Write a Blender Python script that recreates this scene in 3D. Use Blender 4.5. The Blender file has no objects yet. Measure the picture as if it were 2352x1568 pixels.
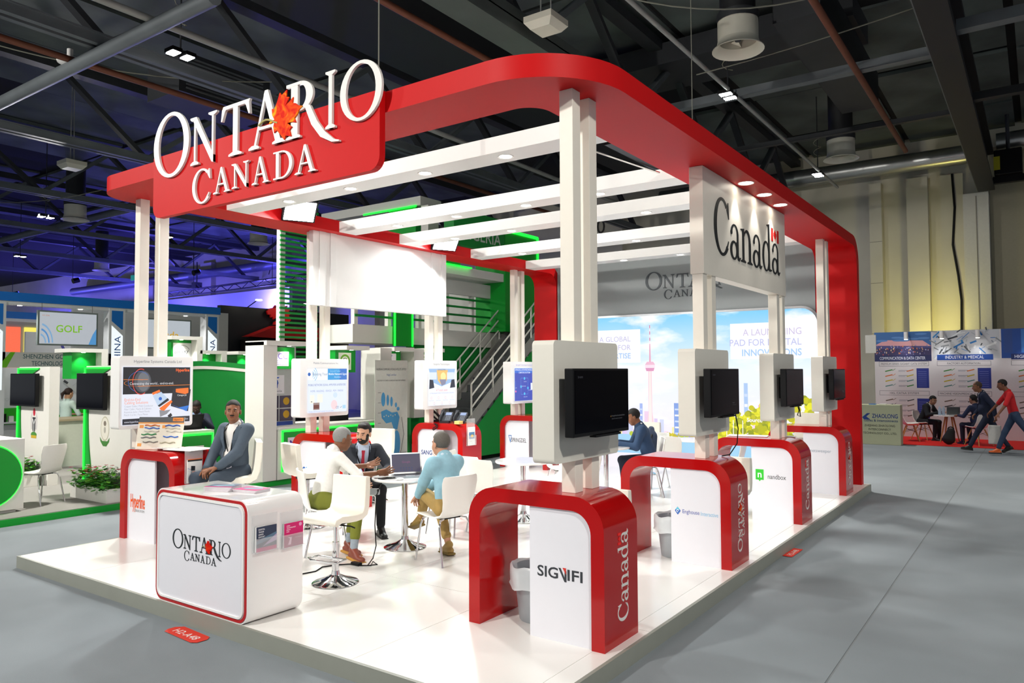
import bpy, math, random
import numpy as np
from mathutils import Vector, Matrix
from mathutils.geometry import tessellate_polygon
random.seed(7)
SC = bpy.context.scene
COL = SC.collection
# ------------------------------------------------------------------ camera
CAMH, FPX = 1.98, 1719.0
_y, _p, _r = (math.radians(a) for a in (35.16, 2.31, -0.247))
_fw = Vector((-math.sin(_y) * math.cos(_p), math.cos(_y) * math.cos(_p), math.sin(_p)))
_rt = Vector((math.cos(_y), math.sin(_y), 0)); _up = _rt.cross(_fw)
_rt, _up = _rt * math.cos(_r) + _up * math.sin(_r), -_rt * math.sin(_r) + _up * math.cos(_r)
cam = bpy.data.cameras.new('camera'); camo = bpy.data.objects.new('camera', cam); COL.objects.link(camo)
cam.sensor_width = 36; cam.lens = FPX / 2352 * 36; cam.clip_end = 300; cam.clip_start = .05
mw = Matrix((_rt, _up, -_fw)).transposed().to_4x4(); mw.translation = (0, 0, CAMH); camo.matrix_world = mw
SC.camera = camo
# ------------------------------------------------------------------ world, exposure
W = bpy.data.worlds.new('world'); SC.world = W; W.use_nodes = True
W.node_tree.nodes['Background'].inputs[0].default_value = (.86, .93, 1, 1)
W.node_tree.nodes['Background'].inputs[1].default_value = .34
vs = SC.view_settings
vs.view_transform = 'Standard'; vs.look = 'None'; vs.gamma = 1; vs.use_curve_mapping = False
vs.exposure = .35
SC.cycles.max_bounces = 7; SC.cycles.diffuse_bounces = 3; SC.cycles.glossy_bounces = 3; SC.cycles.transmission_bounces = 4; SC.cycles.transparent_max_bounces = 8
SC.cycles.adaptive_threshold = .025; SC.cycles.caustics_reflective = False; SC.cycles.caustics_refractive = False
# light levels, watts (lamps themselves are built with their fixtures)
E_HALL, E_FLOOD, E_DOWN, E_SPOT, E_BLUE = 275, 100, 4.4, 16, 850

# ------------------------------------------------------------------ helpers
def S(h):
    h = h.lstrip('#'); c = [int(h[i:i + 2], 16) / 255 for i in (0, 2, 4)]
    return tuple(x / 12.92 if x <= .04045 else ((x + .055) / 1.055) ** 2.4 for x in c)
MATS = {}
def M(name, col='#808080', rough=.5, metal=0, emit=0, noise=.06, scale=18, bump=0, coat=0, trans=0, alpha=1, ior=1.45, spec=.5):
    if name in MATS: return MATS[name]
    m = bpy.data.materials.new(name); m.use_nodes = True; MATS[name] = m
    nt = m.node_tree; b = nt.nodes['Principled BSDF']; c = S(col) if isinstance(col, str) else col
    b.inputs['Roughness'].default_value = rough; b.inputs['Metallic'].default_value = metal
    b.inputs['Coat Weight'].default_value = coat; b.inputs['Coat Roughness'].default_value = .05
    b.inputs['Transmission Weight'].default_value = trans; b.inputs['Alpha'].default_value = alpha; b.inputs['IOR'].default_value = ior; b.inputs['Specular IOR Level'].default_value = spec
    tc = nt.nodes.new('ShaderNodeTexCoord'); nz = nt.nodes.new('ShaderNodeTexNoise')
    nz.inputs['Scale'].default_value = scale; nz.inputs['Detail'].default_value = 3
    nt.links.new(tc.outputs['Object'], nz.inputs['Vector'])
    mx = nt.nodes.new('ShaderNodeMix'); mx.data_type = 'RGBA'
    mx.inputs[6].default_value = (*[x * (1 - noise) for x in c], 1); mx.inputs[7].default_value = (*[min(1, x * (1 + noise)) for x in c], 1)
    nt.links.new(nz.outputs['Fac'], mx.inputs[0]); nt.links.new(mx.outputs[2], b.inputs['Base Color'])
    if emit:                                            # a light source: colour goes out, hardly any comes back
        for l in list(b.inputs['Base Color'].links): nt.links.remove(l)
        b.inputs['Base Color'].default_value = (.02, .02, .02, 1)
        nt.links.new(mx.outputs[2], b.inputs['Emission Color']); b.inputs['Emission Strength'].default_value = emit
    if bump:
        bp = nt.nodes.new('ShaderNodeBump'); bp.inputs['Strength'].default_value = bump; bp.inputs['Distance'].default_value = .004
        nt.links.new(nz.outputs['Fac'], bp.inputs['Height']); nt.links.new(bp.outputs['Normal'], b.inputs['Normal'])
    return m
def PM(col, emit=0):                                   # print ink (or back-lit ink)
    return M('ink_%s_%g' % (col, emit), col, .55, emit=emit, noise=.03, scale=9)

class FR:                                              # a flat frame: origin, right, up, outward
    def __init__(s, o, u, v):
        s.o = Vector(o); s.u = Vector(u).normalized(); s.v = Vector(v).normalized(); s.n = s.u.cross(s.v)
    def __call__(s, x, y, d=0): return s.o + s.u * x + s.v * y + s.n * d

class MB:
    def __init__(s): s.v, s.f, s.m, s.mats = [], [], [], []
    def mi(s, mat):
        if mat is None: return 0
        if mat not in s.mats: s.mats.append(mat)
        return s.mats.index(mat)
    def add(s, vs_, fs, mat=None):
        k = len(s.v); i = s.mi(mat)
        s.v += [tuple(p) for p in vs_]; s.f += [tuple(a + k for a in q) for q in fs]; s.m += [i] * len(fs); return s
    def box(s, x0, x1, y0, y1, z0, z1, mat=None):
        return s.add([(x0, y0, z0), (x1, y0, z0), (x1, y1, z0), (x0, y1, z0), (x0, y0, z1), (x1, y0, z1), (x1, y1, z1), (x0, y1, z1)],
                     [(0, 3, 2, 1), (4, 5, 6, 7), (0, 1, 5, 4), (1, 2, 6, 5), (2, 3, 7, 6), (3, 0, 4, 7)], mat)
    def bar(s, a, b, w, h=None, mat=None, up=(0, 0, 1)):  # square bar between two points
        a, b = Vector(a), Vector(b); h = h or w; d = (b - a).normalized(); u = d.cross(Vector(up))
        if u.length < 1e-4: u = d.cross(Vector((1, 0, 0)))
        u.normalize(); w_ = u.cross(d); P = []
        for e in (a, b):
            for sx, sy in ((-1, -1), (1, -1), (1, 1), (-1, 1)): P.append(e + u * sx * w / 2 + w_ * sy * h / 2)
        return s.add(P, [(3, 2, 1, 0), (4, 5, 6, 7), (0, 1, 5, 4), (1, 2, 6, 5), (2, 3, 7, 6), (3, 0, 4, 7)], mat)
    def cyl(s, a, b, r0, r1=None, n=14, mat=None):
        a, b = Vector(a), Vector(b); r1 = r0 if r1 is None else r1; d = (b - a).normalized()
        u = d.orthogonal().normalized(); w = d.cross(u); P = []
        for e, r in ((a, r0), (b, r1)):
            for i in range(n):
                t = 2 * math.pi * i / n; P.append(e + (u * math.cos(t) + w * math.sin(t)) * r)
        return s.add(P, [(i, (i + 1) % n, n + (i + 1) % n, n + i) for i in range(n)] + [tuple(range(n))[::-1], tuple(range(n, 2 * n))], mat)
    def lathe(s, prof, c=(0, 0, 0), n=28, mat=None):
        P = []; k = len(prof)
        for r, z in prof:
            for i in range(n):
                t = 2 * math.pi * i / n; P.append((c[0] + r * math.cos(t), c[1] + r * math.sin(t), c[2] + z))
        F = [(j * n + i, j * n + (i + 1) % n, (j + 1) * n + (i + 1) % n, (j + 1) * n + i) for j in range(k - 1) for i in range(n)]
        return s.add(P, F, mat)
    def prism(s, poly, fr, d0, d1, mat=None):
        n = len(poly); ar = sum(poly[i][0] * poly[(i + 1) % n][1] - poly[(i + 1) % n][0] * poly[i][1] for i in range(n))
        if ar < 0: poly = poly[::-1]
        tri = tessellate_polygon([[Vector((p[0], p[1], 0)) for p in poly]])
        P = [fr(p[0], p[1], d0) for p in poly] + [fr(p[0], p[1], d1) for p in poly]; F = []
        for t in tri:
            a, b, c = (poly[i] for i in t)
            if (b[0] - a[0]) * (c[1] - a[1]) - (b[1] - a[1]) * (c[0] - a[0]) < 0: t = t[::-1]
            F.append(tuple(i + n for i in t))
            if d0 != d1: F.append(tuple(t)[::-1])
        if d0 == d1: return s.add(P[n:], [tuple(i - n for i in t) for t in F], mat)
        return s.add(P, F + [(i, (i + 1) % n, n + (i + 1) % n, n + i) for i in range(n)], mat)
    def ring(s, out, inn, fr, d0, d1, mat=None, closed=True):
        n = len(out); P = [fr(*p, d) for d in (d0, d1) for L in (out, inn) for p in L]; F = []
        R = range(n if closed else n - 1)
        for i in R:
            j = (i + 1) % n
            F += [(2 * n + i, 2 * n + j, 3 * n + j, 3 * n + i), (i, n + i, n + j, j), (i, j, 2 * n + j, 2 * n + i), (n + i, 3 * n + i, 3 * n + j, n + j)]
        if not closed: F += [(0, 2 * n, 3 * n, n), (n - 1, 2 * n - 1, 4 * n - 1, 3 * n - 1)]
        return s.add(P, F, mat)
    def tube(s, pts, r, n=7, mat=None):
        pts = [Vector(p) for p in pts]; P = []; k = len(pts); u = None
        rr = r if isinstance(r, (list, tuple)) else [r] * k
        for i, p in enumerate(pts):
            d = (pts[min(i + 1, k - 1)] - pts[max(i - 1, 0)]).normalized()
            u = d.orthogonal().normalized() if u is None else (u - d * u.dot(d)).normalized()
            w = d.cross(u)
            for j in range(n):
                t = 2 * math.pi * j / n; P.append(p + (u * math.cos(t) + w * math.sin(t)) * rr[i])
        F = [(i * n + j, i * n + (j + 1) % n, (i + 1) * n + (j + 1) % n, (i + 1) * n + j) for i in range(k - 1) for j in range(n)]
        return s.add(P, F + [tuple(range(n))[::-1], tuple(range((k - 1) * n, k * n))], mat)
    def sphere(s, c, r, n=10, mat=None):
        r = (r, r, r) if not hasattr(r, '__len__') else r; P = []; F = []
        for j in range(n + 1):
            a = math.pi * j / n
            for i in range(2 * n):
                t = math.pi * i / n; P.append((c[0] + r[0] * math.sin(a) * math.cos(t), c[1] + r[1] * math.sin(a) * math.sin(t), c[2] - r[2] * math.cos(a)))
        for j in range(n):
            for i in range(2 * n):
                k = (i + 1) % (2 * n); F.append((j * 2 * n + i, j * 2 * n + k, (j + 1) * 2 * n + k, (j + 1) * 2 * n + i))
        return s.add(P, F, mat)
    def grid(s, G, th, mat=None):                     # shell from a grid of points, with thickness
        A = np.array(G, float); n, m = A.shape[:2]
        du = np.gradient(A, axis=0); dv = np.gradient(A, axis=1); N = np.cross(du, dv); N /= np.maximum(np.linalg.norm(N, axis=2, keepdims=True), 1e-9)
        T = A + N * th / 2; B = A - N * th / 2; P = np.concatenate([T.reshape(-1, 3), B.reshape(-1, 3)]); o = n * m; F = []
        for i in range(n - 1):
            for j in range(m - 1):
                a, b, c, d = i * m + j, (i + 1) * m + j, (i + 1) * m + j + 1, i * m + j + 1
                F += [(a, b, c, d), (o + d, o + c, o + b, o + a)]
        bd = [j for j in range(m)] + [i * m + m - 1 for i in range(1, n)] + [(n - 1) * m + j for j in range(m - 2, -1, -1)] + [i * m for i in range(n - 2, 0, -1)]
        for i in range(len(bd)):
            a, b = bd[i], bd[(i + 1) % len(bd)]; F.append((a, b, o + b, o + a))
        return s.add(P.tolist(), F, mat)
    def mesh(s, name, mats=None, smooth=None):
        me = bpy.data.meshes.new(name); me.from_pydata(s.v, [], s.f)
        for m in (s.mats or ([mats] if not isinstance(mats, (list, tuple)) else mats)): me.materials.append(m)
        if s.mats: me.polygons.foreach_set('material_index', s.m)
        if smooth is not None:
            me.polygons.foreach_set('use_smooth', [True] * len(me.polygons)); me.set_sharp_from_angle(angle=math.radians(smooth))
        me.update(); return me
    def build(s, name, mat=None, parent=None, smooth=None, bevel=0, **tags):
        o = bpy.data.objects.new(name, s.mesh(name, mat, smooth)); COL.objects.link(o)
        if parent is not None:
            o.parent = parent; o.matrix_parent_inverse = parent.matrix_basis.inverted()
        if bevel:
            md = o.modifiers.new('bevel', 'BEVEL'); md.width = bevel; md.segments = 2; md.limit_method = 'ANGLE'
        tag(o, **tags); return o
def tag(o, label=None, cat=None, group=None, kind=None):
    for k, v_ in (('label', label), ('category', cat), ('group', group), ('kind', kind)):
        if v_: o[k] = v_
    return o
def thing(name, label, cat, loc=(0, 0, 0), rz=0, group=None, kind=None):
    o = bpy.data.objects.new(name, None); COL.objects.link(o); o.empty_display_size = .1
    o.location = loc; o.rotation_euler = (0, 0, rz); o.matrix_basis = Matrix.Translation(loc) @ Matrix.Rotation(rz, 4, 'Z')
    return tag(o, label, cat, group, kind)
def part(mesh, name, parent, **tags):
    o = bpy.data.objects.new(name, mesh); COL.objects.link(o); o.parent = parent
    o.matrix_parent_inverse = parent.matrix_basis.inverted(); return tag(o, **tags)
def dup(root, loc, rz=0, label=None, group=None, sc=None):
    r = root.copy(); COL.objects.link(r)
    r.matrix_basis = Matrix.Translation(loc) @ Matrix.Rotation(rz, 4, 'Z') @ (Matrix.Scale(sc, 4) if sc else Matrix())
    if label: r['label'] = label
    if group: r['group'] = group
    for ch in list(root.children):
        c = ch.copy(); COL.objects.link(c); c.parent = r
        for g in list(ch.children):
            d = g.copy(); COL.objects.link(d); d.parent = c
    return r
def lamp(kind, name, loc, energy, target=None, color=(1, 1, 1), parent=None, **kw):
    l = bpy.data.lights.new(name, kind); l.energy = energy; l.color = color
    for k, v_ in kw.items(): setattr(l, k, v_)
    o = bpy.data.objects.new(name, l); COL.objects.link(o)
    R = Matrix()
    if target is not None: R = (Vector(target) - Vector(loc)).to_track_quat('-Z', 'Y').to_matrix().to_4x4()
    if parent is not None:
        o.parent = parent; o.matrix_parent_inverse = parent.matrix_basis.inverted()
    o.matrix_basis = Matrix.Translation(loc) @ R
    return o
def rrect(x0, y0, x1, y1, r, n=6, corners=(1, 1, 1, 1)):   # rounded rectangle, ccw from lower left
    out = []
    for k, (cx, cy, a) in enumerate(((x0 + r, y0 + r, 180), (x1 - r, y0 + r, 270), (x1 - r, y1 - r, 0), (x0 + r, y1 - r, 90))):
        if corners[k]:
            out += [(cx + r * math.cos(math.radians(a + 90 * i / n)), cy + r * math.sin(math.radians(a + 90 * i / n))) for i in range(n + 1)]
        else: out.append(((x0, y0), (x1, y0), (x1, y1), (x0, y1))[k])
    return out
def ell(cx, cy, rx, ry, n=32, a0=0, a1=360):
    k = n if a1 - a0 >= 360 else n + 1
    return [(cx + rx * math.cos(math.radians(a0 + (a1 - a0) * i / n)), cy + ry * math.sin(math.radians(a0 + (a1 - a0) * i / n))) for i in range(k)]

# ---- text: sans letters from Blender's own built-in font, serif letters drawn here
_TX = {}
def sans(txt, bold=0):
    key = (txt, bold)
    if key not in _TX:
        c = bpy.data.curves.new('lettering', 'FONT'); c.body = txt; c.size = 1; c.fill_mode = 'FRONT'; c.resolution_u = 3; c.offset = bold
        o = bpy.data.objects.new('lettering', c); me = o.to_mesh()
        P = [tuple(v.co)[:2] for v in me.vertices]; F = [tuple(p.vertices) for p in me.polygons]
        o.to_mesh_clear(); bpy.data.objects.remove(o); bpy.data.curves.remove(c)
        if not P: P = [(0, 0), (0, 0), (0, 0)]
        x0 = min(p[0] for p in P); x1 = max(p[0] for p in P)
        _TX[key] = ([(p[0] - x0, p[1]) for p in P], F, x1 - x0)
    return _TX[key]
def put_text(mb, fr, txt, x, y, h, mat, d=.001, align='L', width=None, bold=0, slant=0):
    P, F, w = sans(txt, bold); sy = h / .72; sx = sy if width is None else width / max(w, 1e-6)
    ox = {'L': 0, 'C': -w * sx / 2, 'R': -w * sx}[align]
    mb.add([fr(x + ox + p[0] * sx + p[1] * sy * slant, y + p[1] * sy, d) for p in P], F, mat)
class Print:                                           # flat print: coloured shapes and lettering on a frame
    def __init__(s, fr, emit=0): s.fr, s.mb, s.e, s.L = fr, MB(), emit, []
    def step(s, P):                                    # each shape lies just above the shapes it overlaps
        b = (min(p[0] for p in P), max(p[0] for p in P), min(p[1] for p in P), max(p[1] for p in P)); n = 0
        for q, k in s.L:
            if k >= n and b[0] < q[1] and b[1] > q[0] and b[2] < q[3] and b[3] > q[2]: n = k + 1
        s.L.append((b, n)); return .0012 + .0006 * n
    def rect(s, x0, y0, x1, y1, c): return s.poly([(x0, y0), (x1, y0), (x1, y1), (x0, y1)], c)
    def poly(s, pts, c):
        d = s.step(pts); s.mb.prism(pts, s.fr, d, d, c if not isinstance(c, str) else PM(c, s.e)); return s
    def disc(s, x, y, r, c, ry=None, n=20): return s.poly(ell(x, y, r, ry or r, n), c)
    def arc(s, x, y, r0, r1, a0, a1, c, ry=1, n=20):
        o = ell(x, y, r1, r1 * ry, n, a0, a1 - 1e-6); d = s.step(o); i = ell(x, y, r0, r0 * ry, n, a0, a1 - 1e-6); m = PM(c, s.e)
        s.mb.add([s.fr(*p, d) for p in o + i], [(k, k + 1, len(o) + k + 1, len(o) + k) for k in range(len(o) - 1)], m); return s
    def line(s, a, b, w, c):
        dx, dy = b[0] - a[0], b[1] - a[1]; L = math.hypot(dx, dy) or 1; px_, py_ = -dy / L * w / 2, dx / L * w / 2
        return s.poly([(a[0] - px_, a[1] - py_), (b[0] - px_, b[1] - py_), (b[0] + px_, b[1] + py_), (a[0] + px_, a[1] + py_)], c)
    def text(s, t, x, y, h, c, align='L', width=None, bold=0, slant=0):
        w = width or sans(t, bold)[2] * h / .72; ox = {'L': 0, 'C': -w / 2, 'R': -w}[align]
        put_text(s.mb, s.fr, t, x, y, h, PM(c, s.e), s.step([(x + ox, y - .3 * h), (x + ox + w, y + 1.1 * h)]), align, width, bold, slant); return s
    def build(s, parent, name='print', **t): return s.mb.build(name, None, parent, **t)

def serif_foot(x, y, w, t, up=1):                      # bracketed slab serif
    return [(x - w / 2, y), (x + w / 2, y), (x + w / 2, y + up * t), (x + w * .2, y + up * t * 2.1), (x - w * .2, y + up * t * 2.1), (x - w / 2, y + up * t)]
def glyph(ch, st=.12, th=.055, sw=0):
    """polygons and rings of a serif letter, cap height 1; returns (polys, rings, advance)"""
    t = .035; P, R = [], []
    def ringarc(cx, cy, rx, ry, a0, a1, thick=st, thin=th, n=22):
        o = ell(cx, cy, rx, ry, n, a0, a1 - 1e-6); i = ell(cx, cy, rx - thick, ry - thin, n, a0, a1 - 1e-6); R.append((o, i))
    if ch == 'O': ringarc(.44, .5, .43, .53, 0, 360, st * .95, th, 36); adv = .93
    elif ch == 'C':
        ringarc(.46, .5, .44, .53, 48, 316, st, th, 30)
        P.append([(.70, .84), (.80, .68), (.83, .68), (.80, .98), (.765, .98), (.745, .93)]); P.append([(.72, .12), (.80, .26), (.775, .275), (.66, .13)]); adv = .86
    elif ch == 'I':
        P += [[(.2 - st / 2, 0), (.2 + st / 2, 0), (.2 + st / 2, 1), (.2 - st / 2, 1)], serif_foot(.2, 0, .36, t), serif_foot(.2, 1, .36, t, -1)]; adv = .42
    elif ch == 'T':
        P += [[(.4 - st / 2, 0), (.4 + st / 2, 0), (.4 + st / 2, .97), (.4 - st / 2, .97)], serif_foot(.4, 0, .36, t), [(.03, .93), (.77, .93), (.80, 1.0), (.06, 1.0)],
              [(.03, .95), (.0, .72), (.035, .72), (.11, .90), (.16, .95)], [(.77, .99), (.80, .72), (.765, .72), (.69, .90), (.64, .95)]]; adv = .80
    elif ch == 'N':
        P += [[(.13, 0), (.19, 0), (.19, .96), (.13, .96)], [(.78, 0), (.84, -.03), (.84, 1), (.78, 1)], [(.06, 1), (.22, 1), (.84, .12), (.84, -.04), (.78, -.02), (.13, .88)],
              serif_foot(.16, 0, .3, t), serif_foot(.81, 1, .3, t, -1), serif_foot(.1, 1, .2, t, -1)]; adv = .95
    elif ch == 'A':
        P += [[(.12, 0), (.175, 0), (.43, .88), (.40, .98)], [(.72, 0), (.86, 0), (.50, 1.04), (.42, 1.04), (.39, .96)], [(.22, .33), (.70, .33), (.69, .385), (.235, .385)],
              serif_foot(.14, 0, .28, t), serif_foot(.80, 0, .34, t)]; adv = .92
    elif ch == 'D':
        P += [[(.13, 0), (.13 + st, 0), (.13 + st, 1), (.13, 1)], [(.02, 0), (.42, 0), (.42, th), (.02, th)], [(.02, 1 - th), (.42, 1 - th), (.42, 1), (.02, 1)]]
        ringarc(.38, .5, .46, .5, -92, 92); adv = .92
    elif ch == 'R':
        P += [[(.14, 0), (.14 + st, 0), (.14 + st, 1), (.14, 1)], serif_foot(.2, 0, .36, t), [(.02, 1 - th), (.4, 1 - th), (.4, 1), (.02, 1)], [(.2, .47), (.42, .47), (.42, .52), (.2, .52)]]
        ringarc(.36, .735, .33, .265, -92, 92, st, th)
        if sw: P.append([(.36, .50), (.50, .50), (.66, .16), (.88, -.10), (1.15, -.24), (1.32, -.26), (1.32, -.235), (1.2, -.20), (.98, -.02), (.80, .20), (.62, .52), (.55, .54)])
        else: P.append([(.36, .5), (.5, .5), (.86, .0), (.70, .0)])
        adv = .78
    elif ch == 'a':
        P += [[(.40, .1), (.40, .5), (.50, .5), (.50, .09), (.55, .045), (.62, .07), (.63, .05), (.54, -.02), (.44, 0)]]
        R.append((ell(.27, .47, .23, .20, 14, 0, 165), ell(.27, .47, .13, .165, 14, 0, 165)))
        P.append(ell(.09, .50, .055, .05, 12)); R.append((ell(.23, .165, .22, .185, 22), ell(.245, .165, .115, .14, 22)))
        P.append([(.3, .30), (.42, .36), (.42, .31), (.32, .26)]); adv = .62
    elif ch == 'n':
        P += [[(.10, 0), (.20, 0), (.20, .66), (.02, .63), (.02, .61), (.10, .60)], serif_foot(.15, 0, .26, .025), [(.44, 0), (.54, 0), (.54, .42), (.44, .42)], serif_foot(.49, 0, .26, .025)]
        R.append((ell(.35, .42, .19, .24, 14, 0, 150), ell(.32, .42, .12, .18, 14, 0, 150))); adv = .66
    elif ch == 'd':
        P += [[(.40, .02), (.50, 0), (.62, .03), (.62, .05), (.50, .06), (.50, 1.04), (.32, 1.0), (.32, .98), (.40, .97)]]
        R.append((ell(.26, .31, .235, .33, 24), ell(.275, .31, .135, .29, 24))); adv = .66
    else: adv = .3
    return P, R, adv
def serif_text(mb, fr, txt, x, y, h, mat, d0, d1, width=None, caps=1.0, big=(), gap=0, st=.12, sw=False, dy=None, skip=()):
    """small-caps setting: letters listed in `big` (by index) use a larger height; returns end x"""
    seq = []; cx = 0
    for i, ch in enumerate(txt):
        k = big[i] if i in big else 1.0
        P, R, adv = glyph(ch, st, sw=sw and ch == 'R'); seq.append((i, cx, k, P, R)); cx += adv * k + gap
    sx = h if width is None else width / cx
    for i, ox, k, P, R in seq:
        if i in skip: continue
        oy = (dy or {}).get(i, 0) * h
        f = lambda p: (x + (ox + p[0] * k) * sx, y + oy + p[1] * k * h)
        for q in P: mb.prism([f(p) for p in q], fr, d0, d1, mat)
        for o, n_ in R:
            cl = abs(o[0][0] - o[-1][0]) + abs(o[0][1] - o[-1][1]) > 1e-3
            full = len(o) >= 2 and math.hypot(o[0][0] - o[-1][0], o[0][1] - o[-1][1]) < .25 and len(o) > 20 and i >= 0
            mb.ring([f(p) for p in o], [f(p) for p in n_], fr, d0, d1, mat, closed=full)
    return x + cx * sx
FLEAF = [(-.03, -.5), (.03, -.5), (.02, -.22), (.26, -.27), (.22, -.19), (.50, .04), (.43, .07), (.49, .24), (.34, .21), (.31, .27), (.20, .15), (.25, .42), (.15, .36), (0, .56),
         (-.15, .36), (-.25, .42), (-.20, .15), (-.31, .27), (-.34, .21), (-.49, .24), (-.43, .07), (-.50, .04), (-.22, -.19), (-.26, -.27), (-.02, -.22)]
LEAF = [(-.02, -.42), (.02, -.42), (.015, -.24), (.13, -.30), (.27, -.29), (.24, -.20), (.36, -.10), (.53, .02), (.45, .07), (.52, .25), (.42, .23), (.37, .21), (.33, .30), (.26, .22), (.20, .16), (.22, .30), (.28, .44), (.17, .40), (.12, .50), (.05, .56), (0, .68),
        (-.06, .55), (-.13, .48), (-.17, .38), (-.29, .42), (-.23, .28), (-.19, .15), (-.27, .23), (-.34, .29), (-.37, .20), (-.52, .24), (-.46, .06), (-.54, .01), (-.36, -.11), (-.25, -.21), (-.28, -.30), (-.13, -.30), (-.015, -.24)]
def xf(poly, cx, cy, s, a=0, sy=1):
    c, n = math.cos(math.radians(a)), math.sin(math.radians(a))
    return [(cx + s * (p[0] * c - p[1] * n), cy + s * sy * (p[0] * n + p[1] * c)) for p in poly]
# ------------------------------------------------------------------ materials
RED = M('red_gloss', '#ab0608', .14, coat=.2, spec=.4, noise=.02)
REDM = M('red_matt', '#c00a0e', .5, noise=.03, spec=.2)
WHT = M('white_satin', '#eceae8', .35, noise=.015)
WHG = M('white_gloss', '#f2f1f0', .12, coat=.5, noise=.01)
WALLW = M('white_paint', '#e6e2da', .5, noise=.02)
POSTM = M('post_paint', '#ebe4d8', .45, noise=.02)
LETW = M('letter_white', '#e2dfdb', .4, noise=.02)
INK = M('letter_black', '#1d2226', .45)
PANEL = M('panel_white', '#e4e3ea', .3, noise=.01)
GREYW = M('grey_wall_board', '#868b8d', .6, noise=.02)
CHROME = M('chrome', '#d9dadc', .08, metal=1, noise=.02)
STEEL = M('brushed_steel', '#a9abad', .3, metal=1)
LEATHER = M('white_leather', '#efeadd', .38, noise=.03, scale=60, bump=.15)
PLAST = M('white_plastic', '#eeece6', .3, noise=.01)
BLACK = M('black_plastic', '#0b0b0d', .4, spec=.25)
SCREEN = M('dark_screen', '#07070d', .1, spec=.12)
DARKM = M('dark_metal', '#34363a', .55, metal=.2, noise=.2, scale=3)
CEILM = M('ceiling_sheet', '#5c6462', .7, noise=.35, scale=.8)
BEAMG = M('grey_beam', '#666c70', .55, metal=.2, noise=.25, scale=2)
DARKB = M('black_beam', '#1c1d20', .6, noise=.2, scale=2)
PIPEG = M('pipe_grey', '#8d8f8c', .4, noise=.2, scale=4)
RUST = M('pipe_rust', '#6a3a26', .6, noise=.3, scale=5)
GREEN = M('booth_green', '#009a2c', .4, noise=.03)
GREEND = M('booth_green_dark', '#00802e', .5, noise=.04)
GLOWG = M('green_led', '#10ff30', .4, emit=2.2, noise=.01)
GLOWW = M('lamp_white', '#fff6e4', .4, emit=14, noise=.01)
GLOWF = M('flood_white', '#ffffff', .4, emit=45, noise=.01)
CARPET = M('carpet_grey', '#81888d', .95, noise=.22, scale=320, bump=.5)
def worn(m, scale, lo, hi):                            # broad trodden patches over a fine-grained surface
    nt = m.node_tree; b = nt.nodes['Principled BSDF']; src = b.inputs['Base Color'].links[0].from_socket
    n = nt.nodes.new('ShaderNodeTexNoise'); n.inputs['Scale'].default_value = scale; n.inputs['Detail'].default_value = 4; nt.links.new(nt.nodes['Texture Coordinate'].outputs['Object'], n.inputs['Vector'])
    r = nt.nodes.new('ShaderNodeMapRange'); r.inputs[1].default_value = .35; r.inputs[2].default_value = .65; r.inputs[3].default_value = lo; r.inputs[4].default_value = hi; nt.links.new(n.outputs['Fac'], r.inputs[0])
    x = nt.nodes.new('ShaderNodeMix'); x.data_type = 'RGBA'; x.blend_type = 'MULTIPLY'; x.inputs[0].default_value = 1; nt.links.new(src, x.inputs[6]); nt.links.new(r.outputs[0], x.inputs[7]); nt.links.new(x.outputs[2], b.inputs['Base Color'])
PLATF = M('platform_laminate', '#f0eeea', .22, noise=.012, scale=2, coat=.2)
PLATE = M('platform_edge_grey', '#8f9188', .5, noise=.06, scale=6)
ACRYL = M('clear_acrylic', '#f6f8fa', .03, alpha=.22, noise=0)
WOOD = M('pale_wood', '#b98a50', .5, noise=.2, scale=30)
HALLW = M('hall_wall_paint', '#d9d4c4', .75, noise=.05, scale=1.2)
BLUE = M('booth_blue', '#0a6ec8', .4, noise=.03)
BOOTHG = M('booth_grey_panel', '#c9c9c4', .5, noise=.03)
REDC = M('red_carpet', '#d0180c', .95, noise=.15, scale=200)

worn(CARPET, .55, .84, 1.08); worn(CEILM, .5, .6, 1.25); worn(HALLW, .35, .9, 1.04)
# ------------------------------------------------------------------ hall shell
XL, XR, YF, YB, ZC = -84, 16, -14, 28, 9.6
mb = MB(); mb.box(XL, -1.17, YF, YB, -.1, 0)
fl = mb.build('floor', CARPET, kind='structure', label='grey carpet of the exhibition hall')
mb = MB(); mb.box(-1.155, XR, YF, YB, -.1, 0); mb.build('carpet_strip', CARPET, fl)
mb = MB(); mb.box(-1.17, -1.155, YF, YB, -.1, -.003); mb.build('carpet_seam', M('seam_dark', '#74797c', .9), fl)
wb = MB().box(XL, XR, YB, YB + .3, 0, 11).build('wall_back', HALLW, kind='structure', label='pale far wall of the exhibition hall')
for x0, x1, d, z1 in ((-4.6, -4.22, .35, 8.3), (-3.46, -2.84, .4, 8.3), (-2.5, -1.86, .2, 8.3), (-7.9, -7.4, .3, 9), (-15.6, -13.9, .35, 9), (-22.5, -21.2, .35, 9), (-29.5, -28.2, .35, 9), (-37.6, -35.4, .35, 9), (-44, -42.8, .35, 9), (-51, -49.6, .35, 9)):
    MB().box(x0, x1, YB - d, YB, 0, z1).build('pilaster', HALLW, wb)
for z in (3.2, 4.9, 6.3):
    MB().box(-4.6, -4.22, YB - .352, YB - .35, z, z + .02).build('pilaster_joint', M('joint_grey', '#9a958a', .8), wb)
MB().box(-1.15, XR, YB - .1, YB, 0, 9).build('wall_recess_panel', M('tan_wall', '#a39c86', .8, noise=.06), wb)
for t, x in (('10', -15.02), ('7', -36.85)):
    p = Print(FR((x, YB - .37, 7.75), (1, 0, 0), (0, 0, 1))); p.text(t, 0, 0, .62, '#3c3a36', 'C'); p.build(wb, 'wall_number')
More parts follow.
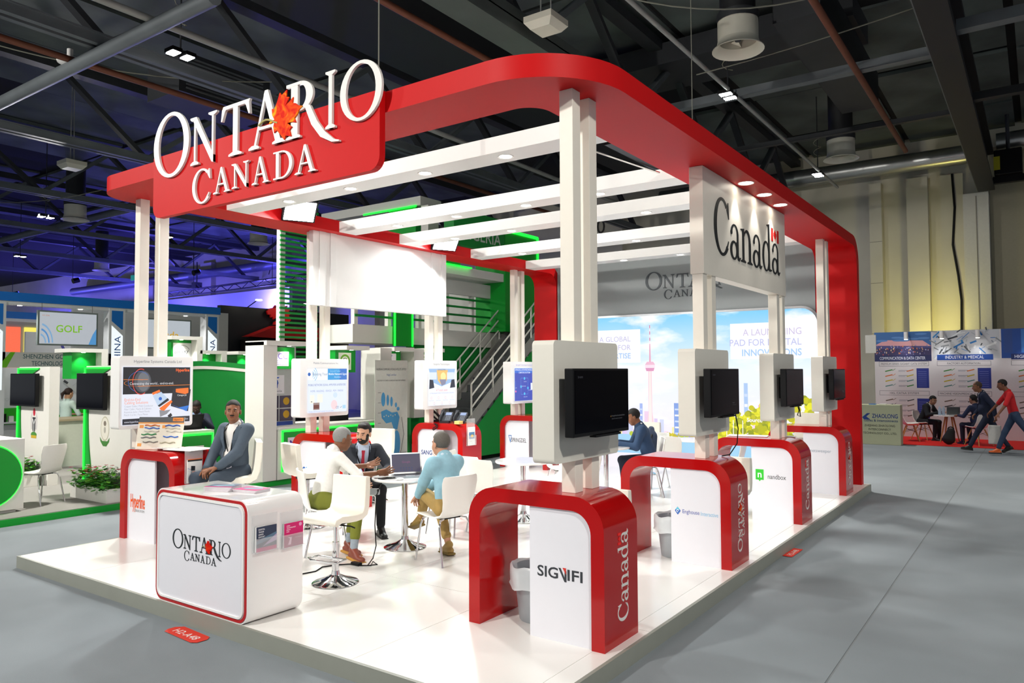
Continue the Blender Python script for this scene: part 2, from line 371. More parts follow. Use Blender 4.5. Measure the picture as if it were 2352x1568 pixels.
ce = MB().box(XL, XR, YF, YB, ZC + .12, ZC + .3).build('ceiling', M('ceiling_dark', '#1b1c1e', .9), kind='structure', label='dark roof deck of the exhibition hall')
pm = MB().box(-1.45, 1.45, -1.95, 1.95, 0, .1).mesh('ceiling_panel', CEILM)
for i in range(-13, 3):
    for j in range(0, 10):
        x, y = i * 3.08 + 1.2, j * 4.1 - 9.6
        if (i * 7 + j * 3) % 11 == 0: continue
        o = part(pm, 'ceiling_panel', ce); o.matrix_parent_inverse = Matrix(); o.location = (x, y, ZC + (.0 if (i + j) % 3 else .06))

# ------------------------------------------------------------------ roof trusses, ducts and pipes
ZB = 7.5
def truss(x, y0, y1, label, z0=ZB, z1=9.25, w=.11, step=2.05, mat=BEAMG):
    t = thing('roof_truss', label, 'truss', (x, y0, z0), group='steel trusses under the hall roof')
    m = MB(); m.box(x - .17, x - .05, y0, y1, z0, z0 + .16).box(x + .05, x + .17, y0, y1, z0, z0 + .16).box(x - .2, x + .2, y0, y1, z0 + .16, z0 + .185); m.build('bottom_chord', mat, t)
    MB().box(x - .16, x + .16, y0, y1, z1, z1 + .22).build('top_chord', DARKM, t)
    y = y0; k = 0
    while y < y1 - step:
        a, b = ((y, z0 + .1), (y + step, z1)) if k % 2 == 0 else ((y, z1), (y + step, z0 + .1))
        MB().bar((x, a[0], a[1]), (x, b[0], b[1]), w * 1.6, w, DARKM if k % 2 else mat).build('diagonal', None, t)
        y += step; k += 1
    return t
TX = [(-6.95, 'grey'), (-12.9, ''), (-19.1, ''), (-25.15, ''), (-31.35, ''), (-38, ''), (-45, '')]
TL = ['grey steel truss passing right above the red canopy corner', 'grey steel truss crossing above the big white raised lettering', 'steel truss in the second row behind the raised lettering',
      'steel truss in the third row, over the front pair of white posts', 'bluish steel truss over the left-hand neighbouring stands', 'blue-lit truss over the blue framed stand', 'farthest blue-lit truss near the numbered wall']
for (x, _), l in zip(TX, TL): truss(x, -6, 27.6, l)
t = thing('main_girder', 'heavy black girder running to the far wall column at upper right', 'girder', (-1.2, 8, ZB))
MB().box(-1.42, -.98, 4, 27.2, ZB, ZB + .08).box(-1.26, -1.14, 4, 27.2, ZB + .08, 8.6).box(-1.42, -.98, 4, 27.2, 8.6, 8.7).build('flange_beam', DARKB, t)
MB().box(-1.44, -1.40, 4, 27.2, ZB + .01, ZB + .22).build('edge_angle', BEAMG, t)
t = thing('wall_column', 'white boxed column under the heavy girder at the far wall', 'column', (-1.5, 27.5, 0), kind='structure')
MB().box(-1.84, -1.16, 27.3, 27.95, 0, 7.5).build('column_shaft', M('column_white', '#dcd9d0', .7), t)
MB().box(-1.5, -1.47, 27.28, 27.3, 0, 7.4).build('column_joint', M('joint_grey'), t)
def beamx(y, x0, x1, z, r, mat, name, label, cat='beam'):
    MB().bar((x0, y, z), (x1, y, z), r * 2, r * 1.6, mat).build(name, None, label=label, cat=cat)
beamx(15.0, -9, -1.4, ZB + .12, .1, BEAMG, 'cross_beam', 'grey cross beam above the slanting red canopy edge, upper right')
beamx(19.4, -9, -1.4, ZB + .3, .07, DARKM, 'cross_beam', 'thin dark cross beam before the farther white ceiling fan')
beamx(11.2, -1, 9, ZB + .3, .14, BEAMG, 'cross_beam', 'bluish cross beam right of the heavy black girder, nearer one')
beamx(14.6, -1, 9, ZB + .3, .12, BEAMG, 'cross_beam', 'bluish cross beam right of the heavy black girder, farther one')
beamx(18.3, -1, 9, ZB + .2, .1, DARKB, 'cross_beam', 'black cross beam right of the heavy girder')
def pipe(pts, r, mat, name, label, cat='pipe', n=10): MB().tube(pts, r, n, mat).build(name, None, smooth=50, label=label, cat=cat)
pipe([(-4.85, 4, ZB), (-4.85, 24, ZB)], .04, PIPEG, 'conduit_pipe', 'thin pale conduit carrying the two small floodlights at upper right')
pipe([(-2.62, 4, ZB), (-2.62, 21, ZB)], .06, RUST, 'sprinkler_pipe', 'rusty brown pipe beside the heavy black girder')
pipe([(-7.85, 3, ZB), (-7.85, 24, ZB)], .055, RUST, 'sprinkler_pipe', 'rusty brown pipe passing over the front canopy edge')
pipe([(-13.8, -4, ZB), (-13.8, 24, ZB)], .06, RUST, 'sprinkler_pipe', 'rusty brown pipe behind the first raised white letters')
pipe([(-11.2, -4, ZB), (-11.2, 24, ZB)], .06, PIPEG, 'conduit_pipe', 'pale conduit crossing the top left corner above the twin floodlight')
pipe([(-24, 6.2, ZB - .1), (-9.6, 6.2, ZB - .1)], .12, BEAMG, 'cross_tube', 'thick round grey tube slanting across the top left corner', 'tube')
pipe([(-40, 13.6, ZB + .25), (-21, 13.6, ZB + .25)], .14, BEAMG, 'cross_tube', 'round tube behind the front pair of white posts', 'tube')
pipe([(-12, 27.3, 8.75), (-1.7, 27.3, 8.75)], .3, M('duct_silver', '#b7b9b8', .3, metal=.9, noise=.15, scale=3), 'round_duct', 'silver round duct along the top of the far wall', 'duct', 18)
pipe([(-.9, 27.1, 8.9), (8, 27.1, 8.9)], .3, MATS['duct_silver'], 'round_duct', 'short silver duct right of the girder end', 'duct', 18)
pipe([(-60, 27.2, 8.2), (-30, 27.2, 8.2)], .28, M('duct_blue', '#8d90a8', .4, metal=.5), 'round_duct', 'dull round duct along the blue-lit wall', 'duct', 16)
def sbox(name, label, cat, b, mat):
    return MB().box(*b, mat).build(name, None, label=label, cat=cat)
sbox('box_duct', 'grey square duct running over the canopy behind the white hanging box', 'duct', (-7.3, -6.75, 2, 20, ZB - .05, ZB + .35), M('duct_grey', '#5a605e', .5, metal=.4, noise=.2, scale=2))
sbox('box_duct', 'dark square duct between the two white ceiling fans', 'duct', (-3.7, -2.9, 13.3, 19, 8.1, 8.9), DARKM)
sbox('box_duct', 'dark wide duct across the ceiling right of the near fan', 'duct', (-9, -2.8, 15.6, 17.2, 8.92, 9.4), DARKM)
sbox('box_duct', 'black duct near the top centre of the ceiling', 'duct', (-10.8, -9.0, 2, 24, 8.3, 9.2), DARKB)
t = thing('air_grille', 'louvred dark air unit behind the twin floodlight', 'vent', (-14.6, 9, 8))
MB().box(-15.4, -14.2, 8.4, 10.6, 7.75, 8.6).build('casing', DARKM, t)
for k in range(9): MB().box(-14.2, -14.17, 8.55, 10.4, 7.83 + k * .08, 7.86 + k * .08).build('louvre', BEAMG, t)
FANW = M('fan_white', '#d6d3c4', .5, noise=.05, scale=4)
def fan(x, y, z, label, k=1.0):
    t = thing('ceiling_fan_duct', label, 'fan', (x, y, z), group='white drum fans under the roof')
    r = .34 * k
    MB().lathe([(r, .14 * k), (r, .5 * k), (r - .02, .5 * k), (r - .02, .14 * k), (r, .14 * k)], (x, y, z)).build('drum', FANW, t, smooth=40)
    MB().lathe([(r, .16 * k), (r * 1.06, .06), (r * 1.28, 0), (r * 1.28, -.015), (r * 1.02, .045), (r - .03, .14 * k)], (x, y, z)).build('rim', FANW, t, smooth=40)
    MB().lathe([(r * 1.04, .48 * k), (r * 1.04, .62 * k), (0, .62 * k)], (x, y, z)).build('collar', DARKM, t, smooth=40)
    for a in range(4):
        c, s_ = math.cos(a * 1.571 + .4), math.sin(a * 1.571 + .4)
        MB().add([(x + .04 * c, y + .04 * s_, z + .2), (x + r * .9 * c - .1 * s_, y + r * .9 * s_ + .1 * c, z + .26), (x + r * .9 * c + .08 * s_, y + r * .9 * s_ - .08 * c, z + .17), (x + .04 * c, y + .04 * s_, z + .19)], [(0, 1, 2, 3)]).build('blade', FANW, t)
    MB().cyl((x, y, z + .15), (x, y, z + .3), .05).build('hub', DARKM, t)
    MB().cyl((x, y, z + .6 * k), (x, y, ZC), .3 * k).build('stem_duct', DARKB, t, smooth=40)
fan(-4.1, 12.62, ZB, 'near white drum fan hanging at upper right')
fan(-4.1, 20.8, ZB, 'white drum fan hanging before the silver duct')
fan(-28.2, 12.8, ZB, 'white drum fan left of the front pair of white posts', 1.05)
fan(-27.2, 19.8, ZB, 'white drum fan beside the green slatted tower', 1.05)
fan(-41, 20, ZB, 'white drum fan low over the blue framed stand', 1.05)
fan(-52, 17, ZB, 'small white drum fan above the blue beam at far left', 1.05)
def hallflood(x, y, z, label, tgt=None, energy=E_HALL, col=(1, .97, .9)):
    t = thing('hall_floodlight', label, 'floodlight', (x, y, z), group='twin floodlights on the hall ceiling')
    for s_ in (-1, 1):
        MB().box(x - .13, x + .13, y + s_ * .13 - .09, y + s_ * .13 + .09, z, z + .07).build('housing', BLACK, t)
        MB().box(x - .11, x + .11, y + s_ * .13 - .07, y + s_ * .13 + .07, z - .012, z + .0).build('lens', GLOWF, t)
    MB().tube([(x, y, z + .07), (x, y, ZC + .12)], .015, 6).build('hanger', DARKM, t)
    MB().tube([(x + .1 * math.cos(a * .7), y + .1 * math.sin(a * .7), z + .5 + a * .03) for a in range(18)], .008, 5).build('cable_coil', M('cable_grey', '#8a8878', .6), t)
    lamp('AREA', 'hall_lamp', (x, y, z - .03), energy, tgt or (x, y, 0), col, t, size=.5, shape='DISK', spread=2.0)
hallflood(-4.93, 14.5, ZB - .06, 'twin floodlight under the near white fan')
hallflood(-4.93, 21.9, ZB - .06, 'twin floodlight beside the farther white fan', energy=E_HALL * .35)
hallflood(-12.07, 7.16, ZB, 'bright twin floodlight above the raised white lettering')
hallflood(-28.8, 16.6, ZB, 'twin floodlight left of the green slatted tower', energy=E_HALL * .5)
hallflood(-26, 10.9, 7.0, 'twin floodlight between the front white posts and canopy end', energy=E_HALL * .9, tgt=(-18, 9, 1))
hallflood(-37, 14.5, 7.2, 'twin floodlight over the blue beam', energy=E_HALL * .6)
hallflood(3.2, 8, ZB, 'floodlight over the aisle beyond the frame, nearer to the far wall', energy=E_HALL * .45)
hallflood(3.2, .5, ZB, 'unseen fill floodlight added over the aisle beyond the frame, beside the viewer', tgt=(-4, 4, 0), energy=E_HALL * .7)  # unseen lamp added beside the camera, turned to the red stand as fill
hallflood(-6.5, -4.5, ZB, 'unseen fill floodlight added beyond the frame above the front aisle', tgt=(-5, 5, 2.5), energy=E_HALL * 1.2)  # unseen lamp added as front fill, aimed at the red stand
hallflood(3.2, 16, ZB, 'floodlight beyond the frame over the farther aisle', energy=E_HALL * .6)
hallflood(-16, -3, ZB, 'unseen fill floodlight added beyond the frame over the neighbouring stand', energy=E_HALL * 1.8, tgt=(-14, 6, 1))  # unseen lamp added to brighten the green stand, aimed at it
for x, y, z, l in ((-6.35, 10.0, 7.45, 'white square box lamp hanging above the canopy corner'), (-20.5, 9.2, 7.3, 'white square box lamp behind the first raised letter'), (-34, 9, 7.2, 'white square box lamp at far left under a truss')):
    t = thing('box_lamp', l, 'lamp', (x, y, z), group='unlit white box lamps under the roof')
    MB().add([(x - .26, y - .26, z + .1), (x + .26, y - .26, z + .1), (x + .26, y + .26, z + .1), (x - .26, y + .26, z + .1), (x - .18, y - .18, z), (x + .18, y - .18, z), (x + .18, y + .18, z), (x - .18, y + .18, z), (x - .26, y - .26, z + .2), (x + .26, y - .26, z + .2), (x + .26, y + .26, z + .2), (x - .26, y + .26, z + .2)],
             [(4, 7, 6, 5), (0, 4, 5, 1), (1, 5, 6, 2), (2, 6, 7, 3), (3, 7, 4, 0), (0, 1, 9, 8), (1, 2, 10, 9), (2, 3, 11, 10), (3, 0, 8, 11), (8, 9, 10, 11)]).build('housing', FANW, t)
    for s_ in (-.1, .1): MB().tube([(x + s_, y, z + .2), (x + s_ * .6, y, ZC)], .012, 6).build('hanger', PIPEG, t)
t = thing('dome_lamp', 'round white dome lamp by the thick tube at top left', 'lamp', (-13.97, 6.2, 7.45))
MB().lathe([(0, 0), (.12, .01), (.2, .05), (.21, .08), (.05, .14), (.05, .3)], (-13.97, 6.2, 7.45)).build('dome', WHT, t, smooth=40)
# thin wires under the roof
WIRE = M('wire_grey', '#6d6d63', .6)
def sag(a, b, d, n=12): return [(a[0] + (b[0] - a[0]) * i / n, a[1] + (b[1] - a[1]) * i / n, a[2] + (b[2] - a[2]) * i / n - d * 4 * (i / n) * (1 - i / n)) for i in range(n + 1)]
for a, b, d, l in (((-9.5, 7, 9.2), (-4.4, 10.4, 7.8), .1, 'thin wire crossing behind the last raised letter'), ((-5.2, 9.5, 7.6), (-1.4, 12, 7.9), .5, 'slack wire from the canopy corner towards the near fan'),
                   ((-5, 13, 7.4), (-1.4, 13.6, 7.9), .05, 'taut wire beside the near fan'), ((-17, 5, 8.6), (-12, 9, 7.6), .3, 'loose cable crossing the top left ceiling'), ((-30, 9, 8), (-19, 11, 7.5), .6, 'drooping cable left of the raised lettering')):
    MB().tube(sag(a, b, d), .012, 5, WIRE).build('ceiling_wire', None, label=l, cat='wire')
for x, y, z0, l in ((-4.45, 4.4, 4.16, 'thin suspension wire holding the canopy beside the last raised letter'), (-3.6, 9.2, 4.16, 'suspension wire above the lettered white panel')):
    MB().cyl((x, y, z0), (x, y, ZC), .006, n=6, mat=WIRE).build('suspension_wire', None, label=l, cat='wire')
# ------------------------------------------------------------------ the red and white stand
PZ = .12
t = thing('stand_platform', 'low white laminate platform with grey edge under the red and white stand', 'platform', (-5.45, 8.4, 0))
MB().box(-8.60, -2.30, 3.40, 13.44, 0, PZ - .012).build('platform_base', PLATE, t)
MB().box(-8.60, -2.30, 3.40, 3.425, PZ - .012, PZ).box(-2.325, -2.30, 3.425, 13.44, PZ - .012, PZ).box(-8.60, -8.575, 3.425, 13.44, PZ - .012, PZ).build('edge_trim', PLATE, t)
xs = [-8.575, -7.36, -6.14, -4.92, -3.70, -2.48, -2.325]; ys = [3.425, 5.0, 7.44, 9.88, 12.32, 13.44]
for i in range(6):
    for j in range(5):
        MB().box(xs[i] + .002, xs[i + 1] - .002, ys[j] + .002, ys[j + 1] - .002, PZ - .012, PZ).build('floor_panel', PLATF, t)
# canopy
t = thing('stand_canopy', 'big red rounded canopy frame that bends down into back legs', 'canopy', (-5.6, 13.2, PZ))
ZR, ZT = 4.0, 4.165
def arcp(cx, cy, r, a0, a1, n=12): return [(cx + r * math.cos(math.radians(a0 + (a1 - a0) * i / n)), cy + r * math.sin(math.radians(a0 + (a1 - a0) * i / n))) for i in range(n + 1)]
out = [(-8.75, 13.0)] + arcp(-8.75 + .45, 4.14 + .45, .45, 180, 270) + arcp(-2.41 - .72, 4.14 + .72, .72, 270, 360) + [(-2.41, 13.0)]
inn = [(-8.20, 13.0)] + arcp(-8.20 + .2, 4.67 + .2, .2, 180, 270) + arcp(-3.06 - .2, 4.67 + .2, .2, 270, 360) + [(-3.06, 13.0)]
MB().ring(out, inn, FR((0, 0, 0), (1, 0, 0), (0, 1, 0)), ZR, ZT, closed=False).build('roof_frame', REDM, t, smooth=30)
for x0, x1 in ((-8.75, -8.20), (-3.06, -2.41)):
    o = arcp(13.0, ZT - .42, .42, 90, 0, 10) + [(13.42, PZ)]; i_ = arcp(13.0, ZT - .42, .255, 90, 0, 10) + [(13.255, PZ)]
    MB().ring(o, i_, FR((0, 0, 0), (0, 1, 0), (0, 0, 1)), x0, x1, closed=False).build('back_leg', REDM, t, smooth=30)
# cross beams with recessed lamps
BY = [5.5, 7.33, 8.57, 10.38, 12.12]
ordn = ['first', 'second', 'third', 'fourth', 'last']
for k, y in enumerate(BY):
    t = thing('white_beam', '%s white cross beam with recessed lamps, counted from the front of the canopy' % ordn[k], 'beam', (-5.6, y + .16, ZR), group='white beams across the canopy')
    MB().box(-8.2, -3.06, y, y + .32, ZR, ZR + .15).build('beam_box', WHT, t)
    for x in (-7.2, -6.15, -5.06, -4.05):
        o = MB().lathe([(.058, 0), (.075, -.006), (.078, 0)], (x, y + .16, ZR), 18).build('lamp_ring', WHT, t, smooth=40)
        MB().cyl((x, y + .16, ZR - .002), (x, y + .16, ZR + .001), .058, n=18).build('lamp_lens', GLOWW, o)
        lamp('SPOT', 'beam_lamp', (x, y + .16, ZR - .02), E_DOWN * 4, (x, y + .16, 0), (.96, 1, .97), t, spot_size=2.2, spot_blend=.8, shadow_soft_size=.05)
# posts
CY = [4.44, 6.93, 9.45, 11.98]
for side, x0, x1 in (('left', -8.56, -8.45), ('right', -2.78, -2.67)):
    for k, y in enumerate(CY):
        lab = {('left', 0): 'front pair of white posts beside the grey-suited man', ('left', 1): 'pair of white posts at the near end of the blank hanging board', ('left', 2): 'pair of white posts at the far end of the blank hanging board',
               ('left', 3): 'pair of white posts before the grey staircase', ('right', 0): 'nearest pair of tall white posts at the front right counter', ('right', 1): 'pair of white posts at the near end of the lettered white panel',
               ('right', 2): 'pair of white posts at the far end of the lettered white panel', ('right', 3): 'farthest pair of white posts beside the red back leg'}[(side, k)]
        t = thing('post_pair', lab, 'posts', ((x0 + x1) / 2, y + .27, 1.13), group='paired white posts holding the canopy')
        for a, b in ((y + .11, y + .22), (y + .35, y + .46)):
            MB().box(x0, x1, a, b, 1.13, ZR).build('post', POSTM, t, bevel=.003)
# front sign
def bounds(P, R):
    L = [p for q in P for p in q] + [p for o, _ in R for p in o]
    return min(p[0] for p in L), max(p[0] for p in L), min(p[1] for p in L), max(p[1] for p in L)
def fit(mb, fr, ch, x0, x1, y0, y1, mat, d0, d1, st=.12, nat=None, sw=0):
    P, R, _ = glyph(ch, st, sw=sw); a, b, c, e = nat or bounds(P, R)
    f = lambda p: (x0 + (p[0] - a) / (b - a) * (x1 - x0), y0 + (p[1] - c) / (e - c) * (y1 - y0))
    for n_, q in enumerate(P): mb.prism([f(p) for p in q], fr, d0, d1 + .0007 * (n_ + 1), mat)   # strokes end at slightly different depths
    for n_, (o, i_) in enumerate(R): mb.ring([f(p) for p in o], [f(p) for p in i_], fr, d0, d1 - .0005 * n_, mat, closed=(ch == 'O' or (ch in 'ad' and len(o) > 20)))
LOGO = [('O', 0, .626, -.039, .611), ('N', .655, 1.085, -.006, .475), ('T', 1.150, 1.585, 0, .478), ('A', 1.571, 2.085, 0, .5), ('I', 2.585, 2.70, 0, .472), ('O', 2.757, 3.226, -.005, .475)]
LOGO2 = [('C', .691, .985, -.375, -.04), ('A', 1.037, 1.298, -.315, -.075), ('N', 1.323, 1.573, -.315, -.08), ('A', 1.62, 1.86, -.315, -.075), ('D', 1.92, 2.17, -.315, -.075), ('A', 2.206, 2.473, -.315, -.075)]
LEAFM = M('autumn_leaf', '#e03a08', .6, spec=.15)
nt = LEAFM.node_tree
for l in [l for l in nt.links if l.to_socket.name == 'Base Color']: nt.links.remove(l)
vo = nt.nodes.new('ShaderNodeTexNoise'); vo.inputs['Scale'].default_value = 9; vo.inputs['Detail'].default_value = 2; vo.inputs['Distortion'].default_value = 1.2
rp = nt.nodes.new('ShaderNodeValToRGB'); rp.color_ramp.elements[0].color = (.62, .008, .0, 1); rp.color_ramp.elements[0].position = .42
rp.color_ramp.elements[1].color = (.85, .36, .005, 1); rp.color_ramp.elements[1].position = .72
e_ = rp.color_ramp.elements.new(.55); e_.color = (.8, .07, .0, 1)
nt.links.new(nt.nodes['Texture Coordinate'].outputs['Object'], vo.inputs['Vector']); nt.links.new(vo.outputs['Fac'], rp.inputs['Fac']); nt.links.new(rp.outputs['Color'], nt.nodes['Principled BSDF'].inputs['Base Color'])
STEMM = M('leaf_stem', '#a8a060', .5)
def ontario(fr, s, parent, mat, d0=.0, d1=.03, leaf=True, name='letter', st=.13):
    for ch, a, b, c, e in LOGO + LOGO2:
        m = MB(); fit(m, fr, ch, a * s, b * s, c * s, e * s, mat, d0, d1, st if ch != 'O' else st * 1.0); m.build(name, None, parent)
    m = MB(); fit(m, fr, 'R', 2.089 * s, 2.43 * s, 0, .475 * s, mat, d0, d1, st + .04, nat=(.02, .69, 0, 1), sw=1); m.build(name, None, parent)
    if leaf:
        lf = MB(); lf.prism(xf(LEAF, 2.04 * s, .215 * s, .40 * s, -82), fr, d1 + .001, d1 + .012 * max(s, .4)); o = lf.build('maple_leaf', LEAFM, parent)
        m = MB(); m.tube([fr((1.72 + .022 * k) * s, (.2 + .03 * math.sin(k * .35)) * s, d1 + .008 * s) for k in range(13)], .009 * s, 6); m.build('leaf_stem', STEMM, o)
t = thing('front_sign', 'red sign board with big white raised serif lettering and an autumn leaf', 'sign', (-5.7, 4.1, ZR))
frS = FR((-7.33, 4.075, 3.545), (1, 0, 0), (0, 0, 1))
MB().prism(rrect(0, 0, 3.22, .62, .11, corners=(1, 1, 0, 0)), frS, -.06, 0).build('sign_board', REDM, t)
ontario(FR((-7.289, 4.073, 3.955), (1, 0, 0), (0, 0, 1)), 1.0, t, LETW, 0, .022)
# lettered panel on the right, with three spots
def canada(fr, x0, s, parent, mat, d0, d1, flagmat, white=None):
    for ch, a, b, c, e in (('C', 0, .455, -.01, .6), ('a', .48, .825, -.01, .38), ('n', .826, 1.227, 0, .38), ('a', 1.25, 1.60, -.01, .38), ('d', 1.61, 1.99, -.01, .585), ('a', 2.0, 2.348, -.01, .38)):
        m = MB(); fit(m, fr, ch, x0 + a * s, x0 + b * s, c * s, e * s, mat, d0, d1, .15); m.build('letter', None, parent)
    m = MB()
    for a, b in ((1.99, 2.06), (2.235, 2.305)): m.prism([(x0 + a * s, .395 * s), (x0 + b * s, .395 * s), (x0 + b * s, .555 * s), (x0 + a * s, .555 * s)], fr, d0, d1, flagmat)
    m.prism(xf(FLEAF, x0 + 2.148 * s, .475 * s, .13 * s), fr, d0, d1, flagmat); m.build('flag_mark', None, parent)
t = thing('lettered_panel', 'white hanging panel with black serif lettering and a small red flag', 'panel', (-2.7, 8.5, ZR))
MB().box(-2.795, -2.655, 7.03, 9.92, 2.935, ZR - .001).build('panel_box', POSTM, t, bevel=.003)
canada(FR((-2.655, 7.319, 3.18), (0, 1, 0), (0, 0, 1)), 0, 1, t, INK, 0, .004, M('flag_red', '#d3120f', .5))
t = thing('canopy_spots', 'row of three recessed spots in the red canopy over the lettered panel', 'spotlights', (-2.53, 8.65, ZR))
for y in (7.99, 8.65, 9.3):
    o = MB().lathe([(.07, 0), (.085, -.006), (.088, 0)], (-2.535, y, ZR), 20).build('spot_ring', WHT, t, smooth=40)
    MB().cyl((-2.535, y, ZR - .003), (-2.535, y, ZR + .001), .07, n=20).build('spot_lens', GLOWW, o)
    lamp('SPOT', 'panel_spot', (-2.535, y, ZR - .02), E_SPOT, (-2.6, y, 2.9), (1, .97, .9), t, spot_size=1.25, spot_blend=.6, shadow_soft_size=.03)
t = thing('hanging_board', 'blank white board hanging between two white post pairs on the left', 'board', (-8.4, 8.4, ZR))
MB().box(-8.448, -8.36, 6.99, 9.90, 2.935, ZR - .001).build('board_panel', WHT, t, bevel=.003)
for y in (7.10, 7.30, 9.5, 9.76): MB().box(-8.36, -8.345, y, y + .11, 2.935, ZR - .001).build('board_strip', WHT, t, bevel=.002)
t = thing('ceiling_bracket', 'thin black metal bracket rail under the canopy by the nearest posts', 'bracket', (-3.1, 6.3, 4.02))
MB().box(-3.16, -3.07, 5.95, 7.0, 4.02, 4.1).build('bracket_rail', BLACK, t); MB().tube([(-3.3, 5.9, 4.0), (-3.12, 7.05, 4.0)], .012, 6).build('bracket_rod', CHROME, t)
# floodlights on the left canopy edge
def standflood(y, label):
    c = Vector((-7.98, y, 4.12)); n = Vector((.55, -.28, -.62)).normalized(); u = n.cross(Vector((0, 0, 1))).normalized(); v = u.cross(n)
    t = thing('stand_floodlight', label, 'floodlight', c, group='square floodlights clamped on the canopy')
    f = FR(c, -u, v) if False else None
    R = lambda x, z, d: c + u * x + v * z + n * d
    def bx(a, b, z0, z1, d0, d1):
        m = MB(); return m.add([R(a, z0, d0), R(b, z0, d0), R(b, z1, d0), R(a, z1, d0), R(a, z0, d1), R(b, z0, d1), R(b, z1, d1), R(a, z1, d1)], [(0, 3, 2, 1), (4, 5, 6, 7), (0, 1, 5, 4), (1, 2, 6, 5), (2, 3, 7, 6), (3, 0, 4, 7)])
    bx(-.22, .22, -.17, .17, -.07, 0).build('housing', BLACK, t, bevel=.006); bx(-.195, .195, -.145, .145, .0, .006).build('lens', GLOWF, t)
    MB().tube([R(-.23, 0, -.02), R(-.25, 0, -.16), R(0, 0, -.2), R(.25, 0, -.16), R(.23, 0, -.02)], .012, 6).build('yoke', BLACK, t)
    MB().tube([R(0, 0, -.2), (-8.2, y + .05, 4.08)], .015, 6).build('arm', BLACK, t)
    lamp('AREA', 'flood_lamp', R(0, 0, .02), E_FLOOD, R(0, 0, 1), (.96, 1, .98), t, shape='RECTANGLE', size=.38, size_y=.28)
standflood(6.45, 'glaring square floodlight between the first two white beams')
standflood(9.45, 'glaring square floodlight between the third and fourth white beams')

# ------------------------------------------------------------------ back wall with back-lit picture
t = thing('back_board', 'tall grey back wall of the stand with dark serif lettering', 'wall', (-5.6, 13.4, PZ))
MB().box(-8.18, -3.07, 13.27, 13.36, PZ, 4.22).build('board', GREYW, t)
ontario(FR((-6.183, 13.27, 3.545), (1, 0, 0), (0, 0, 1)), .55, t, M('letter_charcoal', '#3a4046', .5), 0, .012)
SKY = M('lightbox_sky', '#a8dcf4', .5, emit=.85); nt = SKY.node_tree; b = nt.nodes['Principled BSDF']
for l in [l for l in nt.links if l.to_socket.name in ('Base Color', 'Emission Color')]: nt.links.remove(l)
sp = nt.nodes.new('ShaderNodeSeparateXYZ'); nt.links.new(nt.nodes['Texture Coordinate'].outputs['Object'], sp.inputs[0])
mr = nt.nodes.new('ShaderNodeMapRange'); mr.inputs[1].default_value = .9; mr.inputs[2].default_value = 3.05; nt.links.new(sp.outputs['Z'], mr.inputs[0])
rp = nt.nodes.new('ShaderNodeValToRGB'); rp.color_ramp.elements[0].color = (.86, .82, .95, 1); rp.color_ramp.elements[1].color = (.18, .58, .92, 1)
e_ = rp.color_ramp.elements.new(.5); e_.color = (.80, .88, 1, 1); nt.links.new(mr.outputs[0], rp.inputs[0])
cn = nt.nodes.new('ShaderNodeTexNoise'); cn.inputs['Scale'].default_value = .9; cn.inputs['Detail'].default_value = 6
mp = nt.nodes.new('ShaderNodeMapping'); mp.inputs['Scale'].default_value = (1, 1, 2.6); nt.links.new(nt.nodes['Texture Coordinate'].outputs['Object'], mp.inputs[0]); nt.links.new(mp.outputs[0], cn.inputs['Vector'])
cr = nt.nodes.new('ShaderNodeValToRGB'); cr.color_ramp.elements[0].position = .5; cr.color_ramp.elements[1].position = .66; nt.links.new(cn.outputs['Fac'], cr.inputs[0])
mx2 = nt.nodes.new('ShaderNodeMix'); mx2.data_type = 'RGBA'; nt.links.new(cr.outputs[0], mx2.inputs[0]); nt.links.new(rp.outputs[0], mx2.inputs[6]); mx2.inputs[7].default_value = (.98, .98, 1, 1)
nt.links.new(mx2.outputs[2], b.inputs['Emission Color'])
t = thing('lightbox_picture', 'wide back-lit city skyline picture with a slender tower on the back wall', 'lightbox', (-5.6, 13.25, PZ))
EM = .85
frB = FR((0, 13.24, 0), (1, 0, 0), (0, 0, 1))
o_ = rrect(-8.1, PZ, -3.0, 3.08, .3, corners=(0, 0, 1, 1)); i_ = rrect(-8.06, PZ + .0, -3.04, 3.04, .27, corners=(0, 0, 1, 1))
MB().prism(o_, frB, -.03, -.005).build('lightbox_frame', STEEL, t)
MB().prism(i_, frB, -.005, .001).build('picture_sky', SKY, t)
p = Print(frB, EM)
p.rect(-8.06, .4, -3.04, .78, '#9fd0ee')
random.seed(3)
for k in range(46):
    x = -8 + k * .11 + random.uniform(-.03, .03); h = random.uniform(.06, .3) * (1.6 if random.random() < .18 else 1)
    p.rect(x, .76, x + random.uniform(.06, .13), .78 + h, random.choice(['#e9c9e4', '#f4d8ea', '#cfd4f6', '#f6e2c8', '#d9c6ee', '#ffe9a8']))
for x, w, h, c in ((-5.62, .13, .62, '#7f9fe0'), (-5.44, .2, .68, '#86b8ea'), (-5.46, .2, .56, '#8d7fc8'), (-5.0, .08, .66, '#8fb4e8'), (-5.24, .16, .44, '#f3bfe0'), (-5.08, .12, .36, '#ffd98a'), (-4.94, .14, .42, '#f2c3e2'), (-6.32, .06, .6, '#9fb2ea'), (-6.42, .05, .46, '#a09ad8'), (-6.9, .1, .35, '#b9b7ee'), (-7.3, .12, .4, '#a9c0ee'), (-4.3, .07, 1.0, '#a9c6ee'), (-4.05, .2, .62, '#f2a0c8'), (-4.15, .3, .5, '#f5d2e6')):
    p.rect(x, .76, x + w, .76 + h, c)
    for q in range(5): p.rect(x + w * .12, .8 + q * h * .18, x + w * .88, .8 + q * h * .18 + h * .05, '#ffffff' if q % 2 else '#c9d8f4')
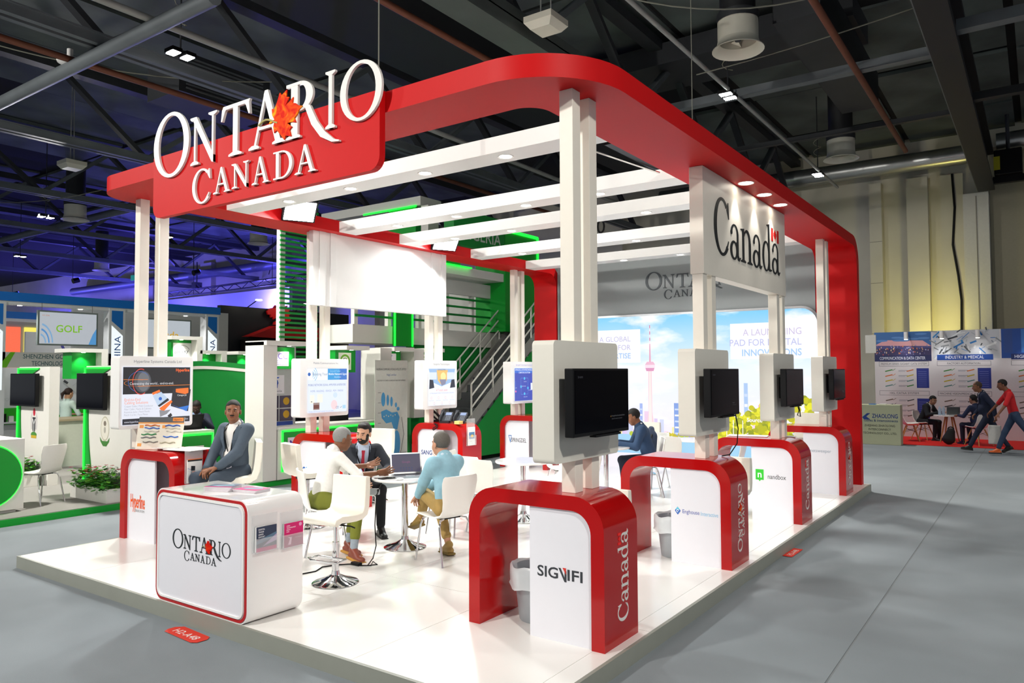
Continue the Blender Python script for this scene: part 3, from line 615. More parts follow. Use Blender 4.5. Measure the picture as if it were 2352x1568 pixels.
for k in range(30): p.disc(-6.5 + k * .05 + random.uniform(-.02, .02), .77 + random.uniform(-.01, .03), random.uniform(.02, .05), random.choice(['#d7c62c', '#c2b522', '#b7c83c']), n=8)
# the slender tower
p.poly([(-6.21, .74), (-5.99, .74), (-6.055, 1.2), (-6.06, 2.05), (-6.13, 2.05), (-6.135, 1.2)], '#f2cdd6')
p.poly([(-6.14, .74), (-6.06, .74), (-6.08, 2.0), (-6.11, 2.0)], '#fbe6e4')
p.poly([(-6.19, 2.04), (-6.0, 2.04), (-6.02, 1.98), (-6.17, 1.98)], '#d890b8'); p.rect(-6.2, 2.04, -5.99, 2.10, '#f4dbe8'); p.poly([(-6.2, 2.1), (-5.99, 2.1), (-6.03, 2.16), (-6.16, 2.16)], '#e8b4cc')
p.poly([(-6.115, 2.15), (-6.075, 2.15), (-6.085, 2.5), (-6.105, 2.5)], '#e2a8c0')
for q in range(6): p.rect(-6.103, 2.5 + q * .06, -6.087, 2.56 + q * .06, '#d86a90' if q % 2 else '#f6e0ea')
# trees at right
for k in range(330):
    x = random.uniform(-4.75, -3.06); top = .95 + .45 * math.sin((x + 4.9) * 1.35) + (.2 if x > -3.6 else 0); y = random.uniform(.72, max(.8, top))
    p.disc(x, y, random.uniform(.025, .075), random.choice(['#dcd800', '#c9c400', '#e8e428', '#b8b80a', '#a9ac10', '#8f9a10']), n=11)
for x in (-4.62, -4.5, -4.33): p.rect(x, .7, x + .012, 1.1, '#ffffff')
# white caption blocks
p.poly([(-8.06, 2.145), (-6.295, 2.145), (-6.295, 2.79), (-8.06, 2.79)], '#fdfdff')
for k, (s_, bd) in enumerate((('A GLOBAL', 0), ('CENTRE FOR', 0), ('EXPERTISE', .02))): p.text(s_, -6.5, 2.56 - k * .165, .105, '#b9b4dc' if k < 2 else '#9fc0ee', 'R', bold=bd)
p.poly([(-4.53, 2.186), (-3.04, 2.186), (-3.04, 2.82), (-4.53, 2.82)], '#fdfdff')
p.text('A LAUNCHING', -3.3, 2.60, .12, '#c5b8dc', 'R', width=1.0); p.text('PAD FOR DIGITAL', -3.3, 2.42, .12, '#b9bce6', 'R', width=1.24, bold=.005); p.text('INNOVATIONS', -3.3, 2.24, .12, '#a4c8f0', 'R', width=1.02, bold=.02)
p.text('Source', -4.25, 1.08, .07, '#ffffff', bold=.02)
p.build(t, 'skyline_print')

# ------------------------------------------------------------------ counters
def arch(x0, x1, y0, y1, z1, th, r, mat=RED, parent=None):
    n = 10
    o = [(x0, PZ)] + arcp(x0 + r, z1 - r, r, 180, 90, n) + arcp(x1 - r, z1 - r, r, 90, 0, n) + [(x1, PZ)]
    ri = r - th * .75
    i_ = [(x0 + th, PZ)] + arcp(x0 + th + ri, z1 - th - ri, ri, 180, 90, n) + arcp(x1 - th - ri, z1 - th - ri, ri, 90, 0, n) + [(x1 - th, PZ)]
    return MB().ring(o, i_, FR((0, y0, 0), (1, 0, 0), (0, 0, 1)), -(y1 - y0), 0, closed=False).build('arch_frame', mat, parent, smooth=30)
def inner_poly(x0, x1, z1, th, r, a, b, top):          # part of the opening between x=a and x=b
    ri = r - th * .75; n = 8
    pts = [(a, PZ)]
    if a <= x0 + th + 1e-4: pts += arcp(x0 + th + ri, z1 - th - ri, ri, 180, 90, n)
    else: pts.append((a, z1 - th))
    if b >= x1 - th - 1e-4: pts += arcp(x1 - th - ri, z1 - th - ri, ri, 90, 0, n)
    else: pts.append((b, z1 - th))
    return pts + [(b, PZ)]
CT, CR, CH = .1, .23, 1.13
RW = [('front right counter nearest the viewer, a waste bin tucked in its opening', 'SIG'), ('second red counter along the aisle, with a bin in its opening', 'ENG'), ('third red counter along the aisle, with a green mark on its panel', 'NAN'), ('farthest red counter along the aisle beside the red back leg', 'NET')]
def counter_logo(kind, parent, xl, y, zc):
    p = Print(FR((xl, y, 0), (1, 0, 0), (0, 0, 1)))
    if kind == 'SIG':
        p.text('SIG', .065, .55, .075, '#33363c', width=.17, bold=.018); p.text('IFI', .31, .55, .075, '#33363c', width=.12, bold=.018)
        p.poly([(.238, .626), (.256, .626), (.302, .535), (.286, .535)], '#33363c'); p.rect(.288, .535, .303, .61, '#33363c'); p.poly([(.272, .63), (.300, .63), (.300, .585)], '#d2352a')
    elif kind == 'ENG':
        p.poly([(.04, .62), (.07, .66), (.10, .62), (.07, .58)], '#2a62b8'); p.poly([(.045, .63), (.07, .66), (.095, .63)], '#6fc4e0'); p.arc(.07, .618, .008, .014, 0, 300, '#ffffff')
        p.text('Enghouse', .12, .6, .04, '#3d52a8', width=.17); p.text('Interactive', .305, .595, .04, '#86c4e6', width=.17)
    elif kind == 'NAN':
        p.rect(.05, .62, .15, .75, '#2ec42c'); p.poly([(.085, .62), (.115, .62), (.1, .6)], '#2ec42c'); p.text('n', .1, .65, .085, '#ffffff', 'C', bold=.018); p.text('nandbox', .2, .64, .06, '#4c4c4c', width=.22)
    elif kind == 'NET': p.arc(.05, .76, .02, .035, -100, 120, '#2a5f96'); p.text('netsweeper', .1, .74, .05, '#9aa4b4', width=.3)
    elif kind == 'HYP': p.text('Hyperline', .035, .48, .15, '#ee5a1e', width=.30, bold=.018); p.text('CABLING SYSTEMS', .13, .435, .028, '#8d8d8d', width=.2)
    elif kind == 'SMO': p.disc(.10, .63, .03, '#1d5aa8'); p.text('Smooth', .14, .60, .06, '#2aa4dc', width=.18, bold=.02); p.text('Mobile Signal Boosters', .09, .565, .025, '#8a93a4', width=.26)
    elif kind == 'SAN':
        p.text('SANG', .05, .60, .075, '#24407c', width=.24, bold=.02); p.arc(.345, .635, .036, .044, 0, 360, '#f08a3c'); p.disc(.345, .635, .02, '#f08a3c', n=6); p.text('MA', .405, .60, .075, '#24407c', width=.14, bold=.02)
    elif kind == 'SPR': p.poly([(.05, .74), (.13, .74), (.10, .58)], '#2a6fb4'); p.poly([(.07, .725), (.115, .725), (.10, .64)], '#f0f0f6'); p.text('SPRINGDEL', .115, .61, .085, '#2c2f38', width=.36)
    p.build(parent, 'panel_logo')
for k, y in enumerate(CY):
    x0, x1 = -3.53, -2.39
    t = thing('demo_counter', RW[k][0], 'counter', ((x0 + x1) / 2, y + .25, PZ), group='red arched counters along the aisle')
    arch(x0, x1, y, y + .5, CH, CT, CR, RED, t)
    xp = -2.995
    MB().prism(inner_poly(x0, x1, CH, CT, CR, xp, x1 - CT, CH), FR((0, y + .02, 0), (1, 0, 0), (0, 0, 1)), -.4, 0).build('front_panel', PANEL, t)
    counter_logo(RW[k][1], t, xp, y + .02, .6)
    f = FR((x1, y + .345, .266), (0, 0, 1), (0, -1, 0))
    if k in (0, 2): canada(f, 0, .263, t, LETW, 0, .003, M('flag_bright', '#f01c18', .4))
    else: ontario(FR((x1, y + .30, .25), (0, 0, 1), (0, -1, 0)), .2, t, LETW, 0, .003)
LW = [(-8.59, 'red counter by the grey-suited man, an orange logo on its white panel', 'HYP'), (-8.72, 'red counter behind the white-shirted man at the round table', 'SMO'), (-8.74, 'red counter with the desk phones on top', 'SAN'), (-8.74, 'red counter before the grey staircase at the back left', 'SPR')]
for k, y in enumerate(CY):
    x0 = LW[k][0]; x1 = x0 + 1.1
    t = thing('demo_counter', LW[k][1], 'counter', ((x0 + x1) / 2, y + .25, PZ), group='red arched counters along the left side')
    arch(x0, x1, y, y + .5, CH, CT, CR, RED, t)
    MB().prism(inner_poly(x0, x1, CH, CT, CR, x0 + CT, x1 - CT, CH), FR((0, y + .30, 0), (1, 0, 0), (0, 0, 1)), -.03, 0).build('back_panel', PANEL, t)
    MB().prism(inner_poly(x0, x1, CH, CT, CR, x0 + CT, x0 + .66, CH), FR((0, y + .035, 0), (1, 0, 0), (0, 0, 1)), -.02, 0).build('front_panel', PANEL, t)
    counter_logo(LW[k][2], t, x0 + .13, y + .034, .6)

# ------------------------------------------------------------------ boxes on the posts
def roundbox(x0, x1, y0, y1, z0, z1, r, name, mat, parent):
    f = FR((x0, 0, 0), (0, 1, 0), (0, 0, 1))
    return MB().prism(rrect(y0, z0, y1, z1, r), f, 0, x1 - x0).build(name, mat, parent, smooth=30, bevel=.012)
BOXW = M('display_box_cream', '#dedad0', .5, noise=.02)
TVL = ['nearest', 'second', 'third', 'farthest']
for k, y in enumerate(CY):
    t = thing('display_box', '%s blank cream box on the right-hand posts, carrying a television' % TVL[k], 'box', (-2.7, y + .23, 1.37), group='cream boxes on the right-hand posts')
    roundbox(-2.80, -2.63, y - .23, y + .69, 1.365, 2.19, .035, 'box_shell', BOXW, t)
    ty = y + .19
    t = thing('television', '%s black wall television facing the aisle on its cream box' % TVL[k], 'television', (-2.52, ty, 1.56), group='televisions facing the aisle')
    MB().box(-2.56, -2.49, ty - .40, ty + .40, 1.545, 2.0).build('bezel', BLACK, t, bevel=.006)
    MB().box(-2.491, -2.487, ty - .385, ty + .385, 1.57, 1.985).build('screen', SCREEN, t)
    MB().box(-2.63, -2.56, ty - .2, ty + .2, 1.64, 1.9).build('bracket', BLACK, t)
    MB().box(-2.53, -2.48, ty - .02 - .1, ty + .25, 1.53, 1.545).build('speaker_bar', BLACK, t)
    p = Print(FR((-2.486, ty, 1.57), (0, 1, 0), (0, 0, 1)), .12)
    if k == 0:
        p.text('\u25b2', .10, .088, .012, '#d8a020'); p.text('No signal from the connected device', .12, .09, .011, '#b8b8c0', width=.2); p.text('check the source connection', .12, .07, .011, '#8d8d98', width=.16)
    else: p.text('No signal', .18, .09, .012, '#9a9aa4'); p.text('check the source', .18, .07, .012, '#777784')
    p.text('\u25a3 HDMI', -.35, .365, .013, '#7d7d8c'); p.build(t, 'screen_print')
MB().tube([(-2.5, 7.42, 1.56), (-2.49, 7.47, 1.4), (-2.5, 7.46, 1.25), (-2.55, 7.38, 1.145), (-2.6, 7.3, 1.136)], .006, 6, BLACK).build('power_cable', None, label='black cable hanging from the second television to its counter', cat='cable')
m = MB(); m.tube([(-2.5, 9.75, 1.56), (-2.49, 9.8, 1.48), (-2.5, 9.76, 1.42), (-2.48, 9.83, 1.40), (-2.5, 9.86, 1.5), (-2.5, 9.8, 1.56)], .006, 6, BLACK); m.build('power_cable', None, label='short tangled cable under the third television', cat='cable')

# lit poster boxes on the left
LB = .86
def lightbox(k, label):
    y = CY[k]; t = thing('poster_box', label, 'poster box', (-8.45, y + .27, 1.36), group='back-lit poster boxes on the left-hand posts')
    roundbox(-8.55, -8.36, y - .15, y + .735, 1.355, 2.175, .035, 'box_shell', WHT, t)
    return t, FR((-8.348, y - .15, 1.355), (0, 1, 0), (0, 0, 1))
t, f = lightbox(0, 'back-lit poster box above the grey-suited man, dark poster with a globe and cable tools')
p = Print(f, LB); W_ = .885
p.text('Hyperline Systems Canada Ltd', W_ / 2, .745, .032, '#6d6f74', 'C', width=.57)
p.rect(.03, .045, .845, .70, '#e8ecff'); p.rect(.035, .39, .84, .695, '#17171d'); p.rect(.035, .05, .84, .39, '#dfe2ee'); p.rect(.035, .05, .84, .115, '#20222c')
p.disc(.26, .53, .10, '#4a4c54', ry=.125); p.disc(.27, .53, .07, '#6a6c72', ry=.11); p.arc(.24, .53, .093, .099, 70, 300, '#e0483c', 1.5); p.arc(.22, .53, .125, .13, 40, 250, '#3a68b8', .9)
p.arc(.19, .515, .14, .145, 60, 300, '#f08a3a', .26); p.line((.04, .555), (.32, .553), .005, '#f08a3a'); p.line((.2, .478), (.84, .485), .005, '#f08a3a')
p.text('Connecting the world... end-to-end.', .11, .495, .03, '#d8d8dc', width=.52); p.text('Hyperline', .66, .645, .036, '#ff6a28', width=.17, bold=.018)
p.poly([(.60, .24), (.82, .17), (.85, .43), (.68, .47), (.62, .42)], '#23232a'); p.poly([(.66, .44), (.82, .45), (.82, .39), (.78, .375), (.66, .40)], '#ff7428'); p.poly([(.6, .26), (.8, .17), (.83, .24), (.7, .22)], '#2f74d0'); p.text('Category6', .68, .355, .02, '#e8e8e8')
p.poly([(.37, .40), (.46, .435), (.47, .41), (.38, .375)], '#ff7428'); p.poly([(.38, .37), (.48, .41), (.56, .33), (.44, .25)], '#b9cce4'); p.poly([(.44, .25), (.46, .235), (.58, .31), (.56, .335)], '#22252c'); p.disc(.47, .33, .02, '#2a62c0')
p.poly([(.46, .22), (.6, .31), (.62, .29), (.5, .17)], '#ff7428'); p.poly([(.47, .12), (.46, .2), (.52, .19), (.6, .2), (.55, .15)], '#8c8c92'); p.poly([(.56, .13), (.6, .16), (.62, .13), (.58, .10)], '#26262c')
p.text('End-to-End', .055, .315, .032, '#f0906c', width=.18); p.text('Cabling Solutions', .055, .28, .032, '#f0906c', width=.27)
for q, s_ in enumerate(('Copper Cable | Multi Conductor', 'Fiber Cable | Racks & Cabinets', 'Keystone Jacks | Patch Panels', 'Patch Cords | Face Plates')): p.text(s_, .055, .245 - q * .032, .022, '#a9a9b4', width=.33 - .02 * q)
p.text('www.hyperline.com', .055, .07, .022, '#d8dae8', width=.21); p.disc(.64, .083, .01, '#e04050'); p.text('Proudly Canadian', .66, .073, .022, '#c8cad8', width=.16)
p.build(t, 'poster')
t, f = lightbox(1, 'back-lit pale blue poster box behind the white-shirted man')
p = Print(f, LB)
p.text('Mobile Communications Inc.', .45, .745, .03, '#8a8f98', 'C', width=.46); p.rect(.12, .06, .84, .68, '#e2eaff'); p.rect(.12, .52, .46, .68, '#f4f8ff'); p.rect(.48, .52, .84, .68, '#3e9edc'); p.rect(.7, .52, .84, .68, '#3a78cc')
p.disc(.145, .60, .025, '#2a62b4'); [p.arc(.17, .60, .05 + q * .03, .058 + q * .03, -50, 50, '#5ab4e4') for q in range(3)]
p.text('Boosting Your', .2, .585, .04, '#6a7a9c', width=.27); p.text('SmoothTalker', .52, .635, .025, '#9fd4f4'); p.text('Mobile Network Signal', .495, .59, .03, '#eef6ff', width=.34, bold=.01); p.text('Anywhere', .6, .55, .022, '#cfe6fa')
p.text('MOBILE NETWORK SIGNAL AMPLIFIERS & REPEATERS', .13, .435, .03, '#6b78a4', width=.69); p.text('HOME - BUILDING - VEHICLE - M2M - MARINE', .17, .35, .028, '#8d9cc0', width=.6)
p.rect(.16, .19, .24, .31, '#efeee2'); p.rect(.29, .20, .39, .32, '#efeee2'); p.rect(.22, .10, .33, .20, '#9a8480'); p.rect(.225, .115, .325, .17, '#6a3a34'); p.rect(.18, .21, .2, .22, '#30323a'); p.disc(.6, .16, .06, '#f2d4d8', ry=.07); p.disc(.62, .3, .04, '#cfe0ff')
p.text('CE', .63, .105, .035, '#5a6688'); p.text('\u2713', .71, .105, .04, '#3a4a70'); p.rect(.76, .10, .82, .15, '#a9d4f0'); p.text('Models with boosted repeater kits and cables', .14, .07, .015, '#8d9ad0', width=.45)
p.build(t, 'poster')
t, f = lightbox(2, 'back-lit white poster box with a sunny picture above the desk phones')
p = Print(f, LB)
p.text('Sangoma Technologies', .46, .745, .03, '#8f9298', 'C', width=.42); p.rect(.12, .06, .82, .69, '#eef2ff'); p.poly([(.13, .68), (.82, .68), (.76, .46), (.46, .38), (.2, .46)], '#9fc0e8'); p.poly([(.33, .66), (.62, .66), (.6, .48), (.46, .4), (.36, .48)], '#f2c070'); p.disc(.5, .55, .07, '#ffe9a0'); p.poly([(.4, .5), (.58, .5), (.56, .42), (.46, .39)], '#8a8aa4')
p.rect(.15, .50, .33, .62, '#dfe8f4'); p.rect(.60, .50, .79, .62, '#dfe8f4'); p.poly([(.14, .34), (.15, .5), (.24, .49), (.27, .36)], '#23283c'); p.poly([(.68, .35), (.72, .49), (.8, .5), (.82, .36)], '#23283c'); p.text('SANGOMA', .46, .65, .03, '#5a6a94', 'C')
p.text('A Trusted Leader', .47, .30, .042, '#ff9a8c', 'C', width=.3); p.text('in Value-based Unified Communications Solutions', .47, .26, .022, '#a4a9d8', 'C', width=.62)
for q in range(4): p.arc(.2 + q * .18, .19, .018, .022, 0, 360, '#ffb0a4'); p.text('Business Phones', .2 + q * .18, .14, .013, '#a9b0cc', 'C', width=.12)
for q in range(3): p.arc(.27 + q * .2, .10, .016, .02, 0, 360, '#ffb0a4'); p.text('Services', .27 + q * .2, .07, .012, '#a9b0cc', 'C')
p.build(t, 'poster')
t, f = lightbox(3, 'back-lit dark blue poster box before the grey staircase')
p = Print(f, LB)
p.text('Springdel Technologies Incorporated', .46, .745, .03, '#a9a4d8', 'C', width=.62); p.rect(.1, .05, .85, .70, '#e0ecff'); p.rect(.105, .055, .845, .69, '#3c4cb4'); p.rect(.105, .60, .845, .69, '#3a70d4')
p.text('SPRINGDEL AI-POWERED MOBILE EDGE', .47, .645, .035, '#e8ecff', 'C', width=.7, bold=.01); p.text('COMPUTING PLATFORM', .44, .59, .035, '#d8e0ff', 'C', width=.4, bold=.01)
for a_, b_ in (((.32, .30), (.32, .5)), ((.32, .5), (.56, .5)), ((.56, .5), (.56, .18)), ((.56, .18), (.32, .18)), ((.32, .18), (.32, .3)), ((.14, .22), (.14, .44))): p.line(a_, b_, .005, '#6aa4ee')
for q in ((.44, .49), (.32, .33), (.56, .30), (.44, .19)): p.disc(*q, .03, '#52b8f0', n=6)
for q in ((.42, .42, 'ROUTER'), (.35, .33, 'EDGE NODE'), (.58, .25, 'AI AGENT'), (.41, .12, 'ANALYTICS'), (.12, .3, 'APPS')): p.text(q[2], q[0], q[1], .018, '#d0dcff')
p.rect(.66, .26, .82, .40, '#e8ecff'); p.disc(.14, .24, .02, '#ff80b0'); p.build(t, 'poster')
# ------------------------------------------------------------------ reception desk
t = thing('reception_desk', 'white rounded reception desk with red outline and dark serif logo', 'desk', (-5.42, 3.68, PZ))
f = FR((0, 3.425, 0), (1, 0, 0), (0, 0, 1)); A = (-6.035, PZ, -4.795, 1.035)
MB().prism(rrect(*A, .1), f, -.5, 0).build('desk_body', WHG, t, smooth=30)
o_ = rrect(A[0] + .012, A[1] + .012, A[2] - .012, A[3] - .012, .09); i_ = rrect(A[0] + .032, A[1] + .032, A[2] - .032, A[3] - .032, .075)
MB().ring(o_, i_, f, .0, .006).build('red_outline', M('outline_red', '#b3161a', .3), t)
o2 = rrect(A[0] + .04, A[1] + .04, A[2] - .04, A[3] - .04, .07); i2 = rrect(A[0] + .055, A[1] + .055, A[2] - .055, A[3] - .055, .06)
MB().ring(o2, i2, f, .0, .014).build('inner_frame', WHG, t)
MB().prism(i2, f, 0, .004).build('front_panel', PANEL, t)
ontario(FR((-5.782, 3.421, .582), (1, 0, 0), (0, 0, 1)), .2427, t, INK, 0, .002, st=.11)
# ------------------------------------------------------------------ people: smooth-blended bodies meshed on a grid
def V3(*a): return np.array(a, float)
def nrm(v): return v / max(np.linalg.norm(v), 1e-9)
def rotm(yaw=0, pitch=0, roll=0):                      # yaw about z, pitch nods forward, roll tilts sideways
    y, p, r = map(math.radians, (yaw, pitch, roll))
    Rz = np.array([[math.cos(y), -math.sin(y), 0], [math.sin(y), math.cos(y), 0], [0, 0, 1]])
    Rx = np.array([[1, 0, 0], [0, math.cos(p), math.sin(p)], [0, -math.sin(p), math.cos(p)]])
    Ry = np.array([[math.cos(r), 0, math.sin(r)], [0, 1, 0], [-math.sin(r), 0, math.cos(r)]])
    return Rz @ Rx @ Ry
class Blob:
    def __init__(s, vox=.008, k=.02): s.p, s.vox, s.k = [], vox, k
    def cap(s, a, b, ra, rb=None, m=0, flat=None, k=None):
        """tapered capsule; flat=(axis, factor) squashes the section along an axis"""
        s.p.append(('c', V3(*a), V3(*b), ra, ra if rb is None else rb, m, flat, s.k if k is None else k, 1)); return s
    def ell(s, c, r, m=0, R=None, k=None, sub=False):
        r = V3(r, r, r) if np.isscalar(r) else V3(*r)
        s.p.append(('e', V3(*c), r, np.eye(3) if R is None else R, 0, m, None, s.k if k is None else k, -1 if sub else 1)); return s
    def box(s, c, h, m=0, R=None, k=None, sub=False, rd=.0):
        s.p.append(('b', V3(*c), V3(*h), np.eye(3) if R is None else R, rd, m, None, s.k if k is None else k, -1 if sub else 1)); return s
    def mesh(s):
        lo, hi = V3(9, 9, 9) * 9, V3(-9, -9, -9) * 9; B = []
        for q in s.p:
            if q[0] == 'c': e = max(q[3], q[4]) + .03; a, b = np.minimum(q[1], q[2]) - e, np.maximum(q[1], q[2]) + e
            else: e = np.linalg.norm(q[2]) if q[0] == 'b' else q[2].max(); a, b = q[1] - e - .03, q[1] + e + .03
            B.append((a, b))
            if q[8] > 0: lo, hi = np.minimum(lo, a), np.maximum(hi, b)
        n = np.ceil((hi - lo) / s.vox).astype(int) + 3
        D = np.full(n, .2, np.float32); I = np.zeros(n, np.int8)
        for q, (a, b) in zip(s.p, B):
            i0 = np.clip(np.floor((a - lo) / s.vox).astype(int), 0, n - 1); i1 = np.clip(np.ceil((b - lo) / s.vox).astype(int) + 1, 1, n)
            if (i1 <= i0).any(): continue
            ax = [lo[d] + s.vox * np.arange(i0[d], i1[d]) for d in range(3)]
            P = np.stack(np.meshgrid(*ax, indexing='ij'), -1).astype(np.float32); sl = tuple(slice(i0[d], i1[d]) for d in range(3))
            if q[0] == 'c':
                a_, b_ = q[1].astype(np.float32), q[2].astype(np.float32); ba = b_ - a_; L = max(float(ba @ ba), 1e-8)
                t = np.clip((P - a_) @ ba / L, 0, 1); v = P - a_ - t[..., None] * ba
                if q[6]:
                    axv, f = q[6]; axv = nrm(V3(*axv)).astype(np.float32); c = v @ axv; v = v + (c * (f - 1))[..., None] * axv
                d = np.sqrt((v * v).sum(-1)) - (q[3] + t * (q[4] - q[3]))
            elif q[0] == 'e':
                v = ((P - q[1].astype(np.float32)) @ q[3].astype(np.float32)) / q[2].astype(np.float32); l = np.sqrt((v * v).sum(-1)); d = (l - 1) * float(q[2].min())
            else:
                v = np.abs((P - q[1].astype(np.float32)) @ q[3].astype(np.float32)) - q[2].astype(np.float32) + q[4]
                d = np.sqrt((np.maximum(v, 0) ** 2).sum(-1)) + np.minimum(v.max(-1), 0) - q[4]
            cur = D[sl]; k = q[7]
            if q[8] > 0:
                I[sl] = np.where(d < cur, q[5], I[sl]); h = np.clip(.5 + .5 * (d - cur) / k, 0, 1); D[sl] = d + (cur - d) * h - k * h * (1 - h)
                D[sl] = np.where(h >= 1, cur, np.where(h <= 0, d, D[sl]))
            else:
                d = -d; h = np.clip(.5 - .5 * (d - cur) / k, 0, 1); D[sl] = np.where(h >= 1, cur, d + (cur - d) * h + k * h * (1 - h))
        # surface nets
        neg = D < 0; c = np.zeros(np.array(n) - 1, np.int8)
        for dx in (0, 1):
            for dy in (0, 1):
                for dz in (0, 1): c += neg[dx:n[0] - 1 + dx, dy:n[1] - 1 + dy, dz:n[2] - 1 + dz]
        cells = np.argwhere((c > 0) & (c < 8)); idx = -np.ones(np.array(n) - 1, np.int64); idx[tuple(cells.T)] = np.arange(len(cells))
        acc = np.zeros((len(cells), 3)); cnt = np.zeros(len(cells))
        cor = [(x, y, z) for x in (0, 1) for y in (0, 1) for z in (0, 1)]
        for a in cor:
            for d in range(3):
                if a[d]: continue
                b = list(a); b[d] = 1
                da = D[cells[:, 0] + a[0], cells[:, 1] + a[1], cells[:, 2] + a[2]]; db = D[cells[:, 0] + b[0], cells[:, 1] + b[1], cells[:, 2] + b[2]]
                x = (da < 0) != (db < 0); t = np.where(x, da / np.where(x, da - db, 1), 0)
                q = np.tile(np.array(a, float), (len(cells), 1)); q[:, d] += t; acc += q * x[:, None]; cnt += x
        Vt = (cells + acc / cnt[:, None]) * s.vox + lo; F = []
        for d in range(3):
            u, w = (d + 1) % 3, (d + 2) % 3
            sa = [slice(None)] * 3; sb = [slice(None)] * 3; sa[d] = slice(0, -1); sb[d] = slice(1, None)
            A, Bn = neg[tuple(sa)], neg[tuple(sb)]; E = np.argwhere(A != Bn); ok = (E[:, u] > 0) & (E[:, w] > 0) & (E[:, u] < n[u] - 1) & (E[:, w] < n[w] - 1); E = E[ok]
            fl = A[tuple(E.T)]
            def cell(du, dw):
                e = E.copy(); e[:, u] -= du; e[:, w] -= dw; return idx[tuple(e.T)]
            q = np.stack([cell(1, 1), cell(0, 1), cell(0, 0), cell(1, 0)], 1); q[~fl] = q[~fl][:, ::-1]; F.append(q)
        F = np.concatenate(F); ids = I[tuple((cells + 0).T)]
        return Vt, F, ids[F[:, 0]]
def blob_obj(name, blobs, mats, parent, paint=(), cut=None, extra=None, smooth=True):
    Vs, Fs, Ms = [], [], []; o = 0
    for b in blobs:
        v, f, m = b.mesh(); Vs.append(v); Fs.append(f + o); Ms.append(m); o += len(v)
    Vt, F, Mi = np.concatenate(Vs), np.concatenate(Fs), np.concatenate(Ms).astype(int)
    C = Vt[F].mean(1)
    for c, r, R, mi in paint:
        d = ((C - c) @ R) / r; Mi[(d * d).sum(1) < 1] = mi
    if cut is not None:
        keep = ~cut(C); F, Mi = F[keep], Mi[keep]
    me = bpy.data.meshes.new(name); V_ = [tuple(p) for p in Vt.tolist()]; F_ = [tuple(q) for q in F.tolist()]; Mi = Mi.tolist()
    if extra:
        k = len(V_); V_ += extra.v; F_ += [tuple(a + k for a in q) for q in extra.f]
        for q in extra.m:
            m = extra.mats[q]
            if m not in mats: mats = list(mats) + [m]
            Mi.append(mats.index(m))
    me.from_pydata(V_, [], F_)
    for m in mats: me.materials.append(m)
    me.polygons.foreach_set('material_index', Mi); me.polygons.foreach_set('use_smooth', [smooth] * len(me.polygons)); me.update()
    ob = bpy.data.objects.new(name, me); COL.objects.link(ob); ob.parent = parent; return ob     # geometry in the parent's own space
def ik(a, t, l1, l2, pole):
    d = t - a; L = np.linalg.norm(d)
    if L > (l1 + l2) * .999: t = a + d / L * (l1 + l2) * .999; d = t - a; L = np.linalg.norm(d)
    x = (l1 * l1 - l2 * l2 + L * L) / (2 * L); h = math.sqrt(max(l1 * l1 - x * x, 0)); u = d / L
    p = pole - u * (pole @ u); return a + u * x + nrm(p) * h, t
def hand(b, w, d, n, curl=30, side=1, m=0, sc=1, spread=4, thumb=40):
    """wrist w, finger direction d, palm normal n (palm faces n); side=+1 when the thumb is on d x n side"""
    d = nrm(d); n = nrm(n - d * (n @ d)); s_ = np.cross(d, n) * side; k = sc
    c = w + d * .05 * k; R = np.stack([s_, d, n], 1)
    b.box(c, (.038 * k, .048 * k, .013 * k), m, R, .008, rd=.011 * k); b.cap(w - d * .03, w + d * .02, .026 * k, .027 * k, m, (n, 1.25), .01)
    for i, (off, ln) in enumerate(((.029, .85), (.010, 1.0), (-.010, .93), (-.028, .72))):
        p = w + d * .09 * k + s_ * off * k; dd = nrm(d + s_ * math.tan(math.radians(spread * (1.5 - i)))); nn = n; a = curl * (1 + .15 * i)
        for L, r0, r1 in ((.042, .0095, .0088), (.027, .0088, .0082), (.020, .0082, .0068)):
            t = math.radians(a); q = p + (dd * math.cos(t) + nn * math.sin(t)) * L * ln * k; b.cap(p, q, r0 * k, r1 * k, m, None, .004); p = q; a += curl * .9
    p = w + d * .025 * k + s_ * .03 * k; t = math.radians(thumb); td = nrm(d * math.cos(t) + s_ * math.sin(t) + n * .35)
    q = p + td * .045 * k; b.cap(p - td * .01, q, .014 * k, .0115 * k, m, None, .008); b.cap(q, q + nrm(td + d * .5 + n * .2) * .034 * k, .011 * k, .0085 * k, m, None, .004)
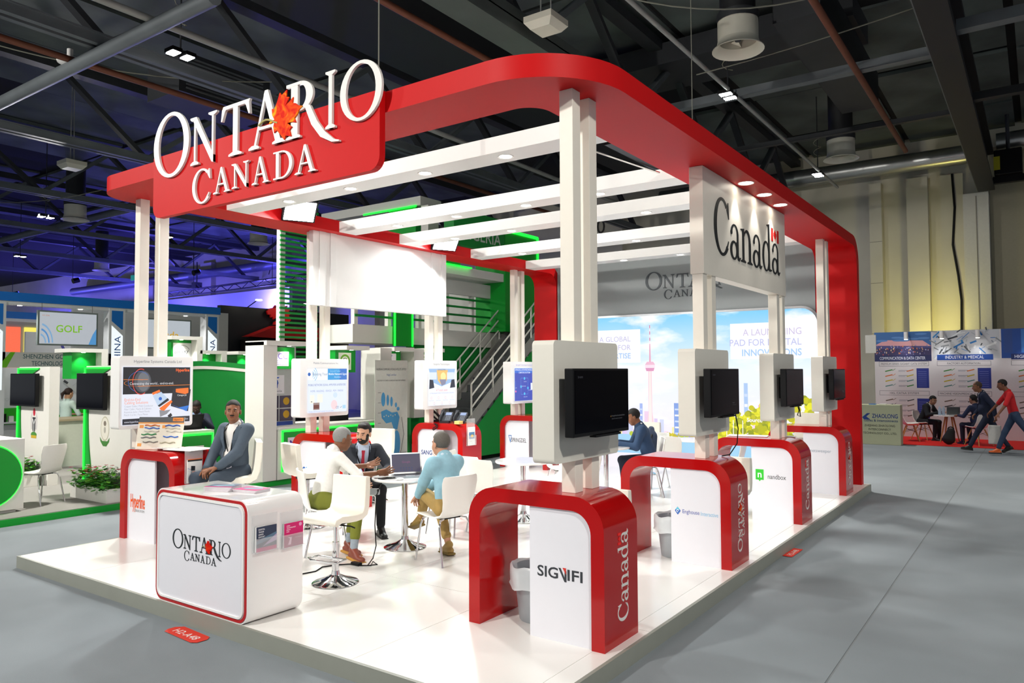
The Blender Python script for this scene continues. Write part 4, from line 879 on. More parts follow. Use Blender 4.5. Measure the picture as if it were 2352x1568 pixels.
def person(label, loc, face, J, skin, hairc, top, legs, shoe, group=None, jacket=None, tie=None, fine=.0062, sc=1.0, name='person', **o):
    """J: dict of local joints (y forward, x to the person's right, z up from loc)"""
    rz = math.atan2(-face[0], face[1]); t = thing(name, label, 'person', loc, rz, group); S_ = sc
    SK = M('skin_' + skin, skin, .5, noise=.06, scale=25); HR = M('hair_' + hairc, hairc, .7, noise=.35, scale=150, bump=.8)
    g = {k: V3(*v) for k, v in J.items() if isinstance(v, (tuple, list)) and len(v) == 3}
    pel, nek = g['pelvis'], g['neck']; ax = nrm(nek - pel); fwd = nrm(g.get('chestdir', V3(0, 1, 0))); fwd = nrm(fwd - ax * (fwd @ ax)); rgt = np.cross(fwd, ax)
    hd, HRot = g['head'], rotm(*J.get('headrot', (0, 0, 0)))
    H = lambda *p: hd + HRot @ (V3(*p) * S_)
    # limbs
    shw = J.get('shw', .17) * S_; A = {}
    for sd, sg in (('r', 1), ('l', -1)):
        sh = nek - ax * .075 * S_ + rgt * sg * shw + fwd * J.get('shf', .0)
        el, wr = ik(sh, g['wrist_' + sd], .285 * S_, .255 * S_, V3(*J.get('elbow_' + sd, (sg * .6, -.4, -.8))))
        hp = pel + rgt * sg * .09 * S_ - ax * .02; kn, an = ik(hp, g['ankle_' + sd], .43 * S_, .42 * S_, V3(*J.get('knee_' + sd, (0, 1, .6)))); A[sd] = (sh, el, wr, hp, kn, an)
    # body: head, neck, core, arms, hands, legs in one mesh
    hb = Blob(fine * .8, .016 * S_); e_ = lambda c, r, **k: hb.ell(H(*c), np.array(r) * S_, 0, HRot, **k)
    e_((0, -.014, .028), (.076, .095, .092)); e_((0, .022, -.03), (.064, .074, .090)); e_((0, .052, -.088), (.036, .034, .028)); e_((.036, .052, -.035), (.028, .03, .036)); e_((-.036, .052, -.035), (.028, .03, .036))
    hb.cap(H(-.034, .080, .022), H(.034, .080, .022), .012 * S_, m=0, k=.012); hb.cap(H(0, .088, .008), H(0, .106, -.028), .009 * S_, .0135 * S_, 0, None, .008); e_((0, .092, -.030), (.019, .012, .010), k=.006)
    for sx in (-1, 1):
        hb.ell(H(sx * .031, .101, .003), np.array((.016, .013, .009)) * S_, 0, HRot, .008, True); e_((sx * .079, -.008, -.012), (.009, .02, .031), k=.006)
    e_((0, .091, -.056), (.023, .010, .007), k=.004); e_((0, .089, -.066), (.019, .010, .007), k=.004)
    hb.cap(H(0, -.02, -.075), nek - ax * .03, .054 * S_, .06 * S_, 0, None, .02)
    bb = Blob(fine * 1.25, .02); bb.cap(nek - ax * .06, pel + ax * .05, .07, .08, 0, (fwd, 1.3))
    for sd in 'rl':
        sh, el, wr, hp, kn, an = A[sd]; bb.cap(nek - ax * .08, sh, .035, .035); bb.cap(sh, el, .036 * S_, .036 * S_); bb.cap(el, wr, .036 * S_, .025 * S_); bb.cap(hp, kn, .06 * S_, .045 * S_); bb.cap(kn, an, .045 * S_, .032 * S_)
    hn = Blob(fine * .62, .006)
    for sd, sg in (('r', 1), ('l', -1)):
        wr = A[sd][2]; hd_ = V3(*J.get('hand_' + sd, tuple(nrm(wr - A[sd][1])))); hn_ = V3(*J.get('palm_' + sd, (0, 0, -1)))
        hand(hn, wr, hd_, hn_, J.get('curl_' + sd, 25), J.get('thumb_' + sd, 1 if sd == 'l' else -1) * 1, 0, S_ * 1.0, J.get('spread_' + sd, 4), J.get('thumba', 40))
    ey = MB(); EW = M('eye_white', '#a89c94', .3); EI = M('eye_dark', '#150d0a', .15)
    for sx in (-1, 1):
        c = H(sx * .031, .0865, .003); ey.sphere(c, (.0095 * S_, .0095 * S_, .0042 * S_), 7, EW); c2 = H(sx * .031 + J.get('gaze', 0), .0925, .003); ey.sphere(c2, (.0058 * S_, .0058 * S_, .0046 * S_), 6, EI)
    BR = M('lip_' + skin, tuple(a * b for a, b in zip(S(skin), (.8, .55, .5))), .5); I3 = HRot
    paint = [(H(0, .10, -.061), np.array((.024, .02, .0125)) * S_, I3, 1)]
    if not o.get('nobrow'): paint += [(H(sx * .032, .09, .024), np.array((.021, .03, .0055)) * S_, I3, 2) for sx in (-1, 1)]
    if o.get('beard'): paint += [(H(0, .06, -.085), np.array((.068, .06, .045)) * S_, I3, 2), (H(0, .1, -.045), np.array((.03, .02, .008)) * S_, I3, 2), (H(.06, .03, -.05), np.array((.02, .04, .06)) * S_, I3, 2), (H(-.06, .03, -.05), np.array((.02, .04, .06)) * S_, I3, 2), (H(0, .10, -.060), np.array((.02, .02, .008)) * S_, I3, 1)]
    if o.get('moustache'): paint += [(H(0, .1, -.046), np.array((.028, .02, .0085)) * S_, I3, 2)]
    blob_obj('body', [hb, bb, hn], [SK, BR, HR], t, paint, extra=ey)
    # hair
    hr = Blob(fine * .9, .01); st = o.get('hair', 'short')
    if st != 'bald':
        hr.ell(H(0, -.016, .034), np.array((.0815, .100, .0965)) * S_, 0, HRot)
        hr.box(H(0, .10, -.04), np.array((.12, .085, .10)) * S_, 0, HRot, .012, True); hr.box(H(0, .0, -.155), np.array((.13, .14, .105 if st != 'long' else .02)) * S_, 0, HRot, .01, True)
        hr.box(H(0, .125, .03), np.array((.12, .055, .042)) * S_, 0, HRot, .015, True)
        if st == 'quiff': hr.ell(H(0, .052, .104), np.array((.05, .042, .022)) * S_, 0, HRot)
        if st == 'pony': hr.cap(H(0, -.10, .03), H(.02, -.17, -.05), .03, .035); hr.cap(H(.02, -.17, -.05), H(.02, -.15, -.16), .035, .012)
        if st == 'receding': hr.ell(H(0, .065, .11), np.array((.05, .075, .05)) * S_, 0, HRot, .01, True)
        if st == 'fringe': hr.ell(H(.03, -.02, -.04), np.array((.07, .07, .08)) * S_, 0, HRot)
        blob_obj('hair', [hr], [HR], t)
    # garments
    def torso(b, g_, hem=-.03, neckr=.07):
        b.cap(pel - ax * hem, pel + ax * .12, .125 * S_ + g_, .12 * S_ + g_, 0, (fwd, 1.30)); b.cap(pel + ax * .1, nek - ax * .17 * S_, .118 * S_ + g_, .135 * S_ + g_, 0, (fwd, 1.32), .05)
        b.cap(nek - ax * .1 * S_ - rgt * shw * .72, nek - ax * .1 * S_ + rgt * shw * .72, .068 * S_ + g_, None, 0, None, .05); b.cap(nek - ax * .10, nek - ax * .02, .085 * S_ + g_, neckr, 0, None, .04)
        if J.get('belly'): b.ell(pel + ax * .14 + fwd * .07, np.array((.14, .11, .14)) * S_ * J['belly'] * .92 + g_, 0, np.stack([rgt, fwd, ax], 1), .05)
    def sleeves(b, g_, full=True):
        for sd in 'rl':
            sh, el, wr = A[sd][:3]; b.cap(sh, el, .056 * S_ + g_, .048 * S_ + g_, 0, None, .05)
            if full: b.cap(el, wr - nrm(wr - el) * .012, .047 * S_ + g_, .036 * S_ + g_, 0, None, .015)
    tc, tslv = top
    TM = M('cloth_' + tc, tc, .85, noise=.08, scale=40, bump=.3)
    sb = Blob(fine * 1.2, .03); torso(sb, .0); sleeves(sb, .0, tslv == 'long')
    if not jacket or True:
        cut_ = None
        if tslv == 'short':
            pass
        col_ = Blob(fine * .8, .012)
        for a_ in range(9):
            u1, u2 = a_ * .7 - 2.8, (a_ + 1) * .7 - 2.8
            if a_ < 8:
                f1 = lambda u: nek + ax * .005 - ax * (.035 * max(0, math.cos(u))) * 1.2 - ax * .008 + (rgt * math.sin(u) + fwd * math.cos(u)) * .061 * S_
                col_.cap(f1(u1), f1(u2), .0125 * S_, None, 0, (ax, .7), .02)
        blob_obj('shirt', [sb, col_] if o.get('collar', True) else [sb], [TM], t)
    if jacket:
        JM = M('cloth_' + jacket, jacket, .85, noise=.10, scale=35, bump=.35); jb = Blob(fine * 1.2, .03); torso(jb, .014, J.get('hem', -.02), .075); sleeves(jb, .010)
        op = o.get('open', .075)
        def cut(C):
            q = C - pel; z = q @ ax; x = q @ rgt; y = q @ fwd; Lz = np.linalg.norm(nek - pel)
            w = .012 + op * np.clip((z - .10) / (Lz - .10), 0, 1.1); return (y > .0) & (np.abs(x) < w) & (z > o.get('button', .12))
        blob_obj('jacket', [jb], [JM], t, cut=cut if op else None)
        if op:                                                     # lapels
            lp = MB(); 
            for sg in (-1, 1):
                pts = []
                for q in range(6):
                    z = .14 + q * .07; w = .012 + op * np.clip((z - .10) / (np.linalg.norm(nek - pel) - .10), 0, 1.1); yv = (.118 + .02 * min(1, z / .3)) / 1.32 * S_ + .028
                    yv *= math.sqrt(max(.15, 1 - (w / .2) ** 2)); 
                    if z > .36: yv -= (z - .36) * .25
                    pts.append([pel + ax * z + rgt * sg * w + fwd * yv, pel + ax * z + rgt * sg * (w + .035 + .02 * (q > 2)) + fwd * (yv - .012)])
                lp.grid([[tuple(p) for p in r] for r in pts], .006)
            me = lp.mesh('lapels', JM); ob = bpy.data.objects.new('lapels', me); COL.objects.link(ob); ob.parent = t
    if tie:
        m = MB(); pts = []
        for q in range(8):
            z = np.linalg.norm(nek - pel) - .05 - q * .05; yv = (.125) / 1.32 * S_ + .02 - (max(0, z - .36) * .25); w = .012 + .016 * q / 7 + (.008 if q == 0 else 0)
            pts.append([tuple(pel + ax * z - rgt * w + fwd * yv), tuple(pel + ax * z + rgt * w + fwd * yv)])
        m.grid(pts, .008); ob = bpy.data.objects.new('tie', m.mesh('tie', M('tie_' + tie, tie, .5))); COL.objects.link(ob); ob.parent = t
    if o.get('lanyard'):
        m = MB(); Lz = np.linalg.norm(nek - pel); y0 = .125 / 1.32 * S_ + .034
        for sg in (-1, 1): m.tube([tuple(pel + ax * (Lz - .02) + rgt * sg * .07 + fwd * .03), tuple(pel + ax * (Lz - .1) + rgt * sg * .07 + fwd * (y0 - .02)), tuple(pel + ax * (Lz - .25) + rgt * (sg * .035 - .02) + fwd * y0), tuple(pel + ax * (Lz - .38) - rgt * .03 + fwd * (y0 + .006))], .006, 5, BLACK)
        f = FR(pel + ax * (Lz - .50) - rgt * .065 + fwd * (y0 + .012), rgt, ax); m.prism([(0, 0), (.07, 0), (.07, .12), (0, .12)], f, 0, .004, M('badge_white', '#dcd4e0', .4)); m.prism([(0, 0), (.07, 0), (.07, .02), (0, .02)], f, .004, .005, M('badge_purple', '#7a5a9a', .4)); m.prism([(.012, .045), (.04, .045), (.04, .1), (.012, .1)], f, .004, .005, M('badge_ink', '#8a8494', .4))
        ob = bpy.data.objects.new('lanyard_badge', m.mesh('lanyard_badge')); COL.objects.link(ob); ob.parent = t
    lb = Blob(fine * 1.25, .025); lb.cap(pel - rgt * .05, pel + rgt * .05, .115 * S_, None, 0, (fwd, 1.15))
    for sd in 'rl':
        _, _, _, hp, kn, an = A[sd]; lb.cap(hp, kn, .088 * S_, .066 * S_, 0, None, .04); lb.cap(kn, an + nrm(kn - an) * J.get('cuff', .04), .062 * S_, .05 * S_, 0, None, .02)
    blob_obj('trousers', [lb], [M('cloth_' + legs, legs, .85, noise=.08, scale=40, bump=.3)], t)
    if o.get('sock'):
        for sd in 'rl':
            kn, an = A[sd][4], A[sd][5]; sb2 = Blob(fine, .01).cap(an, an + nrm(kn - an) * .14, .038 * S_, .042 * S_)
            blob_obj('sock', [sb2], [M('sock_' + o['sock'], o['sock'], .9, noise=.2, scale=60)], t)
    for sd in 'rl':
        an = A[sd][5]; td = nrm(V3(*J.get('toe_' + sd, (0, 1, -.25)))); dn = V3(*J.get('sole_' + sd, (0, 0, -1))); dn = nrm(dn - td * (dn @ td)); x_ = np.cross(td, dn)
        fb = Blob(fine * .9, .02); fb.cap(an + dn * .055 - td * .03, an + dn * .06 + td * .15, .04 * S_, .036 * S_, 0, (dn, 1.3)); fb.cap(an - td * .01, an + dn * .045 + td * .07, .042 * S_, .038 * S_)
        fb.box(an + dn * .088 + td * .055, (.043 * S_, .13 * S_, .012), 1, np.stack([x_, td, -dn], 1), .006, rd=.01)
        blob_obj('shoe', [fb], [M('shoe_' + shoe, shoe, .4), M('sole_' + o.get('sole', '#1a1612'), o.get('sole', '#1a1612'), .6)], t)
    return t
# ------------------------------------------------------------------ furniture makers
def pad(P, r):                                          # rounded cushion: grid shell thick
    return P
def bar_stool():
    t = thing('bar_stool', 'proto', 'stool', group='white leather bar stools')
    MB().lathe([(0, 0), (.2, 0), (.205, .008), (.19, .018), (.1, .045), (.04, .075), (.032, .11), (0, .11)], n=36).build('base', CHROME, t, smooth=40)
    MB().cyl((0, 0, .09), (0, 0, .36), .03, n=18).build('outer_tube', CHROME, t, smooth=40); MB().cyl((0, 0, .36), (0, 0, .53), .02, n=16).build('gas_lift', CHROME, t, smooth=40)
    MB().tube([(.0, -.03, .22), (-.16, -.05, .23), (-.17, -.16, .23), (-.1, -.20, .23), (.1, -.20, .23), (.17, -.16, .23), (.16, -.05, .23), (0, -.03, .22)], .011, 8).build('footrest', CHROME, t, smooth=60)
    MB().tube([(.04, 0, .51), (.16, .02, .505), (.2, .02, .495)], .007, 6).build('lever', BLACK, t)
    # seat and back: one padded L, quilted in squares
    prof = [(y_, z_ - .075) for y_, z_ in [(-.21, .62), (-.20, .648), (-.14, .665), (-.05, .655), (.05, .65), (.12, .655), (.165, .68), (.185, .74), (.195, .82), (.203, .90), (.208, .975), (.21, .995)]]
    G = []
    for k, (y, z) in enumerate(prof):
        row = []
        for i in range(13):
            u = i / 12 * 2 - 1; w = .205 * (1 - .06 * abs(k - 5) / 6); q = .007 * (abs(math.sin(u * 3 * math.pi / 2 + math.pi / 2)) ** .4) * (abs(math.sin(k * math.pi / 3 + .5)) ** .4) * (1 < k < 10)
            e = 0
            row.append((w * u, y + (q - e if k > 5 else 0), z + (q - e if k <= 5 else 0)))
        G.append(row)
    m = MB(); m.grid(G, .06); o = m.build('padded_seat', LEATHER, t, smooth=60)
    md = o.modifiers.new('round', 'BEVEL'); md.width = .018; md.segments = 3; md.limit_method = 'ANGLE'; md.angle_limit = math.radians(55)
    MB().box(-.1, .1, -.1, .1, .523, .54).build('seat_plate', BLACK, t)
    return t
def moulded_chair():
    t = thing('moulded_chair', 'proto', 'chair', group='white moulded chairs with chrome legs')
    prof = [(-.23, .435, .18), (-.21, .452, .2), (-.12, .45, .215), (0, .44, .22), (.1, .44, .215), (.17, .46, .20), (.205, .52, .175), (.225, .60, .185), (.24, .70, .205), (.255, .79, .215), (.262, .84, .205), (.264, .855, .19)]
    G = [[(w * math.sin((i / 10 * 2 - 1) * 1.25) / math.sin(1.25), y - (.03 * (i / 5 - 1) ** 2 if k > 5 else 0), z + (.018 * (i / 5 - 1) ** 2 if k <= 5 else 0)) for i in range(11)] for k, (y, z, w) in enumerate(prof)]
    MB().grid(G, .014).build('shell', PLAST, t, smooth=60)
    for sx in (-1, 1):
        for y0, y1 in ((-.13, -.21), (.1, .22)): MB().tube([(sx * .10, y0, .43), (sx * .16, y0 + (y1 - y0) * .2, .42), (sx * .185, y0 + (y1 - y0) * .35, .36), (sx * .21, y1, 0)], .0105, 8).build('leg', CHROME, t, smooth=60)
    MB().box(-.12, .12, -.13, .11, .424, .436).build('seat_plate', BLACK, t)
    return t
def round_table():
    t = thing('round_table', 'proto', 'table', group='white round tables on chrome pedestals')
    MB().lathe([(0, .722), (.345, .722), (.352, .73), (.352, .742), (.345, .75), (0, .75)], n=44).build('table_top', WHG, t, smooth=40)
    MB().cyl((0, 0, .06), (0, 0, .722), .034, n=20).build('pedestal', CHROME, t, smooth=40); MB().lathe([(.12, .71), (.12, .722), (0, .722), (0, .70), (.05, .70), (.12, .71)], n=24).build('top_flange', CHROME, t, smooth=40)
    MB().lathe([(0, 0), (.22, 0), (.225, .008), (.2, .02), (.1, .05), (.045, .085), (.036, .12)], n=36).build('base', CHROME, t, smooth=40)
    return t
def waste_bin():
    t = thing('waste_bin', 'proto', 'bin', group='mesh waste bins with liners')
    MB().lathe([(0, .0), (.105, 0), (.11, .01), (.14, .28), (.143, .285), (.136, .285), (.104, .012), (0, .012)], n=26).build('bucket', M('bin_grey', '#a8adb2', .45, metal=.3, noise=.2, scale=6), t, smooth=40)
    R = [(.12, .12), (.137, .285), (.15, .30), (.16, .285), (.162, .24), (.158, .2), (.163, .185)]
    m = MB(); P = []; n = 36
    for r, z in R:
        for i in range(n):
            a = 2 * math.pi * i / n; k = 1 + .018 * math.sin(5 * a + z * 20) + .012 * math.sin(9 * a); P.append((r * k * math.cos(a), r * k * math.sin(a), z + .006 * math.sin(4 * a) + .004 * math.sin(7 * a)))
    m.add(P, [(j * n + i, j * n + (i + 1) % n, (j + 1) * n + (i + 1) % n, (j + 1) * n + i) for j in range(len(R) - 1) for i in range(n)]); m.build('liner', M('bin_liner', '#d9dde0', .3, alpha=.8), t, smooth=80)
    return t
def placer(proto):
    st = {'first': True}
    def place(x, y, z, fx, fy, label, group=None, sc=None):
        rz = math.atan2(fx, -fy)                       # prototypes look towards -y
        if st['first']:
            st['first'] = False; proto.matrix_basis = Matrix.Translation((x, y, z)) @ Matrix.Rotation(rz, 4, 'Z') @ (Matrix.Scale(sc, 4) if sc else Matrix()); proto['label'] = label
            if group: proto['group'] = group
            return proto
        return dup(proto, (x, y, z), rz, label, group, sc)
    return place
stool, chair, table, wbin = placer(bar_stool()), placer(moulded_chair()), placer(round_table()), placer(waste_bin())
stool(-5.15, 4.58, PZ, .12, -.99, 'tufted white bar stool standing in front of the seated white-shirted man')
stool(-7.3, 6.05, PZ, .25, .97, 'white bar stool seen from behind, left of the white-shirted man', sc=1.1)
stool(-7.33, 5.05, PZ, -.55, -.83, 'white bar stool on which the grey-suited man sits', sc=1.2)
stool(-7.95, 7.75, PZ, .2, -1, 'white bar stool whose back rises behind the man in the red tie', sc=1.12)
stool(-2.87, 5.2, PZ, 0, -1, 'white bar stool behind the nearest red counter')
stool(-2.72, 7.75, PZ, 0, -1, 'white bar stool behind the second red counter along the aisle', sc=1.02)
stool(-3.15, 12.85, PZ, 0, -1, 'tufted white bar stool behind the farthest red counter', sc=1.25)
stool(-5.9, 12.6, PZ, 0, -1, 'white bar stool against the skyline picture, left of the round tables')
table(-5.575, 5.92, PZ, 0, -1, 'round table with the laptop where the three men talk')
table(-5.33, 7.8, PZ, 0, -1, 'empty round table beyond the blue-jacketed man')
table(-5.28, 9.9, PZ, 0, -1, 'round table before the man with the dark blue jacket at the back')
table(-4.6, 11.75, PZ, 0, -1, 'round table close to the skyline picture')
chair(-4.86, 5.74, PZ, -.97, .2, 'white moulded chair with the blue-jacketed man')
chair(-6.16, 5.31, PZ, .5, .87, 'white moulded chair with the white-shirted man')
chair(-6.6, 6.25, PZ, .75, -.62, 'white moulded chair with the man in the red tie')
chair(-5.62, 6.75, PZ, 0, -1, 'empty white moulded chair behind the laptop table')
chair(-5.95, 7.45, PZ, .9, .3, 'empty white moulded chair left of the second round table')
chair(-5.28, 7.08, PZ, .1, 1, 'empty white moulded chair with its back to the laptop table')
chair(-5.2, 8.5, PZ, -.1, -1, 'empty white moulded chair behind the second round table')
chair(-4.62, 7.9, PZ, -1, 0, 'empty white moulded chair right of the second round table')
chair(-5.2, 11.25, PZ, -.3, -1, 'white moulded chair with the backpack on it')
chair(-4.62, 11.1, PZ, .3, 1, 'empty white moulded chair before the farthest round table')
chair(-4.1, 11.9, PZ, -1, -.1, 'empty white moulded chair right of the farthest round table')
chair(-5.75, 9.4, PZ, .7, .7, 'empty white moulded chair left of the third round table')
wbin(-3.14, 4.80, PZ, 0, -1, 'waste bin with white liner in the nearest red counter', sc=1.38)
wbin(-3.05, 7.2, PZ, 0, -1, 'waste bin with white liner in the second red counter', sc=1.38)
t = thing('backpack', 'dark blue backpack slumped on a white moulded chair', 'backpack', (-5.2, 11.2, PZ + .46))
b_ = Blob(.012, .04); b_.cap((0, 0, .1), (0.02, .05, .34), .13, .11, 0, ((0, 1, 0), 1.5)); b_.cap((0, .04, .38), (.02, .07, .46), .06, .05); blob_obj('bag_body', [b_], [M('navy_nylon', '#27364e', .6, noise=.2)], t)
b_ = Blob(.01, .02)
for s_ in (-.06, .06): b_.cap((s_, -.09, .05), (s_, -.06, .3), .018); b_.cap((s_, -.06, .3), (s_, .05, .44), .018)
blob_obj('straps', [b_], [M('strap_black', '#14161a', .6)], t)
# ------------------------------------------------------------------ desk and counter things
def holder(name, label, f, w, h, printer, clear=True):
    t = thing(name, label, 'holder', f(w / 2, 0, 0))
    MB().prism([(0, 0), (w, 0), (w, h * 1.45), (0, h * 1.45)], f, .001, .004).build('back_plate', ACRYL, t)
    MB().prism([(0, 0), (w, 0), (w, h * .55), (0, h * .55)], f, .032, .035).prism([(0, 0), (w, 0), (w, .004), (0, .004)], f, .004, .035).build('front_lip', ACRYL, t)
    q = FR(f(0, 0, 0), f.u, f.v)
    tt = thing(name.replace('holder', 'stack'), label.replace('clear acrylic holder for', 'stack of'), 'leaflets', f(w / 2, .01, .02))
    MB().prism([(w * .1, .006), (w * .9, .006), (w * .9, h), (w * .1, h)], f, .008, .024).build('leaflet_block', WHT, tt)
    p = Print(FR(f(w * .1, .006, .0235), f.u, f.v)); printer(p, w * .8, h - .006); p.build(tt, 'cover_print')
def cov1(p, w, h):
    p.rect(0, 0, w, h, '#2d3a54'); p.rect(0, 0, w, h * .16, '#c81e74'); p.poly([(0, h * .45), (w, h * .7), (w, h * .5), (0, h * .3)], '#5a7a94'); p.poly([(w * .3, h * .2), (w, h * .62), (w, h * .35)], '#b9a6c8')
    for k, s_ in enumerate(('DIGITAL', 'TRADE', 'LEADS', 'EXPORT')): p.text(s_, w * .1, h * (.86 - .1 * k), h * .06, '#f2f2f6', bold=.02)
def cov2(p, w, h):
    p.rect(0, 0, w, h, '#d4156c'); p.rect(0, 0, w, h * .46, '#9c1258'); p.disc(w * .85, h * .88, w * .08, '#e8a0c4'); p.poly([(w * .2, h * .1), (w * .3, h * .35), (w * .18, h * .42), (w * .4, h * .4), (w * .35, h * .1)], '#f0c8dc')
    for k, s_ in enumerate(('OPEN', 'TECHNOLOGY', 'MEDIA', 'HUB')): p.text(s_, w * .12, h * (.86 - .08 * k), h * .05, '#fbe4f0', bold=.02)
    p.text('OPEN TO BUSINESS', w * .55, h * .34, h * .03, '#f0c8dc')
holder('leaflet_holder', 'clear acrylic holder for dark blue leaflets on the desk side', FR((-4.795, 3.455, .645), (0, 1, 0), (0, 0, 1)), .225, .19, cov1)
holder('leaflet_holder', 'clear acrylic holder for magenta leaflets on the desk side', FR((-4.795, 3.705, .63), (0, 1, 0), (0, 0, 1)), .225, .19, cov2)
def cov3(p, w, h): p.rect(0, 0, w, h, '#f2f0ee'); p.rect(0, h * .93, w, h, '#20222a'); p.rect(0, h, w, h * 1.03, '#f07828'); p.poly([(w * .22, h * .35), (w * .5, h * .3), (w * .52, h * .72), (w * .24, h * .74)], '#22252c'); p.rect(w * .32, h * .36, w * .52, h * .5, '#f07020'); p.line((0, h * .64), (w * .22, h * .58), .004, '#3a68c0'); p.line((w * .5, h * .52), (w, h * .45), .003, '#b0b4c0')
holder('leaflet_holder', 'clear acrylic holder for white leaflets on the red counter by the grey-suited man', FR((-7.485, 4.55, .80), (0, 1, 0), (0, 0, 1)), .21, .25, cov3)
def cov4(p, w, h): p.rect(0, 0, w, h, '#f4f4f2'); p.rect(w * .1, h * .35, w * .9, h * .72, '#5a88b4'); p.disc(w * .55, h * .5, w * .22, '#f0c030', ry=h * .08); p.text('Solutions', w * .2, h * .2, h * .04, '#e08a60')
holder('leaflet_holder', 'clear acrylic holder for white brochures on the counter with desk phones', FR((-7.64, 9.55, .78), (0, 1, 0), (0, 0, 1)), .22, .30, cov4)
f = FR((-7.93, 4.30, .3), (1, 0, 0), (0, 0, 1))
# leaflets on the desk
for k, (x, y, a, c, l) in enumerate(((-5.42, 3.63, .25, '#44546e', 'stack of dark leaflets on the white desk'), (-5.17, 3.72, .1, '#c8287a', 'fan of magenta leaflets on the white desk'))):
    t = thing('leaflet_pile', l, 'leaflets', (x, y, 1.035), a)
    for q in range(5 - 2 * k):
        c_, s_ = math.cos(a + q * .05), math.sin(a + q * .05); F = FR((x, y, 1.036 + q * .007), (c_, s_, 0), (-s_, c_, 0)); m = MB(); m.prism([(-.12, -.08), (.12, -.08), (.12, .08), (-.12, .08)], F, 0, .006, M('paper_edge', '#d8d0d6', .7)); m.build('leaflet', None, t)
    p = Print(FR((x, y, 1.036 + (5 - 2 * k) * .007 - .001), (c_, s_, 0), (-s_, c_, 0))); p.rect(-.12, -.08, .12, .08, c); p.rect(-.12, -.08, .12, -.05, '#d4247c'); p.poly([(-.1, 0), (.05, .07), (.1, .02), (-.02, -.04)], '#7a9ab0'); p.build(t, 'cover_print')
# sample board and catalogue on the first left counter
t = thing('sample_board', 'cardboard sample board with coloured cables leaning on the red counter', 'board', (-8.2, 4.6, CH))
f = FR((-8.32, 4.46, CH + .002), (.86, .42, 0), (-.08, .16, .95)); MB().prism([(0, 0), (.56, 0), (.56, .36), (0, .36)], f, -.006, 0).build('board', M('card_white', '#ece4d4', .6), t)
p = Print(f); p.rect(0, .30, .56, .36, '#55585c'); p.rect(0, .285, .56, .30, '#f0a050'); p.rect(.42, .315, .55, .355, '#f09040'); p.text('Hyperline', .435, .325, .02, '#6a3a18', width=.1)
for k in range(3): p.rect(.02 + (.28 if k == 1 else 0), (.235, .235, .03)[k], .07 + (.28 if k == 1 else 0), (.27, .27, .065)[k], '#f0a050')
p.build(t, 'board_print')
for k, (x, z, c) in enumerate(((.09, .265, '#e07030'), (.09, .235, '#3a68c8'), (.09, .20, '#d8d4c8'), (.06, .165, '#1f8a4a'), (.06, .13, '#7a7a80'), (.34, .265, '#2a58c0'), (.34, .235, '#cfc8b8'), (.36, .20, '#d8d4c8'), (.33, .14, '#2a6ad0'), (.09, .08, '#8a8a84'), (.3, .075, '#b0a890'))):
    MB().tube([f(x + q * .02, z + .006 * math.sin(q * 1.3 + k), .008) for q in range(10)], .006, 6, PM(c)).build('cable_sample', None, t)
def sheet(label, x, y, z, a, w, h, tilt=0, marks=True, name='catalogue'):
    t = thing(name, label, 'catalogue', (x, y, z), a); u = Vector((math.cos(a), math.sin(a), 0)); v = Vector((-math.sin(a), math.cos(a), tilt))
    F = FR((x, y, z), u, v); MB().prism([(0, 0), (w, 0), (w, h), (0, h)], F, 0, .006).build('pages', M('paper_white', '#efedea', .6), t)
    p = Print(FR(F(0, 0, .005), F.u, F.v))
    for i in range(5):
        for j in range(4): p.rect(w * (.1 + .18 * i), h * (.14 + .2 * j), w * (.16 + .18 * i), h * (.18 + .2 * j), random.choice(['#9ab', '#8aa0c8', '#7ab0a0', '#b8b8c0', '#c8a890'] if False else ['#8aa0c8', '#7ab0a0', '#b8b8c0', '#c8a890']))
    p.build(t, 'page_print')
sheet('open catalogue page hanging over the red counter edge', -7.86, 4.52, CH + .012, .18, .42, .36)
sheet('folded catalogue lying before the sample board', -8.05, 4.50, CH + .02, .3, .26, .20)
# phones on the third left counter
def deskphone(x, y, a, label):
    t = thing('desk_phone', label, 'phone', (x, y, CH), a); u = Vector((math.cos(a), math.sin(a), 0)); w = Vector((-math.sin(a), math.cos(a), 0)); v = (w * .75 + Vector((0, 0, .66))).normalized()
    F = FR(Vector((x, y, CH + .03)), u, v); MB().prism(rrect(-.1, 0, .1, .22, .015), F, -.03, 0).build('phone_body', M('phone_black', '#1d2026', .4), t); MB().prism([(-.02, .14), (.085, .14), (.085, .205), (-.02, .205)], F, 0, .003).build('display', M('phone_display', '#7a88a8', .2), t)
    for i in range(3):
        for j in range(4): MB().prism([(0 + i * .03, .02 + j * .028), (.022 + i * .03, .02 + j * .028), (.022 + i * .03, .04 + j * .028), (0 + i * .03, .04 + j * .028)], F, 0, .004).build('key', M('phone_key', '#5a5e68', .5), t)
    MB().tube([F(-.07, .0, .02), F(-.07, .03, .05), F(-.07, .11, .055), F(-.07, .19, .05), F(-.07, .215, .02)], [.024, .026, .018, .026, .024], 9).build('handset', MATS['phone_black'], t, smooth=60)
    MB().prism([(-.08, -.02), (.08, -.02), (.08, .1), (-.08, .1)], FR(Vector((x, y, CH + .002)), u, w), 0, .03).build('stand', MATS['phone_black'], t)
deskphone(-8.15, 9.6, .35, 'black desk phone on the red counter, coiled cord hanging down'); deskphone(-7.9, 9.66, .25, 'black desk phone on the red counter beside the sticky-note block'); deskphone(-8.5, 9.85, 2.4, 'black desk phone behind the white posts on the red counter')
